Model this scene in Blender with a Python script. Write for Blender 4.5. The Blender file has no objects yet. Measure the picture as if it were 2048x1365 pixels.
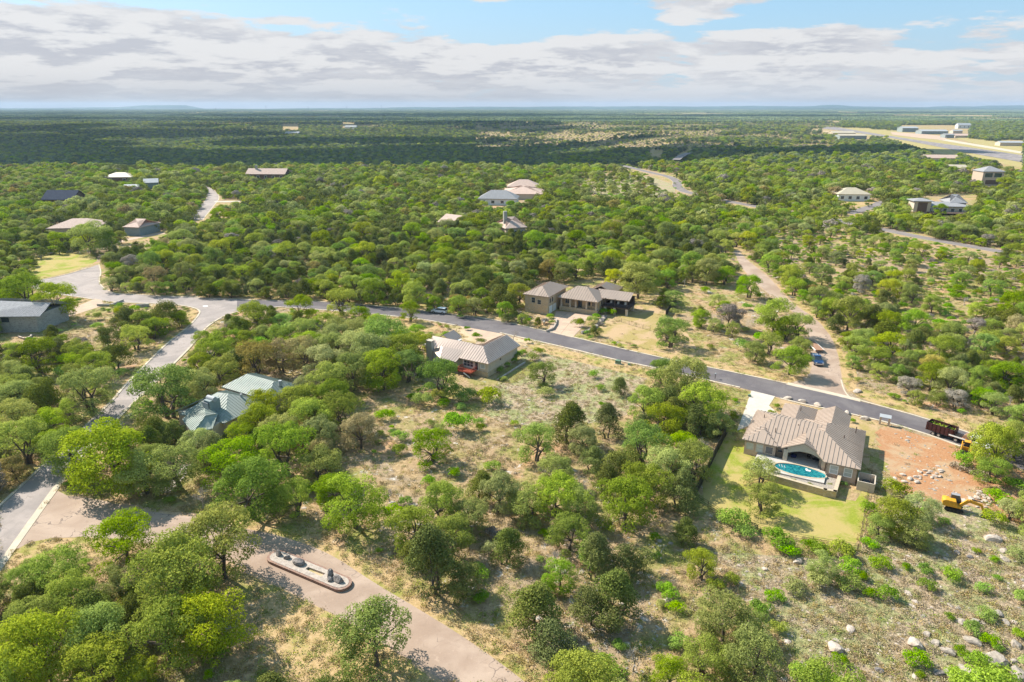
import bpy, math, random
import numpy as np
from mathutils import Vector, Matrix
R_ = math.radians
random.seed(7); rng = np.random.default_rng(11)
SC = bpy.context.scene
COL = SC.collection

# ---------------------------------------------------------------- camera
CAMH, FPX, PITCH = 58.0, 1365.0, R_(19.0)
cd = bpy.data.cameras.new('camera'); cam = bpy.data.objects.new('camera', cd); COL.objects.link(cam)
cam.location = (0, 0, CAMH); cam.rotation_euler = (R_(90) - PITCH, 0, 0)
cd.sensor_width = 36.0; cd.lens = 36.0 * FPX / 2048.0; cd.clip_start = 1.0; cd.clip_end = 60000
SC.camera = cam

# ---------------------------------------------------------------- light
SUN_EL, SUN_AZ = R_(41), math.atan2(-0.83, 0.56)      # azimuth measured from +Y towards +X
sd = Vector((math.sin(SUN_AZ) * math.cos(SUN_EL), math.cos(SUN_AZ) * math.cos(SUN_EL), math.sin(SUN_EL)))
ld = bpy.data.lights.new('sun', 'SUN'); ld.energy = 4.9; ld.angle = R_(0.55); ld.color = (1.0, 0.95, 0.85)
sun = bpy.data.objects.new('sun', ld); COL.objects.link(sun)
sun.rotation_euler = sd.to_track_quat('Z', 'Y').to_euler(); sun.location = sd * 400
SC.view_settings.view_transform = 'Standard'; SC.view_settings.look = 'None'
SC.view_settings.exposure = 0.95; SC.view_settings.gamma = 1.0
SC.render.engine = 'CYCLES'
HAZE_D = 6e-5
cy = SC.cycles
cy.max_bounces = 5; cy.diffuse_bounces = 4; cy.glossy_bounces = 2; cy.transmission_bounces = 3
cy.volume_bounces = 0; cy.transparent_max_bounces = 6; cy.use_denoising = True
cy.caustics_reflective = False; cy.caustics_refractive = False; cy.sample_clamp_indirect = 4

# node helper
class NT:
    def __init__(s, tree): s.t = tree; s.n = tree.nodes; s.l = tree.links
    def add(s, typ, **kw):
        nd = s.n.new(typ)
        for k, v in kw.items():
            if k.startswith('i_'):
                key = k[2:]; key = int(key) if key.isdigit() else key.replace('_', ' ')
                nd.inputs[key].default_value = v
            else: setattr(nd, k, v)
        return nd
    def link(s, a, b): s.l.new(a, b)
    def math(s, op, a, b=None, c=None, clamp=False):
        nd = s.n.new('ShaderNodeMath'); nd.operation = op; nd.use_clamp = clamp
        for i, x in enumerate((a, b, c)):
            if x is None: continue
            if isinstance(x, (int, float)): nd.inputs[i].default_value = x
            else: s.l.new(x, nd.inputs[i])
        return nd.outputs[0]
    def noise(s, vec, scale, detail=3, rough=0.55, dist=0.0):
        nd = s.n.new('ShaderNodeTexNoise'); nd.inputs['Scale'].default_value = scale
        nd.inputs['Detail'].default_value = detail; nd.inputs['Roughness'].default_value = rough
        nd.inputs['Distortion'].default_value = dist
        if vec is not None: s.l.new(vec, nd.inputs['Vector'])
        return nd.outputs['Fac']
    def ramp(s, fac, stops, interp='LINEAR'):
        nd = s.n.new('ShaderNodeValToRGB'); cr = nd.color_ramp; cr.interpolation = interp
        while len(cr.elements) < len(stops): cr.elements.new(0.5)
        for e, (p, c) in zip(cr.elements, stops):
            e.position = p; e.color = (c[0], c[1], c[2], 1) if not isinstance(c, (int, float)) else (c, c, c, 1)
        s.l.new(fac, nd.inputs[0]); return nd.outputs[0]
    def mix(s, fac, a, b, mode='MIX'):
        nd = s.n.new('ShaderNodeMix'); nd.data_type = 'RGBA'; nd.blend_type = mode
        for sock, x in ((nd.inputs[0], fac), (nd.inputs[6], a), (nd.inputs[7], b)):
            if isinstance(x, (int, float)): sock.default_value = x
            elif isinstance(x, tuple): sock.default_value = (x[0], x[1], x[2], 1)
            else: s.l.new(x, sock)
        return nd.outputs[2]
    def step(s, x, a, b):
        nd = s.n.new('ShaderNodeMapRange'); nd.interpolation_type = 'SMOOTHSTEP'
        nd.inputs[1].default_value = a; nd.inputs[2].default_value = b
        s.l.new(x, nd.inputs[0]); return nd.outputs[0]

# ---------------------------------------------------------------- sky: Nishita plus a layer of broken cloud
W = bpy.data.worlds.new('World'); SC.world = W; W.use_nodes = True
t = NT(W.node_tree); t.n.clear()
out = t.add('ShaderNodeOutputWorld'); bg = t.add('ShaderNodeBackground'); bg.inputs['Strength'].default_value = 0.142
sky = t.add('ShaderNodeTexSky', sky_type='NISHITA', sun_disc=False, sun_elevation=SUN_EL, sun_rotation=SUN_AZ,
            air_density=1.0, dust_density=1.2, ozone_density=1.6, altitude=300)
tc = t.add('ShaderNodeTexCoord'); sep = t.add('ShaderNodeSeparateXYZ'); t.link(tc.outputs['Generated'], sep.inputs[0])
X, Y, Z = sep.outputs
zz = t.math('MAXIMUM', Z, 0.0)
az = t.math('ARCTAN2', X, Y)                          # azimuth
def layer(off):                                       # cloud density looked up a little higher or lower
    ze = t.math('ADD', zz, 0.13 + off); comb = t.add('ShaderNodeCombineXYZ')
    t.link(t.math('DIVIDE', X, ze), comb.inputs[0]); t.link(t.math('DIVIDE', Y, ze), comb.inputs[1])
    return t.math('ADD', t.noise(comb.outputs[0], 1.25, 9, 0.60, 0.25), t.math('MULTIPLY', t.math('SUBTRACT', t.noise(comb.outputs[0], 4.2, 5, 0.6), 0.5), 0.46))
def blob(a0, e0, ra, re, amp):
    a = t.math('DIVIDE', t.math('SUBTRACT', az, a0), ra); e = t.math('DIVIDE', t.math('SUBTRACT', Z, e0), re)
    d = t.math('ADD', t.math('MULTIPLY', a, a), t.math('MULTIPLY', e, e))
    return t.math('MULTIPLY', t.math('SUBTRACT', 1.0, d, clamp=True), amp)
cov = t.math('MULTIPLY', t.step(Z, 0.120, 0.050), 0.34)
cov = t.math('ADD', cov, t.math('MULTIPLY', t.math('ADD', az, 0.05), -0.16))
for q in ((-0.52, 0.085, 0.26, 0.034, 0.24), (0.25, 0.125, 0.12, 0.030, 0.36), (0.36, 0.078, 0.14, 0.020, 0.22), (-0.37, 0.146, 0.10, 0.010, 0.34), (-0.62, 0.150, 0.06, 0.012, 0.3), (-0.30, 0.104, 0.05, 0.008, 0.18), (-0.03, 0.135, 0.04, 0.010, 0.16), (0.10, 0.060, 0.5, 0.03, 0.07)):
    cov = t.math('ADD', cov, blob(*q))
cov = t.math('SUBTRACT', cov, 0.115)
d0 = t.math('ADD', layer(0.0), cov); d1 = t.math('ADD', layer(0.016), cov)
mask = t.step(d0, 0.48, 0.60)
under = t.step(t.math('SUBTRACT', d1, d0), -0.07, 0.10)      # more cloud above than here: we see its grey underside
thick = t.step(d0, 0.52, 0.80)
ccol = t.mix(t.math('MULTIPLY', under, t.math('ADD', t.math('MULTIPLY', thick, 0.55), 0.45)), (3.05, 3.0, 3.0), (2.08, 2.10, 2.28))
skyc = t.mix(0.78, sky.outputs[0], (1.10, 2.0, 2.8))
low = t.step(Z, 0.13, 0.02); skyc = t.mix(t.math('MULTIPLY', low, 0.55), skyc, (2.0, 2.35, 2.7))
hz = t.step(Z, 0.050, 0.0)
ccol = t.mix(t.math('MULTIPLY', hz, 0.75), ccol, (2.28, 2.32, 2.46))
m2 = t.math('MAXIMUM', t.math('MULTIPLY', mask, 0.93), t.math('MULTIPLY', hz, 0.88))
# overhead the sky is mostly clear
hi = t.step(Z, 0.55, 0.2); m2 = t.math('MULTIPLY', m2, hi)
fin = t.mix(m2, skyc, ccol)
t.link(fin, bg.inputs['Color']); t.link(bg.outputs[0], out.inputs[0])

# ---------------------------------------------------------------- picking ground points off the photograph
SN, CS = math.sin(PITCH), math.cos(PITCH)
def P(x, y, z=0.0):
    u = (x - 1024) / FPX; v = (y - 682.5) / FPX; k = (CAMH - z) / (SN + v * CS)
    return Vector((k * u, k * (CS - v * SN), z))
def proj(X, Y, Z):
    dz = CAMH - Z; d = Y * CS + dz * SN; v = (dz * CS - Y * SN) / d
    return 1024 + FPX * X / d, 682.5 + FPX * v, d
def gz(x, y):                                          # the creek valley beyond the last houses
    x = np.asarray(x, float); y = np.asarray(y, float)
    sm = lambda q: np.clip(q, 0, 1) ** 2 * (3 - 2 * np.clip(q, 0, 1))
    return -26.0 * sm((y - 665 - 0.12 * np.maximum(x, 0)) / 150) * (1 - sm((y - 1400) / 1500)) * (1 - sm((x - 60) / 260))

# ---------------------------------------------------------------- mesh helpers
def tag(o, label=None, cat=None, group=None, kind=None):
    if label: o['label'] = label
    if cat: o['category'] = cat
    if group: o['group'] = group
    if kind: o['kind'] = kind
    return o
def empty(name, loc, rz=0.0, label=None, cat=None, group=None):
    o = bpy.data.objects.new(name, None); COL.objects.link(o); o.location = loc; o.rotation_euler = (0, 0, rz)
    o.empty_display_size = 0.5
    return tag(o, label, cat, group)
class MB:
    def __init__(s): s.v = []; s.f = []
    def add(s, vs, fs):
        k = len(s.v); s.v += [tuple(p) for p in vs]; s.f += [tuple(i + k for i in f) for f in fs]; return s
    def box(s, c, d, rz=0.0, taper=1.0):
        cx, cy_, cz = c; a, b, h = d[0] / 2, d[1] / 2, d[2] / 2; ca, sa = math.cos(rz), math.sin(rz); vs = []
        for z, k in ((-h, 1.0), (h, taper)):
            for x, y in ((-a, -b), (a, -b), (a, b), (-a, b)):
                x *= k; y *= k; vs.append((cx + x * ca - y * sa, cy_ + x * sa + y * ca, cz + z))
        return s.add(vs, [(0, 3, 2, 1), (4, 5, 6, 7), (0, 1, 5, 4), (1, 2, 6, 5), (2, 3, 7, 6), (3, 0, 4, 7)])
    def prism(s, pts, z0, z1):
        n = len(pts); ar = sum(pts[i][0] * pts[(i + 1) % n][1] - pts[(i + 1) % n][0] * pts[i][1] for i in range(n))
        if ar < 0: pts = pts[::-1]
        vs = [(p[0], p[1], z0) for p in pts] + [(p[0], p[1], z1) for p in pts]
        return s.add(vs, [tuple(range(n - 1, -1, -1)), tuple(range(n, 2 * n))] + [(i, (i + 1) % n, (i + 1) % n + n, i + n) for i in range(n)])
    def side(s, pts, y0, y1):                           # outline in x,z extruded along y
        n = len(pts)
        vs = [(p[0], y0, p[1]) for p in pts] + [(p[0], y1, p[1]) for p in pts]
        return s.add(vs, [tuple(range(n)), tuple(range(2 * n - 1, n - 1, -1))] + [(i + n, (i + 1) % n + n, (i + 1) % n, i) for i in range(n)])
    def tube(s, a, b, r0, r1=None, n=8):
        a = Vector(a); b = Vector(b); r1 = r0 if r1 is None else r1; d = (b - a).normalized()
        u = d.orthogonal().normalized(); w = d.cross(u); vs = []
        for p, r in ((a, r0), (b, r1)):
            for i in range(n):
                q = 2 * math.pi * i / n; vs.append(p + (u * math.cos(q) + w * math.sin(q)) * r)
        return s.add(vs, [(i, (i + 1) % n, (i + 1) % n + n, i + n) for i in range(n)] + [tuple(range(n - 1, -1, -1)), tuple(range(n, 2 * n))])
    def sheet(s, pts, z):
        return s.add([(p[0], p[1], z) for p in pts], [tuple(range(len(pts)))])
    def build(s, name, mat, parent=None, smooth=False, bevel=0.0):
        me = bpy.data.meshes.new(name); me.from_pydata(s.v, [], s.f); me.validate(); me.update()
        me.materials.append(mat)
        if smooth: me.polygons.foreach_set('use_smooth', [True] * len(me.polygons))
        o = bpy.data.objects.new(name, me); COL.objects.link(o)
        if parent is not None: o.parent = parent
        if bevel:
            m = o.modifiers.new('bevel', 'BEVEL'); m.width = bevel; m.segments = 2; m.limit_method = 'ANGLE'
        return o
def srgb(r, g, b):
    f = lambda c: (c / 255) / 12.92 if c / 255 < 0.04045 else ((c / 255 + 0.055) / 1.055) ** 2.4
    return (f(r), f(g), f(b))
def mat(name, col, rough=0.8, metal=0.0, spec=0.3, var=0.12, scale=1.5, col2=None, bump=0.0, bscale=8.0, world=False, f2=0.5):
    m = bpy.data.materials.new(name); m.use_nodes = True; t = NT(m.node_tree); p = t.n['Principled BSDF']
    if world: vec = t.add('ShaderNodeNewGeometry').outputs['Position']
    else: vec = t.add('ShaderNodeTexCoord').outputs['Object']
    n = t.noise(vec, scale, 5, 0.6)
    lo = tuple(c * (1 - var) for c in col); hi = tuple(min(1, c * (1 + var)) for c in col)
    c = t.mix(t.step(n, 0.3, 0.7), lo, hi)
    if col2:
        n3 = t.noise(vec, scale * 0.35, 4, 0.65); c = t.mix(t.step(n3, f2 - 0.06, f2 + 0.1), c, col2)
    t.link(c, p.inputs['Base Color'])
    p.inputs['Roughness'].default_value = rough; p.inputs['Metallic'].default_value = metal
    p.inputs['Specular IOR Level'].default_value = spec
    if bump:
        bn = t.add('ShaderNodeBump'); bn.inputs['Strength'].default_value = bump; bn.inputs['Distance'].default_value = 0.15
        t.link(t.noise(vec, bscale, 4, 0.6), bn.inputs['Height']); t.link(bn.outputs[0], p.inputs['Normal'])
    return m
def stone_mat(name, c1, c2, mortar, sx=1.2, sy=2.2):
    m = bpy.data.materials.new(name); m.use_nodes = True; t = NT(m.node_tree); p = t.n['Principled BSDF']
    tc = t.add('ShaderNodeTexCoord'); mp = t.add('ShaderNodeMapping'); mp.inputs['Scale'].default_value = (sx, sx, sy)
    t.link(tc.outputs['Object'], mp.inputs[0])
    vo = t.add('ShaderNodeTexVoronoi', feature='F1'); vo.inputs['Scale'].default_value = 1.0; t.link(mp.outputs[0], vo.inputs['Vector'])
    ve = t.add('ShaderNodeTexVoronoi', feature='DISTANCE_TO_EDGE'); ve.inputs['Scale'].default_value = 1.0; t.link(mp.outputs[0], ve.inputs['Vector'])
    s = t.add('ShaderNodeSeparateColor'); t.link(vo.outputs['Color'], s.inputs[0])
    c = t.mix(s.outputs[0], c1, c2); c = t.mix(t.step(ve.outputs['Distance'], 0.07, 0.02), c, mortar)
    n = t.noise(tc.outputs['Object'], 3.0, 5); c = t.mix(0.35, c, t.mix(n, (0.25, 0.22, 0.18), (1, 1, 1)), 'MULTIPLY')
    t.link(c, p.inputs['Base Color']); p.inputs['Roughness'].default_value = 0.85
    bn = t.add('ShaderNodeBump'); bn.inputs['Strength'].default_value = 0.6; bn.inputs['Distance'].default_value = 0.05
    t.link(ve.outputs['Distance'], bn.inputs['Height']); t.link(bn.outputs[0], p.inputs['Normal'])
    return m
M = {}
M['roof_tan'] = mat('tan metal roofing', (0.36, 0.275, 0.215), 0.5, 0.0, 0.4, 0.05, 0.5)
M['roof_brown'] = mat('brown metal roofing', (0.40, 0.30, 0.23), 0.36, 0.2, 0.6, 0.05, 0.5)
M['roof_green'] = mat('weathered green metal roofing', (0.235, 0.275, 0.235), 0.6, 0.0, 0.3, 0.12, 0.6, (0.29, 0.31, 0.27))
M['roof_cream'] = mat('cream roof sheet', (0.46, 0.39, 0.28), 0.5, 0.0, 0.4, 0.06, 0.3)
M['roof_bare'] = mat('bare zinc coloured roofing', (0.46, 0.36, 0.30), 0.30, 0.55, 0.5, 0.05, 0.5)
M['roof_grey'] = mat('grey shingles', (0.27, 0.265, 0.27), 0.85, 0, 0.2, 0.18, 2.0)
M['roof_pink'] = mat('pinkish clay roofing', (0.46, 0.34, 0.28), 0.85, 0, 0.2, 0.15, 1.5)
M['roof_dark'] = mat('dark slate roofing', (0.04, 0.05, 0.075), 0.9, 0, 0.05, 0.15, 1.5)
M['roof_white'] = mat('pale metal roof sheet', (0.34, 0.35, 0.36), 0.6, 0.0, 0.2, 0.06, 0.4)
M['trim_brown'] = mat('brown fascia', (0.17, 0.125, 0.095), 0.6)
M['trim_green'] = mat('dark green fascia', (0.09, 0.17, 0.15), 0.6)
M['stucco'] = mat('beige stucco', (0.46, 0.36, 0.28), 0.9, 0, 0.15, 0.08, 2.5, bump=0.1, bscale=20)
M['stucco_pale'] = mat('pale cream stucco', (0.52, 0.44, 0.35), 0.9, 0, 0.15, 0.07, 2.0)
M['grey_wall'] = mat('greenish grey siding', (0.24, 0.28, 0.28), 0.85, 0, 0.2, 0.08)
M['white_wall'] = mat('white painted siding', (0.68, 0.68, 0.66), 0.8, 0, 0.2, 0.05)
M['brown_wall'] = mat('brown wood siding', (0.13, 0.085, 0.06), 0.8, 0, 0.2, 0.15, 4)
M['limestone'] = stone_mat('tan limestone masonry', (0.62, 0.44, 0.24), (0.50, 0.38, 0.25), (0.60, 0.50, 0.36))
M['greystone'] = stone_mat('grey limestone masonry', (0.42, 0.40, 0.36), (0.30, 0.29, 0.27), (0.48, 0.46, 0.42), 1.6, 2.4)
M['paving_stone'] = stone_mat('flagstone', (0.47, 0.39, 0.32), (0.34, 0.29, 0.25), (0.50, 0.43, 0.37), 2.2, 2.2)
M['redstone'] = stone_mat('reddish edging stone', (0.30, 0.16, 0.11), (0.22, 0.13, 0.10), (0.34, 0.24, 0.18), 2.5, 2.5)
M['glass'] = mat('window glass', (0.035, 0.05, 0.065), 0.12, 0, 0.8, 0.2)
M['blind'] = mat('window with pale blind', (0.42, 0.45, 0.44), 0.35, 0, 0.6, 0.1)
M['white'] = mat('white paint', (0.78, 0.77, 0.74), 0.5, 0, 0.4, 0.04)
M['concrete'] = mat('pale concrete', (0.50, 0.44, 0.37), 0.9, 0, 0.2, 0.08, 0.8, (0.53, 0.48, 0.40), world=True)
M['kerb'] = mat('kerb concrete', (0.52, 0.43, 0.32), 0.9, 0, 0.2, 0.14, 0.9, (0.46, 0.40, 0.31), world=True)
M['drive_pink'] = mat('pinkish aggregate drive', (0.50, 0.35, 0.25), 0.9, 0, 0.2, 0.07, 0.7, (0.42, 0.31, 0.23), world=True)
M['deckpave'] = mat('pale pool paving', (0.46, 0.42, 0.38), 0.8, 0, 0.2, 0.05, 2.0)
M['coping'] = mat('sandy pool coping', (0.46, 0.37, 0.26), 0.8, 0, 0.2, 0.08, 3.0)
M['red_wood'] = mat('red stained timber', (0.33, 0.07, 0.035), 0.7, 0, 0.3, 0.15, 4)
M['wood_dark'] = mat('dark timber', (0.09, 0.06, 0.045), 0.8)
M['black_metal'] = mat('black painted metal', (0.02, 0.02, 0.022), 0.5, 0.3)
M['rail'] = mat('navy railing', (0.03, 0.035, 0.06), 0.5)
M['bark'] = mat('oak bark', (0.12, 0.095, 0.075), 0.95, 0, 0.1, 0.25, 3)
M['deadwood'] = mat('bleached dead wood', (0.36, 0.32, 0.29), 0.95, 0, 0.1, 0.2, 3)
M['rock'] = mat('limestone boulder', (0.38, 0.32, 0.26), 0.95, 0, 0.15, 0.3, 2.0, (0.24, 0.21, 0.18), bump=0.5, bscale=3)
M['rock_pale'] = mat('pale quarried limestone', (0.50, 0.42, 0.35), 0.95, 0, 0.15, 0.25, 2.0, (0.36, 0.28, 0.22), bump=0.5, bscale=4)
M['rock_dark'] = mat('dark weathered rock', (0.16, 0.145, 0.14), 0.95, 0, 0.15, 0.35, 2.5, (0.26, 0.23, 0.21), bump=0.6, bscale=5)
M['tyre'] = mat('tyre rubber', (0.02, 0.02, 0.02), 0.9)
M['rim'] = mat('wheel rim', (0.45, 0.45, 0.46), 0.35, 0.8)
M['car_white'] = mat('white car paint', (0.72, 0.74, 0.77), 0.25, 0, 0.6, 0.02)
M['truck_blue'] = mat('dark blue truck paint', (0.015, 0.05, 0.14), 0.25, 0.2, 0.7, 0.05)
M['maroon'] = mat('dark maroon steel', (0.05, 0.014, 0.014), 0.5, 0.1, 0.4, 0.2, 3)
M['orange'] = mat('construction orange paint', (0.62, 0.30, 0.02), 0.5, 0, 0.4, 0.15, 3, (0.36, 0.20, 0.05), f2=0.62)
M['dk_steel'] = mat('dark steel', (0.045, 0.045, 0.05), 0.55, 0.5)
M['rust'] = mat('rusty trailer deck', (0.30, 0.17, 0.11), 0.8, 0, 0.2, 0.25, 3)
M['blue_cloth'] = mat('dark blue cushions', (0.015, 0.018, 0.10), 0.9)
M['utility_green'] = mat('utility box green', (0.12, 0.20, 0.13), 0.6)
M['lamp_red'] = mat('red tail lamp lens', (0.4, 0.02, 0.02), 0.3)
M['lamp_clear'] = mat('headlamp lens', (0.6, 0.62, 0.65), 0.15)
M['mulch'] = mat('grey gravel bed', (0.30, 0.26, 0.22), 0.95, 0, 0.1, 0.3, 6)
# ---------------------------------------------------------------- ground, lots and roads
def smooth(pts, n=2, closed=False):
    pts = [Vector(p) for p in pts]
    for _ in range(n):
        q = [] if closed else [pts[0]]
        for i in range(len(pts) if closed else len(pts) - 1):
            a, b = pts[i], pts[(i + 1) % len(pts)]
            q += [a * 0.75 + b * 0.25, a * 0.25 + b * 0.75]
        if not closed: q.append(pts[-1])
        pts = q
    return pts
def resample(pts, n):
    L = [0.0]
    for a, b in zip(pts, pts[1:]): L.append(L[-1] + (b - a).length)
    out = []; j = 0
    for i in range(n):
        s = L[-1] * i / (n - 1)
        while j < len(pts) - 2 and L[j + 1] < s: j += 1
        d = (L[j + 1] - L[j]) or 1; out.append(pts[j].lerp(pts[j + 1], min(1, max(0, (s - L[j]) / d))))
    return out
def WP(l, n=2, closed=False): return smooth([P(*p) for p in l], n, closed)

def ground_material(name='hill country ground', far=False):
    m = bpy.data.materials.new(name); m.use_nodes = True; t = NT(m.node_tree); p = t.n['Principled BSDF']
    g = t.add('ShaderNodeNewGeometry').outputs['Position']
    big = t.noise(g, 0.018, 5, 0.6, 0.4); mid = t.noise(g, 0.16, 6, 0.65, 0.3); fine = t.noise(g, 1.6, 6, 0.7); vfine = t.noise(g, 6.0, 4, 0.7)
    dry = t.mix(t.step(fine, 0.35, 0.65), (0.31, 0.205, 0.105), (0.48, 0.335, 0.19))
    grn = t.mix(t.step(fine, 0.3, 0.7), (0.15, 0.17, 0.035), (0.33, 0.30, 0.09))
    brush = t.mix(t.step(vfine, 0.35, 0.65), (0.17, 0.13, 0.085), (0.40, 0.31, 0.22))
    c = t.mix(t.step(mid, 0.42, 0.62), dry, grn)
    c = t.mix(t.step(big, 0.47, 0.60), c, t.mix(t.step(mid, 0.35, 0.6), brush, dry))
    soil = t.mix(t.step(fine, 0.3, 0.7), (0.42, 0.22, 0.115), (0.55, 0.33, 0.19))
    sm = t.noise(g, 0.075, 5, 0.6, 0.5); c = t.mix(t.math('MULTIPLY', t.step(sm, 0.56, 0.68), 0.75), c, soil)
    rockn = t.noise(g, 0.42, 7, 0.72, 0.6); rk = t.math('MULTIPLY', t.step(rockn, 0.58, 0.66), t.step(big, 0.38, 0.52))
    c = t.mix(rk, c, t.mix(t.step(fine, 0.35, 0.65), (0.36, 0.32, 0.28), (0.66, 0.60, 0.53)))
    t.link(c, p.inputs['Base Color']); p.inputs['Roughness'].default_value = 0.95; p.inputs['Specular IOR Level'].default_value = 0.1
    bn = t.add('ShaderNodeBump'); bn.inputs['Strength'].default_value = 0.75; bn.inputs['Distance'].default_value = 0.35
    t.link(t.math('ADD', t.math('MULTIPLY', fine, 1.0), t.math('MULTIPLY', vfine, 0.4)), bn.inputs['Height']); t.link(bn.outputs[0], p.inputs['Normal'])
    return m
M['ground'] = ground_material()
def axis(lim0, lim1, fine, n):
    s = np.linspace(-1, 1, n); a = np.sign(s) * np.abs(s) ** 2.6
    return np.where(a < 0, -a * lim0, a * lim1)
xs = axis(-15000, 15000, 0, 181)
ys = np.concatenate([np.linspace(-600, 600, 31), 600 + (np.linspace(0, 1, 130)[1:] ** 2.2) * 15800])
XX, YY = np.meshgrid(xs, ys); ZZ = gz(XX, YY)
V = np.stack([XX.ravel(), YY.ravel(), ZZ.ravel()], 1); nx, ny = len(xs), len(ys)
F = [(j * nx + i, j * nx + i + 1, (j + 1) * nx + i + 1, (j + 1) * nx + i) for j in range(ny - 1) for i in range(nx - 1)]
me = bpy.data.meshes.new('ground'); me.from_pydata(V.tolist(), [], F); me.materials.append(M['ground'])
me.polygons.foreach_set('use_smooth', [True] * len(me.polygons))
o = bpy.data.objects.new('ground', me); COL.objects.link(o); tag(o, kind='structure')

PZ = [0.006]
def patch(name, px, m, z, n=2, label=None, wob=0.0):
    if z < 0.018: PZ[0] += 0.0006; z = PZ[0]
    pts = WP(px, n, True)
    if wob:
        pts = resample(pts + [pts[0]], max(40, len(pts) * 2))[:-1]
        cx = sum((p for p in pts), Vector()) / len(pts)
        pts = [p + (p - cx).normalized() * random.gauss(0, wob) for p in pts]
    return tag(MB().sheet(pts, z).build(name, m), kind='structure')
def grass_mat(name, a, b, c2, f2=0.55):
    m = bpy.data.materials.new(name); m.use_nodes = True; t = NT(m.node_tree); p = t.n['Principled BSDF']
    g = t.add('ShaderNodeNewGeometry').outputs['Position']
    f = t.noise(g, 3.0, 6, 0.7); md = t.noise(g, 0.16, 5, 0.65, 0.4)
    c = t.mix(t.step(f, 0.3, 0.7), a, b); c = t.mix(t.math('MULTIPLY', t.step(md, f2 - 0.08, f2 + 0.08), 0.85), c, c2)
    t.link(c, p.inputs['Base Color']); p.inputs['Roughness'].default_value = 0.95; p.inputs['Specular IOR Level'].default_value = 0.1
    bn = t.add('ShaderNodeBump'); bn.inputs['Strength'].default_value = 0.5; bn.inputs['Distance'].default_value = 0.12
    t.link(f, bn.inputs['Height']); t.link(bn.outputs[0], p.inputs['Normal'])
    return m
M['lawn'] = grass_mat('green mown grass', (0.19, 0.22, 0.022), (0.27, 0.29, 0.045), (0.40, 0.30, 0.12), 0.47)
M['dry_lawn'] = grass_mat('dry mown grass', (0.28, 0.215, 0.075), (0.37, 0.285, 0.115), (0.44, 0.30, 0.18), 0.50)
M['verge'] = grass_mat('verge grass', (0.34, 0.235, 0.10), (0.50, 0.345, 0.19), (0.24, 0.24, 0.05), 0.56)
M['airfield_grass'] = grass_mat('airfield grass', (0.30, 0.26, 0.09), (0.38, 0.32, 0.13), (0.42, 0.30, 0.18), 0.55)
M['soil'] = grass_mat('bare red soil', (0.31, 0.150, 0.070), (0.43, 0.230, 0.120), (0.40, 0.28, 0.17), 0.55)
M['bedding'] = grass_mat('tan landscaped bed', (0.46, 0.33, 0.20), (0.56, 0.42, 0.28), (0.34, 0.28, 0.12), 0.55)
def brush_mat():
    m = bpy.data.materials.new('brown brush and limestone lot'); m.use_nodes = True; t = NT(m.node_tree); p = t.n['Principled BSDF']
    g = t.add('ShaderNodeNewGeometry').outputs['Position']
    f = t.noise(g, 1.8, 7, 0.75, 0.3); md = t.noise(g, 0.2, 5, 0.65, 0.4); k = t.noise(g, 0.55, 7, 0.72, 0.5)
    c = t.mix(t.step(f, 0.36, 0.62), (0.21, 0.15, 0.09), (0.49, 0.365, 0.235))
    c = t.mix(t.math('MULTIPLY', t.step(md, 0.44, 0.58), 0.65), c, t.mix(t.step(f, 0.4, 0.6), (0.15, 0.20, 0.045), (0.31, 0.34, 0.10)))
    c = t.mix(t.math('MULTIPLY', t.step(k, 0.60, 0.68), 0.7), c, (0.56, 0.45, 0.34))
    t.link(c, p.inputs['Base Color']); p.inputs['Roughness'].default_value = 0.95
    bn = t.add('ShaderNodeBump'); bn.inputs['Strength'].default_value = 0.9; bn.inputs['Distance'].default_value = 0.4
    t.link(f, bn.inputs['Height']); t.link(bn.outputs[0], p.inputs['Normal'])
    return m
M['brushlot'] = brush_mat()
def asphalt(name, a, b, streak=0.25, crack=0.5):
    m = bpy.data.materials.new(name); m.use_nodes = True; t = NT(m.node_tree); p = t.n['Principled BSDF']
    g = t.add('ShaderNodeNewGeometry').outputs['Position']
    md = t.noise(g, 0.12, 5, 0.6, 0.8); f = t.noise(g, 4.0, 5, 0.7)
    c = t.mix(t.step(md, 0.35, 0.65), a, b); c = t.mix(0.18, c, t.mix(f, (0.2, 0.2, 0.2), (1, 1, 1)), 'MULTIPLY')
    st = t.noise(g, 0.55, 6, 0.7, 1.5); c = t.mix(t.math('MULTIPLY', t.step(st, 0.55, 0.7), 0.35), c, tuple(x * 0.62 for x in a)); c = t.mix(t.math('MULTIPLY', t.step(st, 0.42, 0.30), 0.3), c, tuple(min(1, x * 1.3) for x in b))
    vo = t.add('ShaderNodeTexVoronoi', feature='DISTANCE_TO_EDGE'); vo.inputs['Scale'].default_value = 0.16
    ad = t.add('ShaderNodeVectorMath', operation='ADD'); nn = t.add('ShaderNodeTexNoise'); nn.inputs['Scale'].default_value = 0.5
    t.link(g, nn.inputs['Vector']); sc = t.add('ShaderNodeVectorMath', operation='SCALE'); sc.inputs['Scale'].default_value = 5
    t.link(nn.outputs['Color'], sc.inputs[0]); t.link(g, ad.inputs[0]); t.link(sc.outputs[0], ad.inputs[1]); t.link(ad.outputs[0], vo.inputs['Vector'])
    cr = t.math('MULTIPLY', t.math('MULTIPLY', t.step(vo.outputs['Distance'], 0.016, 0.006), t.step(md, 0.45, 0.6)), crack)
    c = t.mix(cr, c, (0.07, 0.055, 0.05)); t.link(c, p.inputs['Base Color'])
    p.inputs['Roughness'].default_value = 0.85; p.inputs['Specular IOR Level'].default_value = 0.2
    return m
M['asphalt_dark'] = asphalt('newer dark asphalt', (0.115, 0.10, 0.105), (0.17, 0.15, 0.148), crack=0.35)
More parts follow.
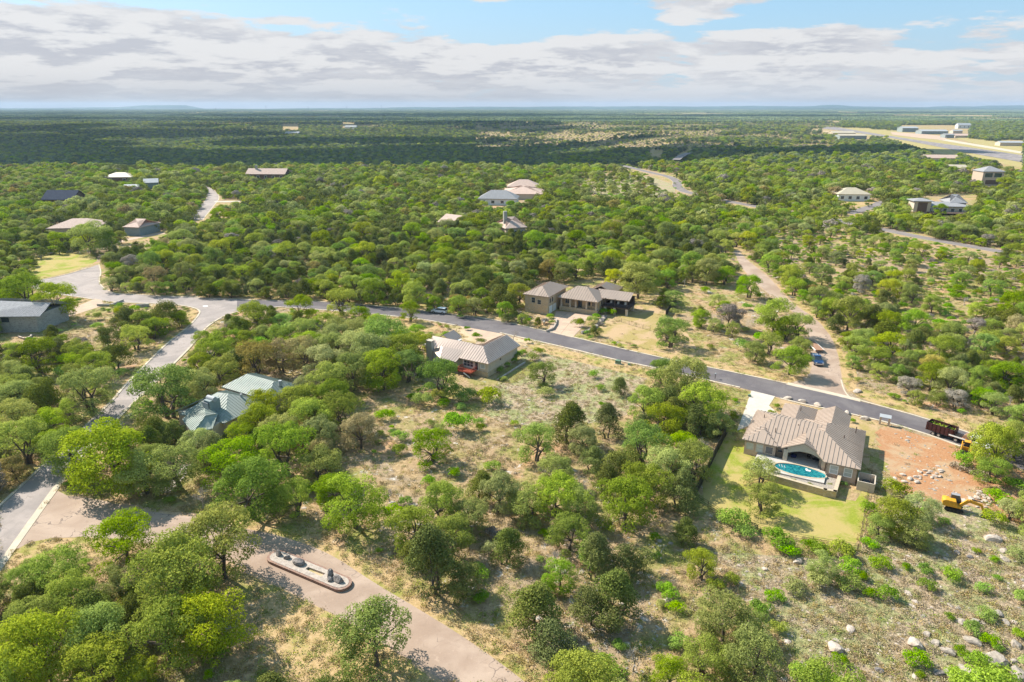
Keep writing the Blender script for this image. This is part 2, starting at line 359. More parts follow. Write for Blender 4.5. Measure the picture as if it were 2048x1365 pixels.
M['asphalt_grey'] = asphalt('worn grey asphalt', (0.27, 0.23, 0.21), (0.37, 0.31, 0.28), crack=0.35)
M['asphalt_tan'] = asphalt('tan chip sealed asphalt', (0.33, 0.235, 0.175), (0.43, 0.32, 0.245), crack=0.7)
M['runway'] = asphalt('runway asphalt', (0.19, 0.165, 0.17), (0.33, 0.285, 0.26), crack=0.0)

def shoulder(L, Rr, m, z, w0=0.25, w1=0.9, seed=1):
    r = random.Random(seed); a = resample(WP(L, 2), 160); b_ = resample(WP(Rr, 2), 160); A = []; B = []
    na = nb = .5
    for p, q in zip(a, b_):
        d = (p - q).normalized(); na = .75 * na + .25 * r.uniform(-.4, 2.2); nb = .75 * nb + .25 * r.uniform(-.4, 2.2)
        A.append(p + d * (w0 + (w1 - w0) * na)); B.append(q - d * (w0 + (w1 - w0) * nb))
    n = 160; vs = [(p.x, p.y, z) for p in A] + [(p.x, p.y, z) for p in B]
    return tag(MB().add(vs, [(i, i + 1, n + i + 1, n + i) for i in range(n - 1)]).build('shoulder', m), kind='structure')
# lots laid on the ground
patch('lawn', [(1462, 852), (1500, 862), (1490, 905), (1560, 930), (1700, 1020), (1742, 955), (1725, 1103), (1640, 1085), (1560, 1072), (1450, 1045), (1395, 990), (1430, 900)], M['lawn'], 0.012, 1)
patch('front_lawn', [(1535, 795), (1560, 792), (1740, 840), (1760, 850), (1742, 900), (1735, 950), (1700, 860), (1560, 830), (1530, 815)], M['dry_lawn'], 0.010, 1)
patch('bare_soil', [(1760, 848), (1850, 872), (1960, 905), (2048, 940), (2120, 1010), (2150, 1200), (2060, 1170), (1975, 1095), (1885, 1060), (1820, 1000), (1795, 955), (1768, 930), (1752, 880)], M['soil'], 0.014, 2, wob=0.5)
patch('dry_yard', [(1205, 650), (1238, 615), (1275, 590), (1330, 612), (1360, 650), (1400, 700), (1380, 722), (1290, 700), (1180, 668)], M['dry_lawn'], 0.012, 2, wob=0.2)
patch('planted_bed', [(880, 645), (1040, 668), (1095, 690), (1085, 700), (1040, 690), (960, 690), (900, 668)], M['bedding'], 0.010, 1)
patch('brush_lot', [(1040, 705), (1110, 690), (1260, 730), (1300, 745), (1290, 790), (1250, 830), (1180, 850), (1000, 850), (950, 810), (1000, 770)], M['brushlot'], 0.008, 2, wob=0.6)
patch('rocky_slope', [(1380, 1100), (1500, 1110), (1700, 1120), (1800, 1000), (1900, 1000), (2100, 1050), (2200, 1450), (1650, 1450), (1560, 1250), (1480, 1150)], M['brushlot'], 0.006, 2, wob=0.8)
patch('side_lawn', [(1010, 735), (1062, 718), (1075, 728), (1040, 768), (985, 765)], grass_mat('olive side grass', (0.20, 0.20, 0.05), (0.28, 0.25, 0.08), (0.2, 0.16, 0.08)), 0.014, 1)  # olive grass with brown patches
patch('corner_lawn', [(20, 548), (95, 505), (190, 505), (198, 525), (115, 552), (48, 563)], M['lawn'], 0.010, 1, wob=0.2)
patch('verge_grass', [(372, 613), (396, 622), (395, 630), (376, 652), (330, 688), (279, 739), (236, 785), (215, 800), (218, 782), (268, 735), (318, 690), (356, 650), (368, 630)], M['verge'], 0.007, 1)
patch('verge_grass', [(370, 590), (560, 597), (800, 612), (1000, 640), (1000, 634), (800, 600), (560, 585), (370, 580)], M['verge'], 0.007, 1)
patch('verge_grass', [(640, 622), (770, 632), (880, 648), (870, 668), (760, 665), (650, 660), (575, 640)], M['verge'], 0.007, 1)
patch('verge_grass', [(1050, 682), (1240, 725), (1440, 772), (1440, 790), (1240, 745), (1060, 700)], M['verge'], 0.013, 1)
patch('verge_grass', [(1690, 770), (1740, 780), (2048, 880), (2048, 902), (1860, 836), (1720, 800)], M['verge'], 0.007, 1)
patch('verge_grass', [(1545, 560), (1600, 600), (1660, 650), (1700, 700), (1720, 770), (1690, 790), (1676, 700), (1655, 660), (1580, 600)], M['verge'], 0.0085, 1)
patch('verge_grass', [(1110, 690), (1380, 735), (1560, 775), (1610, 765), (1600, 755), (1380, 718), (1200, 680)], M['verge'], 0.0095, 1)
patch('verge_grass', [(30, 1100), (75, 1078), (181, 1075), (260, 1085), (230, 1115), (120, 1115), (30, 1150), (0, 1180)], M['verge'], 0.0075, 1)
patch('verge_grass', [(405, 1040), (475, 1056), (566, 1076), (660, 1110), (745, 1168), (830, 1218), (940, 1285), (1060, 1380), (1120, 1380), (980, 1265), (850, 1180), (740, 1120), (640, 1080), (520, 1045), (440, 1020)], M['verge'], 0.0072, 1)
patch('verge_grass', [(521, 1155), (619, 1208), (700, 1245), (826, 1330), (890, 1380), (700, 1450), (560, 1320), (520, 1230)], M['verge'], 0.0074, 1, wob=0.3)
patch('airfield_grass', [(1630, 250), (1700, 246), (1800, 262), (1890, 282), (2048, 305), (2300, 330), (2300, 400), (2048, 335), (1900, 312), (1790, 287), (1720, 268)], M['airfield_grass'], 0.05, 1)
patch('airfield_grass', [(1890, 272), (1960, 270), (2048, 288), (2400, 310), (2400, 340), (2048, 312)], M['airfield_grass'], 0.06, 1)
patch('clearing', [(1145, 352), (1230, 352), (1300, 352), (1352, 372), (1350, 388), (1290, 402), (1230, 398), (1160, 378)], M['brushlot'], 0.02, 1)
patch('clearing', [(1640, 405), (1760, 395), (1760, 412), (1660, 416)], M['verge'], 0.02, 1)

def ribbon(name, L, Rr, m, z, n=70, sm=2):
    a = resample(WP(L, sm), n); b = resample(WP(Rr, sm), n)
    vs = [(p.x, p.y, z) for p in a] + [(p.x, p.y, z) for p in b]
    return tag(MB().add(vs, [(i, i + 1, n + i + 1, n + i) for i in range(n - 1)]).build(name, m), kind='structure')
def kerb(px, w=0.42, h=0.13, m=None, sm=2, off=0.0):
    c = WP(px, sm); mb = MB(); L = []; Rr = []
    for i, p in enumerate(c):
        d = (c[min(i + 1, len(c) - 1)] - c[max(i - 1, 0)]).normalized(); nrm = Vector((-d.y, d.x, 0))
        L.append(p + nrm * w / 2); Rr.append(p - nrm * w / 2)
    n = len(c); vs = [(p.x, p.y, 0) for p in L] + [(p.x, p.y, h) for p in L] + [(p.x, p.y, h) for p in Rr] + [(p.x, p.y, 0) for p in Rr]
    fs = []
    for i in range(n - 1):
        for k in range(3): fs.append((k * n + i, k * n + i + 1, (k + 1) * n + i + 1, (k + 1) * n + i))
    fs += [(0, n, 2 * n, 3 * n), (n - 1, 4 * n - 1, 3 * n - 1, 2 * n - 1)]
    return tag(mb.add(vs, fs).build('kerb', m or M['kerb']), kind='structure')
main_up = [(474, 598), (540, 602.7), (646, 604), (754, 613), (844, 622.5), (982, 638.7), (1093, 663.5), (1152, 676.8), (1269, 704.6), (1368, 726.5), (1439, 740), (1574, 769), (1665, 789), (1848, 837), (1950, 871), (2048, 903), (2300, 990)]
main_lo = [(474, 619), (555, 614), (637, 619), (769, 630.6), (844, 638.7), (917, 652), (1043, 675.3), (1152, 700), (1240, 722), (1295, 732.5), (1453, 769), (1610, 809), (1753, 838.5), (1848, 866), (1921, 893), (2048, 940), (2300, 1040)]
ribbon('road', main_up, main_lo, M['asphalt_dark'], 0.040, 120)
diag_l = [(474, 597), (374, 595), (374, 611.5), (400, 620.5), (399, 628), (380, 651), (333, 687), (282, 738.5), (238, 784.6), (225, 803), (87, 931), (0, 1012), (-200, 1200)]
diag_r = [(500, 600), (500, 620), (474, 621), (436, 638.5), (410, 656), (384.6, 690), (359, 716), (264, 782+20), (230, 840), (151, 925.5), (124, 959), (0, 1130), (-150, 1340)]
# junction and the diagonal road as one worn sheet
tag(MB().sheet([P(*q) for q in [(300, 591), (374, 595), (505, 600.5), (505, 621), (470, 622.5), (440, 640), (396, 632), (400, 621), (374, 612), (300, 607)]], 0.030).build('junction', M['asphalt_grey']), kind='structure')
ribbon('road', [(400, 621), (398, 629), (380, 651), (333, 687), (282, 738.5), (238, 784.6), (225, 803), (87, 931), (0, 1012), (-200, 1200)],
       [(471, 622.5), (455, 629), (436, 638.5), (410, 656), (384.6, 690), (359, 716), (305, 770), (259, 813), (151, 925.5), (124, 959), (0, 1130), (-120, 1300)], M['asphalt_grey'], 0.034, 160, 1)
culp = [(48.7, 565), (115, 555), (179.5, 536), (199, 528), (203, 546), (197.5, 561.5), (205, 577), (231, 588.5), (308, 592), (374, 595), (376, 611.5), (300, 606.4), (231, 605), (154, 593.6), (79.5, 584.6)]
tag(MB().sheet(WP(culp, 1, True), 0.026).build('cul_de_sac', M['asphalt_grey']), kind='structure')
ribbon('road', [(110, 990), (180, 996), (241, 1010), (317, 1027), (408, 1037), (472, 1054), (566, 1072.7), (660, 1106.6), (743, 1163), (826, 1212), (932, 1276.5), (1053, 1365), (1200, 1490)],
       [(22, 1105), (75.5, 1076), (181, 1072.7), (300, 1088), (430, 1112), (521, 1152), (619, 1205), (690, 1240.6), (826, 1325.5), (890, 1365), (1010, 1470)], M['asphalt_tan'], 0.022, 120)
tag(MB().sheet(WP([(124, 957), (110, 990), (240, 1012), (180, 1074), (75, 1078), (20, 1106), (0, 1135), (60, 1050)], 1, True), 0.018).build('junction', M['asphalt_tan']), kind='structure')
ribbon('road', [(1468, 502), (1479, 530.6), (1505, 560), (1534, 585), (1556, 605), (1585, 622), (1605, 640), (1618, 672), (1624, 705), (1624, 745), (1600, 762), (1570, 768)],
       [(1478, 502), (1493, 519.6), (1537, 554), (1560, 580), (1588.5, 612), (1628.7, 634), (1658, 667), (1676, 707), (1682, 750), (1686, 780), (1700, 797), (1722, 803)], M['asphalt_tan'], 0.031, 90)
isl_up = [(241, 1010), (317, 1027), (408, 1037), (472, 1054), (566, 1072.7), (660, 1106.6), (743, 1163), (826, 1212), (932, 1276.5), (1053, 1365), (1200, 1490)]
isl_lo = [(181, 1072.7), (300, 1088), (430, 1112), (521, 1152), (619, 1205), (690, 1240.6), (826, 1325.5), (890, 1365), (1010, 1470)]
M['grit'] = grass_mat('sandy grit', (0.36, 0.24, 0.15), (0.48, 0.34, 0.22), (0.26, 0.21, 0.10), 0.60)
shoulder(isl_up, isl_lo, M['grit'], 0.0135, .1, .8, 1)
shoulder([(1479, 530.6), (1505, 560), (1534, 585), (1556, 605), (1585, 622), (1605, 640), (1618, 672), (1624, 705), (1624, 745)], [(1493, 519.6), (1537, 554), (1560, 580), (1588.5, 612), (1628.7, 634), (1658, 667), (1676, 707), (1682, 750), (1686, 780)], M['grit'], 0.0148, .1, .7, 2)
shoulder([(540, 602.7), (646, 604), (754, 613), (844, 622.5), (982, 638.7), (1093, 663.5), (1152, 676.8), (1269, 704.6), (1368, 726.5), (1439, 740), (1574, 769)], [(555, 614), (637, 619), (769, 630.6), (844, 638.7), (917, 652), (1043, 675.3), (1152, 700), (1240, 722), (1295, 732.5), (1453, 769), (1610, 809)], M['grit'], 0.0142, .5, .9, 3)
def lane(name, px, w, m, z, n=60, k=False):
    c = resample(WP(px, 2), n); L = []; Rr = []
    for i, p in enumerate(c):
        d = (c[min(i + 1, n - 1)] - c[max(i - 1, 0)]).normalized(); q = Vector((-d.y, d.x, 0)); L.append(p + q * w / 2); Rr.append(p - q * w / 2)
    vs = [(p.x, p.y, z) for p in L] + [(p.x, p.y, z) for p in Rr]
    return tag(MB().add(vs, [(i, i + 1, n + i + 1, n + i) for i in range(n - 1)]).build(name, m), kind='structure')
far1 = [(1240, 330), (1264, 336), (1302.5, 346), (1336.7, 353), (1356, 363), (1353, 372), (1366, 382.5), (1383, 387), (1420, 395), (1451.5, 402), (1510, 413), (1581, 425), (1640, 433), (1685, 443), (1703.6, 447.5), (1754, 456), (1797.6, 466), (1839.5, 474.7), (1885.5, 483), (1923, 490), (1992, 502), (2100, 520)]
M['asphalt_mid'] = asphalt('grey asphalt', (0.20, 0.17, 0.165), (0.25, 0.215, 0.20), crack=0.0)
lane('road', far1, 7.5, M['kerb'], 0.02, 140); lane('road', far1, 7.0, M['asphalt_mid'], 0.045, 140)
lane('road', [(1697, 428), (1735, 417), (1770, 403)], 6.5, M['asphalt_mid'], 0.05, 30)
lane('road', [(1352, 320), (1366, 310), (1378, 306)], 9, M['asphalt_mid'], 0.05, 20)
lane('road', [(390, 441), (400, 428), (416, 410), (428, 396), (420, 383), (400, 372)], 8.2, M['kerb'], 0.02, 50)
lane('road', [(390, 441), (400, 428), (416, 410), (428, 396), (420, 383), (400, 372)], 7.2, M['asphalt_grey'], 0.045, 50)
lane('driveway', [(428, 404), (450, 404), (480, 403)], 4, M['concrete'], 0.05, 10)
lane('driveway', [(205, 500), (227, 486), (262, 478), (300, 471), (330, 466)], 5, M['drive_pink'], 0.045, 20)
tag(MB().sheet([P(*p) for p in [(190, 598), (205, 601), (206, 612), (154, 629), (100, 646), (94, 638), (143, 618)]], 0.045).build('driveway', M['drive_pink']), kind='structure')
tag(MB().sheet([P(405, 612.5), P(413, 611.5), P(417, 613.2), P(409, 614.8)], 0.05).build('stop_line', M['white']), kind='structure')
# the airfield
ribbon('runway', [(1655, 252), (1740, 265.7), (1831, 280.5), (1923, 293), (2048, 311.4), (2300, 350)], [(1640, 257), (1700, 264), (1786, 277), (1854, 289.7), (1946, 308), (2048, 326), (2300, 372)], M['runway'], 0.20, 60, 1)
ribbon('taxiway', [(1850, 270), (1886, 278), (2048, 304.5), (2300, 345)], [(1845, 274), (1880, 281), (2048, 309), (2300, 351)], M['kerb'], 0.15, 40, 1)
tag(MB().sheet([P(*p) for p in [(1781, 264.5), (1850, 269), (1897, 274), (1889, 281), (1840, 277), (1785, 270)]], 0.25).build('apron', M['drive_pink']), kind='structure')
lane('path', [(1595, 262), (1650, 262), (1700, 268)], 40, M['bedding'], 0.1, 12)
# kerbs
kerb([(231, 588), (308, 591.5), (374, 595), (540, 602), (646, 603.5), (754, 612.5), (844, 622), (982, 638), (1093, 663), (1152, 676.5), (1269, 704), (1368, 726), (1439, 739.5), (1574, 768)], 0.45)
kerb([(1574, 767.5), (1665, 788), (1722, 802)], 1.5, 0.06)
kerb([(1722, 802.5), (1848, 836.5), (1950, 870.5), (2048, 902.5), (2300, 989)], 0.45)
kerb([(198, 530), (203, 546), (197, 561.5), (205, 577), (231, 588)], 0.4)
kerb([(48.7, 565), (115, 555), (179.5, 536)], 0.4); kerb([(79.5, 585), (154, 594), (188, 600)], 0.4)
kerb([(207, 602.5), (231, 605.5), (300, 607), (374, 612), (400, 621), (399, 629), (380, 652), (333, 688), (282, 739), (238, 785), (225, 803), (87, 931), (0, 1012), (-200, 1200)], 0.5)
kerb([(556, 614.5), (480, 622), (455, 630), (436, 639), (410, 657), (385, 691), (359, 717), (305, 771), (259, 814), (151, 926), (128, 955)], 0.5)
kerb([(128, 955), (80, 1020), (0, 1133), (-120, 1305)], 1.0, 0.07)
kerb([(556, 614.5), (637, 619.5), (769, 631), (844, 639), (912, 651.5)], 0.5)
kerb([(1000, 666.5), (1043, 676), (1152, 700.7), (1240, 722.7), (1295, 733.2), (1453, 770), (1480, 776)], 0.55)
kerb([(1560, 797.5), (1610, 810), (1753, 839.5), (1848, 867), (1921, 894)], 0.5)
kerb([(1682, 760), (1688, 782), (1700, 797), (1722, 803)], 0.3, 0.08)
# driveways
def plate(name, pts, m, z, h=0.05): return tag(MB().prism([P(*p) for p in pts], -0.05, z).build(name, m), kind='structure')
plate('driveway', [(1503, 782), (1550, 793.5), (1538, 812), (1556, 828), (1556, 835), (1536, 822), (1530, 835), (1508, 848), (1474, 862), (1484, 835)], M['concrete'], 0.055)
plate('driveway', [(1094, 664), (1145, 676), (1166, 654), (1172, 640), (1190, 630), (1112, 622), (1108, 640)], M['drive_pink'], 0.052)
plate('driveway', [(917, 650), (1003, 666), (1010, 690), (960, 700), (950, 680)], M['drive_pink'], 0.030)
jm = mat('control joint', (0.24, 0.18, 0.14), 0.9)
jt = MB()
for a, b in (((1120, 670), (1150, 634)), ((1107, 645), (1172, 652)), ((1110, 632), (1180, 640)), ((1100, 657), (1160, 664)), ((1135, 626), (1100, 652))):
    A, B = P(*a), P(*b); d = (B - A); L = d.length; jt.box((*((A + B) / 2).xy, 0.056), (L, 0.10, 0.008), math.atan2(d.y, d.x))
tag(jt.build('driveway_joints', jm), kind='structure')

# ---------------------------------------------------------------- far hills and mesa
def ridge(px, dist, depth, name='hills', m=None):
    mb = MB(); n = 160; xs_ = np.linspace(px[0][0], px[-1][0], n); yy = np.interp(xs_, [p[0] for p in px], [p[1] for p in px]); rows = []
    for k, (fy, fz) in enumerate(((-1, 0), (-0.6, 0.55), (-0.25, 0.9), (0, 1.0), (0.35, 0.95), (1, 0))):
        for i in range(n):
            Yd = dist; Xd = (xs_[i] - 1024) / FPX * Yd * 1.0 / (CS - 0 * SN) * CS / 1.0
            # distance along the view: height whose picture row is yy at that distance
            v = (yy[i] - 682.5) / FPX; h = CAMH - Yd * (v * CS + SN) / (CS - v * SN)
            d_ = Yd * CS + (CAMH - h) * SN; Xd = (xs_[i] - 1024) / FPX * d_
            h2 = max(2.0, h + 6 * math.sin(i * 1.7) * 0.3)
            rows.append((Xd, Yd + fy * depth, h2 * fz - (2 if fz == 0 else 0)))
    fs = [(k * n + i, k * n + i + 1, (k + 1) * n + i + 1, (k + 1) * n + i) for k in range(5) for i in range(n - 1)]
    mb.add(rows, fs); return tag(mb.build(name, m or M['hill'], smooth=True), kind='structure')
M['hill'] = mat('wooded hill', (0.055, 0.085, 0.05), 0.95, 0, 0.1, 0.35, 0.01, world=True)
ridge([(-500, 216.5), (0, 216.8), (100, 216.5), (170, 215.3), (240, 214.8), (262, 213.5), (285, 211.2), (360, 210.8), (372, 214), (384, 217.4), (430, 217.8), (520, 218.2), (620, 218.3)], 15200, 900)
ridge([(540, 217.8), (620, 216.4), (700, 216.7), (760, 216), (820, 214.5), (900, 215), (960, 213.6), (1040, 214.4), (1110, 213.2), (1200, 213.6), (1300, 212.8), (1400, 213.6), (1500, 212), (1600, 213.2), (1640, 212), (1672, 209.5), (1700, 213), (1780, 214.2), (1860, 215), (1900, 212.5), (1950, 213.5), (2000, 211.4), (2100, 211), (2600, 212)], 14300, 800)
ridge([(1500, 219), (1580, 216.8), (1700, 216), (1850, 217.3), (1950, 216.2), (2100, 216), (2600, 215)], 11500, 700)
ridge([(560, 219.5), (800, 218), (1000, 216.8), (1150, 216), (1300, 216.5), (1450, 216), (1550, 217.4)], 12600, 600)
# ================================================================ buildings
def slope_ribs(mb, poly, spacing=0.55, w=0.085, h=0.07):
    """standing seams on one planar roof face; poly[0]->poly[1] is its eave"""
    p = [Vector(q) for q in poly]; e = (p[1] - p[0]); L = e.length; e.normalize()
    nrm = None
    for q in p[2:]:
        c = e.cross(q - p[0])
        if c.length > 1e-4: nrm = c.normalized(); break
    if nrm.z < 0: nrm = -nrm
    up = nrm.cross(e); up = up if up.z > 0 else -up
    P2 = [((q - p[0]).dot(e), (q - p[0]).dot(up)) for q in p]
    s0, s1 = min(a for a, b in P2), max(a for a, b in P2); k = int((s1 - s0) / spacing); off = ((s1 - s0) - k * spacing) / 2
    for i in range(k + 1):
        s = s0 + off + i * spacing; ts = []
        for j in range(len(P2)):
            (a0, b0), (a1, b1) = P2[j], P2[(j + 1) % len(P2)]
            if (a0 - s) * (a1 - s) < 0: ts.append(b0 + (b1 - b0) * (s - a0) / (a1 - a0))
        if len(ts) < 2: continue
        t0, t1 = min(ts), max(ts)
        if t1 - t0 < 0.3: continue
        a = p[0] + e * s + up * t0; b = p[0] + e * s + up * t1
        o = [a - e * w / 2, a + e * w / 2, b + e * w / 2, b - e * w / 2]
        vs = [q - nrm * 0.01 for q in o] + [q + nrm * h for q in o]
        mb.add(vs, [(4, 5, 6, 7), (0, 1, 5, 4), (1, 2, 6, 5), (2, 3, 7, 6), (3, 0, 4, 7)])
def roof_faces(mb, faces, thick=0.16, ribs=0.55, caps=None):
    for f in faces:
        p = [Vector(q) for q in f]; n = len(p)
        mb.add(p + [q - Vector((0, 0, thick)) for q in p], [tuple(range(n)), tuple(range(2 * n - 1, n - 1, -1))] + [(i + n, (i + 1) % n + n, (i + 1) % n, i) for i in range(n)])
        if ribs: slope_ribs(mb, f, ribs)
def hip(u0, u1, v0, v1, z0, z1, ax='u', a=None, b=None):
    """faces of a hip (or gable, inset 0) roof; ridge along ax, end insets a and b"""
    if ax == 'u':
        vm = (v0 + v1) / 2; a = (v1 - v0) / 2 if a is None else a; b = (v1 - v0) / 2 if b is None else b
        r0, r1 = (u0 + a, vm, z1), (u1 - b, vm, z1)
        fs = [[(u0, v0, z0), (u1, v0, z0), r1, r0], [(u1, v1, z0), (u0, v1, z0), r0, r1]]
        if a > 0.01: fs.append([(u0, v1, z0), (u0, v0, z0), r0])
        if b > 0.01: fs.append([(u1, v0, z0), (u1, v1, z0), r1])
    else:
        um = (u0 + u1) / 2; a = (u1 - u0) / 2 if a is None else a; b = (u1 - u0) / 2 if b is None else b
        r0, r1 = (um, v0 + a, z1), (um, v1 - b, z1)
        fs = [[(u1, v0, z0), (u1, v1, z0), r1, r0], [(u0, v1, z0), (u0, v0, z0), r0, r1]]
        if a > 0.01: fs.append([(u0, v0, z0), (u1, v0, z0), r0])
        if b > 0.01: fs.append([(u1, v1, z0), (u0, v1, z0), r1])
    return fs
DIRS = {'-v': (0, -1), '+v': (0, 1), '-u': (-1, 0), '+u': (1, 0)}
def opening(root, name, c, z, w, h, d, glass='glass', frame='white', fw=0.09, mull=0, bars=0, label=None):
    """window or door set on a wall: c = centre on the wall plane, z = centre height"""
    dx, dy = DIRS[d]; tx, ty = -dy, dx; f = MB()
    def bar(s, zz, ww, hh, dep=0.07, off=0.035):
        cx = c[0] + tx * s + dx * off; cy2 = c[1] + ty * s + dy * off
        f.box((cx, cy2, z + zz), (ww if tx else dep, ww if ty else dep, hh))
    bar(0, h / 2 + fw / 2, w + 2 * fw, fw); bar(0, -h / 2 - fw / 2, w + 2 * fw, fw); bar(-w / 2 - fw / 2, 0, fw, h); bar(w / 2 + fw / 2, 0, fw, h)
    for i in range(mull): bar(-w / 2 + w * (i + 1) / (mull + 1), 0, 0.07, h, 0.055, 0.03)
    for i in range(bars): bar(0, -h / 2 + h * (i + 1) / (bars + 1), w, 0.06, 0.05, 0.028)
    o = f.build(name, M[frame], root)
    g = MB(); g.box((c[0] + dx * 0.012, c[1] + dy * 0.012, z), (w if tx else 0.02, w if ty else 0.02, h)); g.build('pane', M[glass], o)
    if label: o['label'] = label
    return o
def frame_of(px, z, ang):
    p = P(px[0], px[1], z); return (p.x, p.y, 0), R_(ang)

# ---------------- the tan house with the pool
hs = empty('pool_house', (40.2, 107.2, 0), R_(-29), 'tan stucco house with big brown metal hip roof, patio facing the pool', 'house')
w = MB()
w.prism([(0.45, 0.5), (5.6, 0.5), (5.6, 1.6), (6.9, 1.6), (6.9, 0.5), (7.6, 0.5), (7.6, 5.6), (12.6, 5.6), (12.6, 0.4), (13.9, 0.4), (13.9, -1.35), (18.35, -1.35), (18.35, 13.5), (15.5, 13.5), (15.5, 18.6), (4.6, 19.2), (4.6, 11.6), (0.45, 11.6)], 0, 2.98)
w.build('wall', M['stucco'], hs)
rf = MB(); fc = []
fc += hip(0.0, 18.8, 0.3, 13.9, 3.0, 5.40, 'u', 4.2, 6.2)
fc += hip(0.0, 6.0, 0.0, 12.0, 3.0, 4.35, 'v')
fc += [[(13.5, -1.8, 3.0), (18.8, -1.8, 3.0), (12.6, 4.4, 5.6), (9.5, 4.4, 5.6), (10.0, 1.9, 4.55)],
       [(18.8, -1.8, 3.0), (18.8, 14.0, 3.0), (12.6, 8.2, 5.6), (12.6, 4.4, 5.6)],
       [(18.8, 14.0, 3.0), (7.5, 14.0, 3.0), (12.6, 8.2, 5.6)],
       [(7.0, 14.0, 3.02), (7.0, 2.0, 3.02), (12.6, 4.4, 5.6), (12.6, 8.2, 5.6)]]
fc += [[(6.5, 4.6, 3.0), (6.5, -0.2, 3.0), (10.0, -0.2, 4.75), (10.0, 5.0, 4.75)], [(13.5, -0.2, 3.0), (13.5, 3.0, 3.0), (10.0, 5.0, 4.75), (10.0, -0.2, 4.75)]]
fc += hip(4.2, 10.2, 9.0, 19.7, 3.0, 4.4, 'v', 0.01, None)
fc += hip(10.3, 16.0, 8.5, 19.1, 3.15, 4.6, 'v', 0.01, 0.01)
fc += hip(13.6, 18.8, 6.0, 14.0, 3.0, 4.1, 'v', 0.01, None)
roof_faces(rf, fc, 0.17, 0.68)
roof = rf.build('roof', M['roof_tan'], hs)
for q in ((8.2, 6.0), (4.9, 3.2), (15.6, 6.0), (17.2, 10.5), (7.6, 14.5), (2.2, 8.0)): MB().tube((q[0], q[1], 3.4), (q[0], q[1], 5.2 if q[0] in (8.2,) else 4.9), 0.07).build('vent_pipe', M['wood_dark'], roof)
fa = MB()      # gable wall over the patio with its arch
n = 16; arch = [(7.5 + 5.6 * i / n, 2.25 + 0.85 * math.sin(math.pi * i / n)) for i in range(n + 1)]
top = [(6.9, 3.0)] + [(10.0, 4.6)] + [(13.2, 3.0)]
vs = []; fs = []
for (x, z) in arch:
    zt = 3.0 + (x - 6.8) / 3.2 * 1.6 if x < 10 else 3.0 + (13.2 - x) / 3.2 * 1.6
    vs += [(x, -0.05, z), (x, -0.05, max(z + .1, zt - 0.02)), (x, 0.25, z), (x, 0.25, max(z + .1, zt - 0.02))]
for i in range(n):
    a = 4 * i; b2 = a + 4
    fs += [(a, b2, b2 + 1, a + 1), (a + 2, a + 3, b2 + 3, b2 + 2), (a, a + 2, b2 + 2, b2)]
fa.add(vs, fs); fa.build('gable', M['stucco_pale'], hs)
pm = MB(); pm.box((7.3, 0.1, 1.45), (0.7, 0.6, 2.9)); pm.build('pier', M['stucco_pale'], hs)
pm = MB(); pm.box((13.3, 0.1, 1.45), (0.6, 0.6, 2.9)); pm.build('pier', M['stucco_pale'], hs)
mp = MB(); mp.box((10.1, 2.7, 0.84), (5.0, 5.8, 0.12)); mp.build('patio_floor', M['deckpave'], hs)
for x, g_, mu in ((1.35, 'blind', 0), (4.6, 'glass', 0)): opening(hs, 'window', (x, 0.5), 1.75, 1.15, 1.25, '-v', g_, 'stucco_pale', 0.13, mu)
aw = opening(hs, 'window', (3.0, 0.5), 1.7, 1.1, 1.5, '-v', 'blind', 'stucco_pale', 0.13, 0, 1, 'arched window with pale blind')
ar = MB(); ar.add([(3.0 + 0.68 * math.cos(a), 0.44, 2.45 + 0.5 * math.sin(a)) for a in [math.pi * i / 12 for i in range(13)]] + [(3.0 + 0.68 * math.cos(a), 0.5, 2.45 + 0.5 * math.sin(a)) for a in [math.pi * i / 12 for i in range(13)]],
                   [tuple(range(12, -1, -1))] + [(i, i + 1, i + 14, i + 13) for i in range(12)]); ar.build('fanlight', M['blind'], hs)
opening(hs, 'window', (6.25, 1.6), 1.9, 0.7, 1.2, '-v', 'glass', 'stucco_pale', 0.1, 0, 1)
opening(hs, 'window', (15.0, -1.35), 1.75, 1.05, 1.35, '-v', 'blind', 'white', 0.13, 0, 1); opening(hs, 'window', (17.1, -1.35), 1.75, 1.05, 1.35, '-v', 'blind', 'white', 0.13, 0, 1)
opening(hs, 'french_door', (10.2, 5.6), 1.95, 1.6, 2.0, '-v', 'glass', 'white', 0.14, 1, 0)
opening(hs, 'window', (8.4, 5.6), 2.1, 1.1, 1.1, '-v', 'glass', 'white', 0.1); opening(hs, 'window', (11.9, 5.6), 2.1, 1.1, 1.1, '-v', 'glass', 'white', 0.1)
for x in (13.85, 18.45): MB().tube((x, -1.45, 0), (x, -1.45, 2.9), 0.05).build('downpipe', M['trim_brown'], hs)
gd = MB(); gd.box((-0.0 + 0.43, 8.0, 1.2), (0.06, 4.6, 2.3)); gd.build('garage_door', M['stucco_pale'], hs)

A0 = R_(-29)
def PL(u, v, z=0): return (40.2 + u * math.cos(A0) - v * math.sin(A0), 107.2 + u * math.sin(A0) + v * math.cos(A0), z)
dk = empty('pool_terrace', PL(6, -4), A0, 'raised pale stone terrace round the swimming pool', 'terrace')
pool = [(7.0 + 3.9 * math.cos(a) * (1 + 0.05 * math.cos(2 * a)), -0.1 + 1.75 * math.sin(a) * (1 - 0.12 * math.cos(a)) ) for a in [2 * math.pi * i / 40 for i in range(40)]]
pool = [(0.35 + 0.0 + x - 3.2, y + 1.55) for x, y in pool]       # centre near (4.1, 1.5)
top = MB(); outer = [(-3.2, -0.6), (-0.4, -1.0), (8.0, -0.9), (8.0, 3.0), (6.9, 3.3), (6.9, 4.3), (1.0, 4.4), (-3.2, 4.4)]
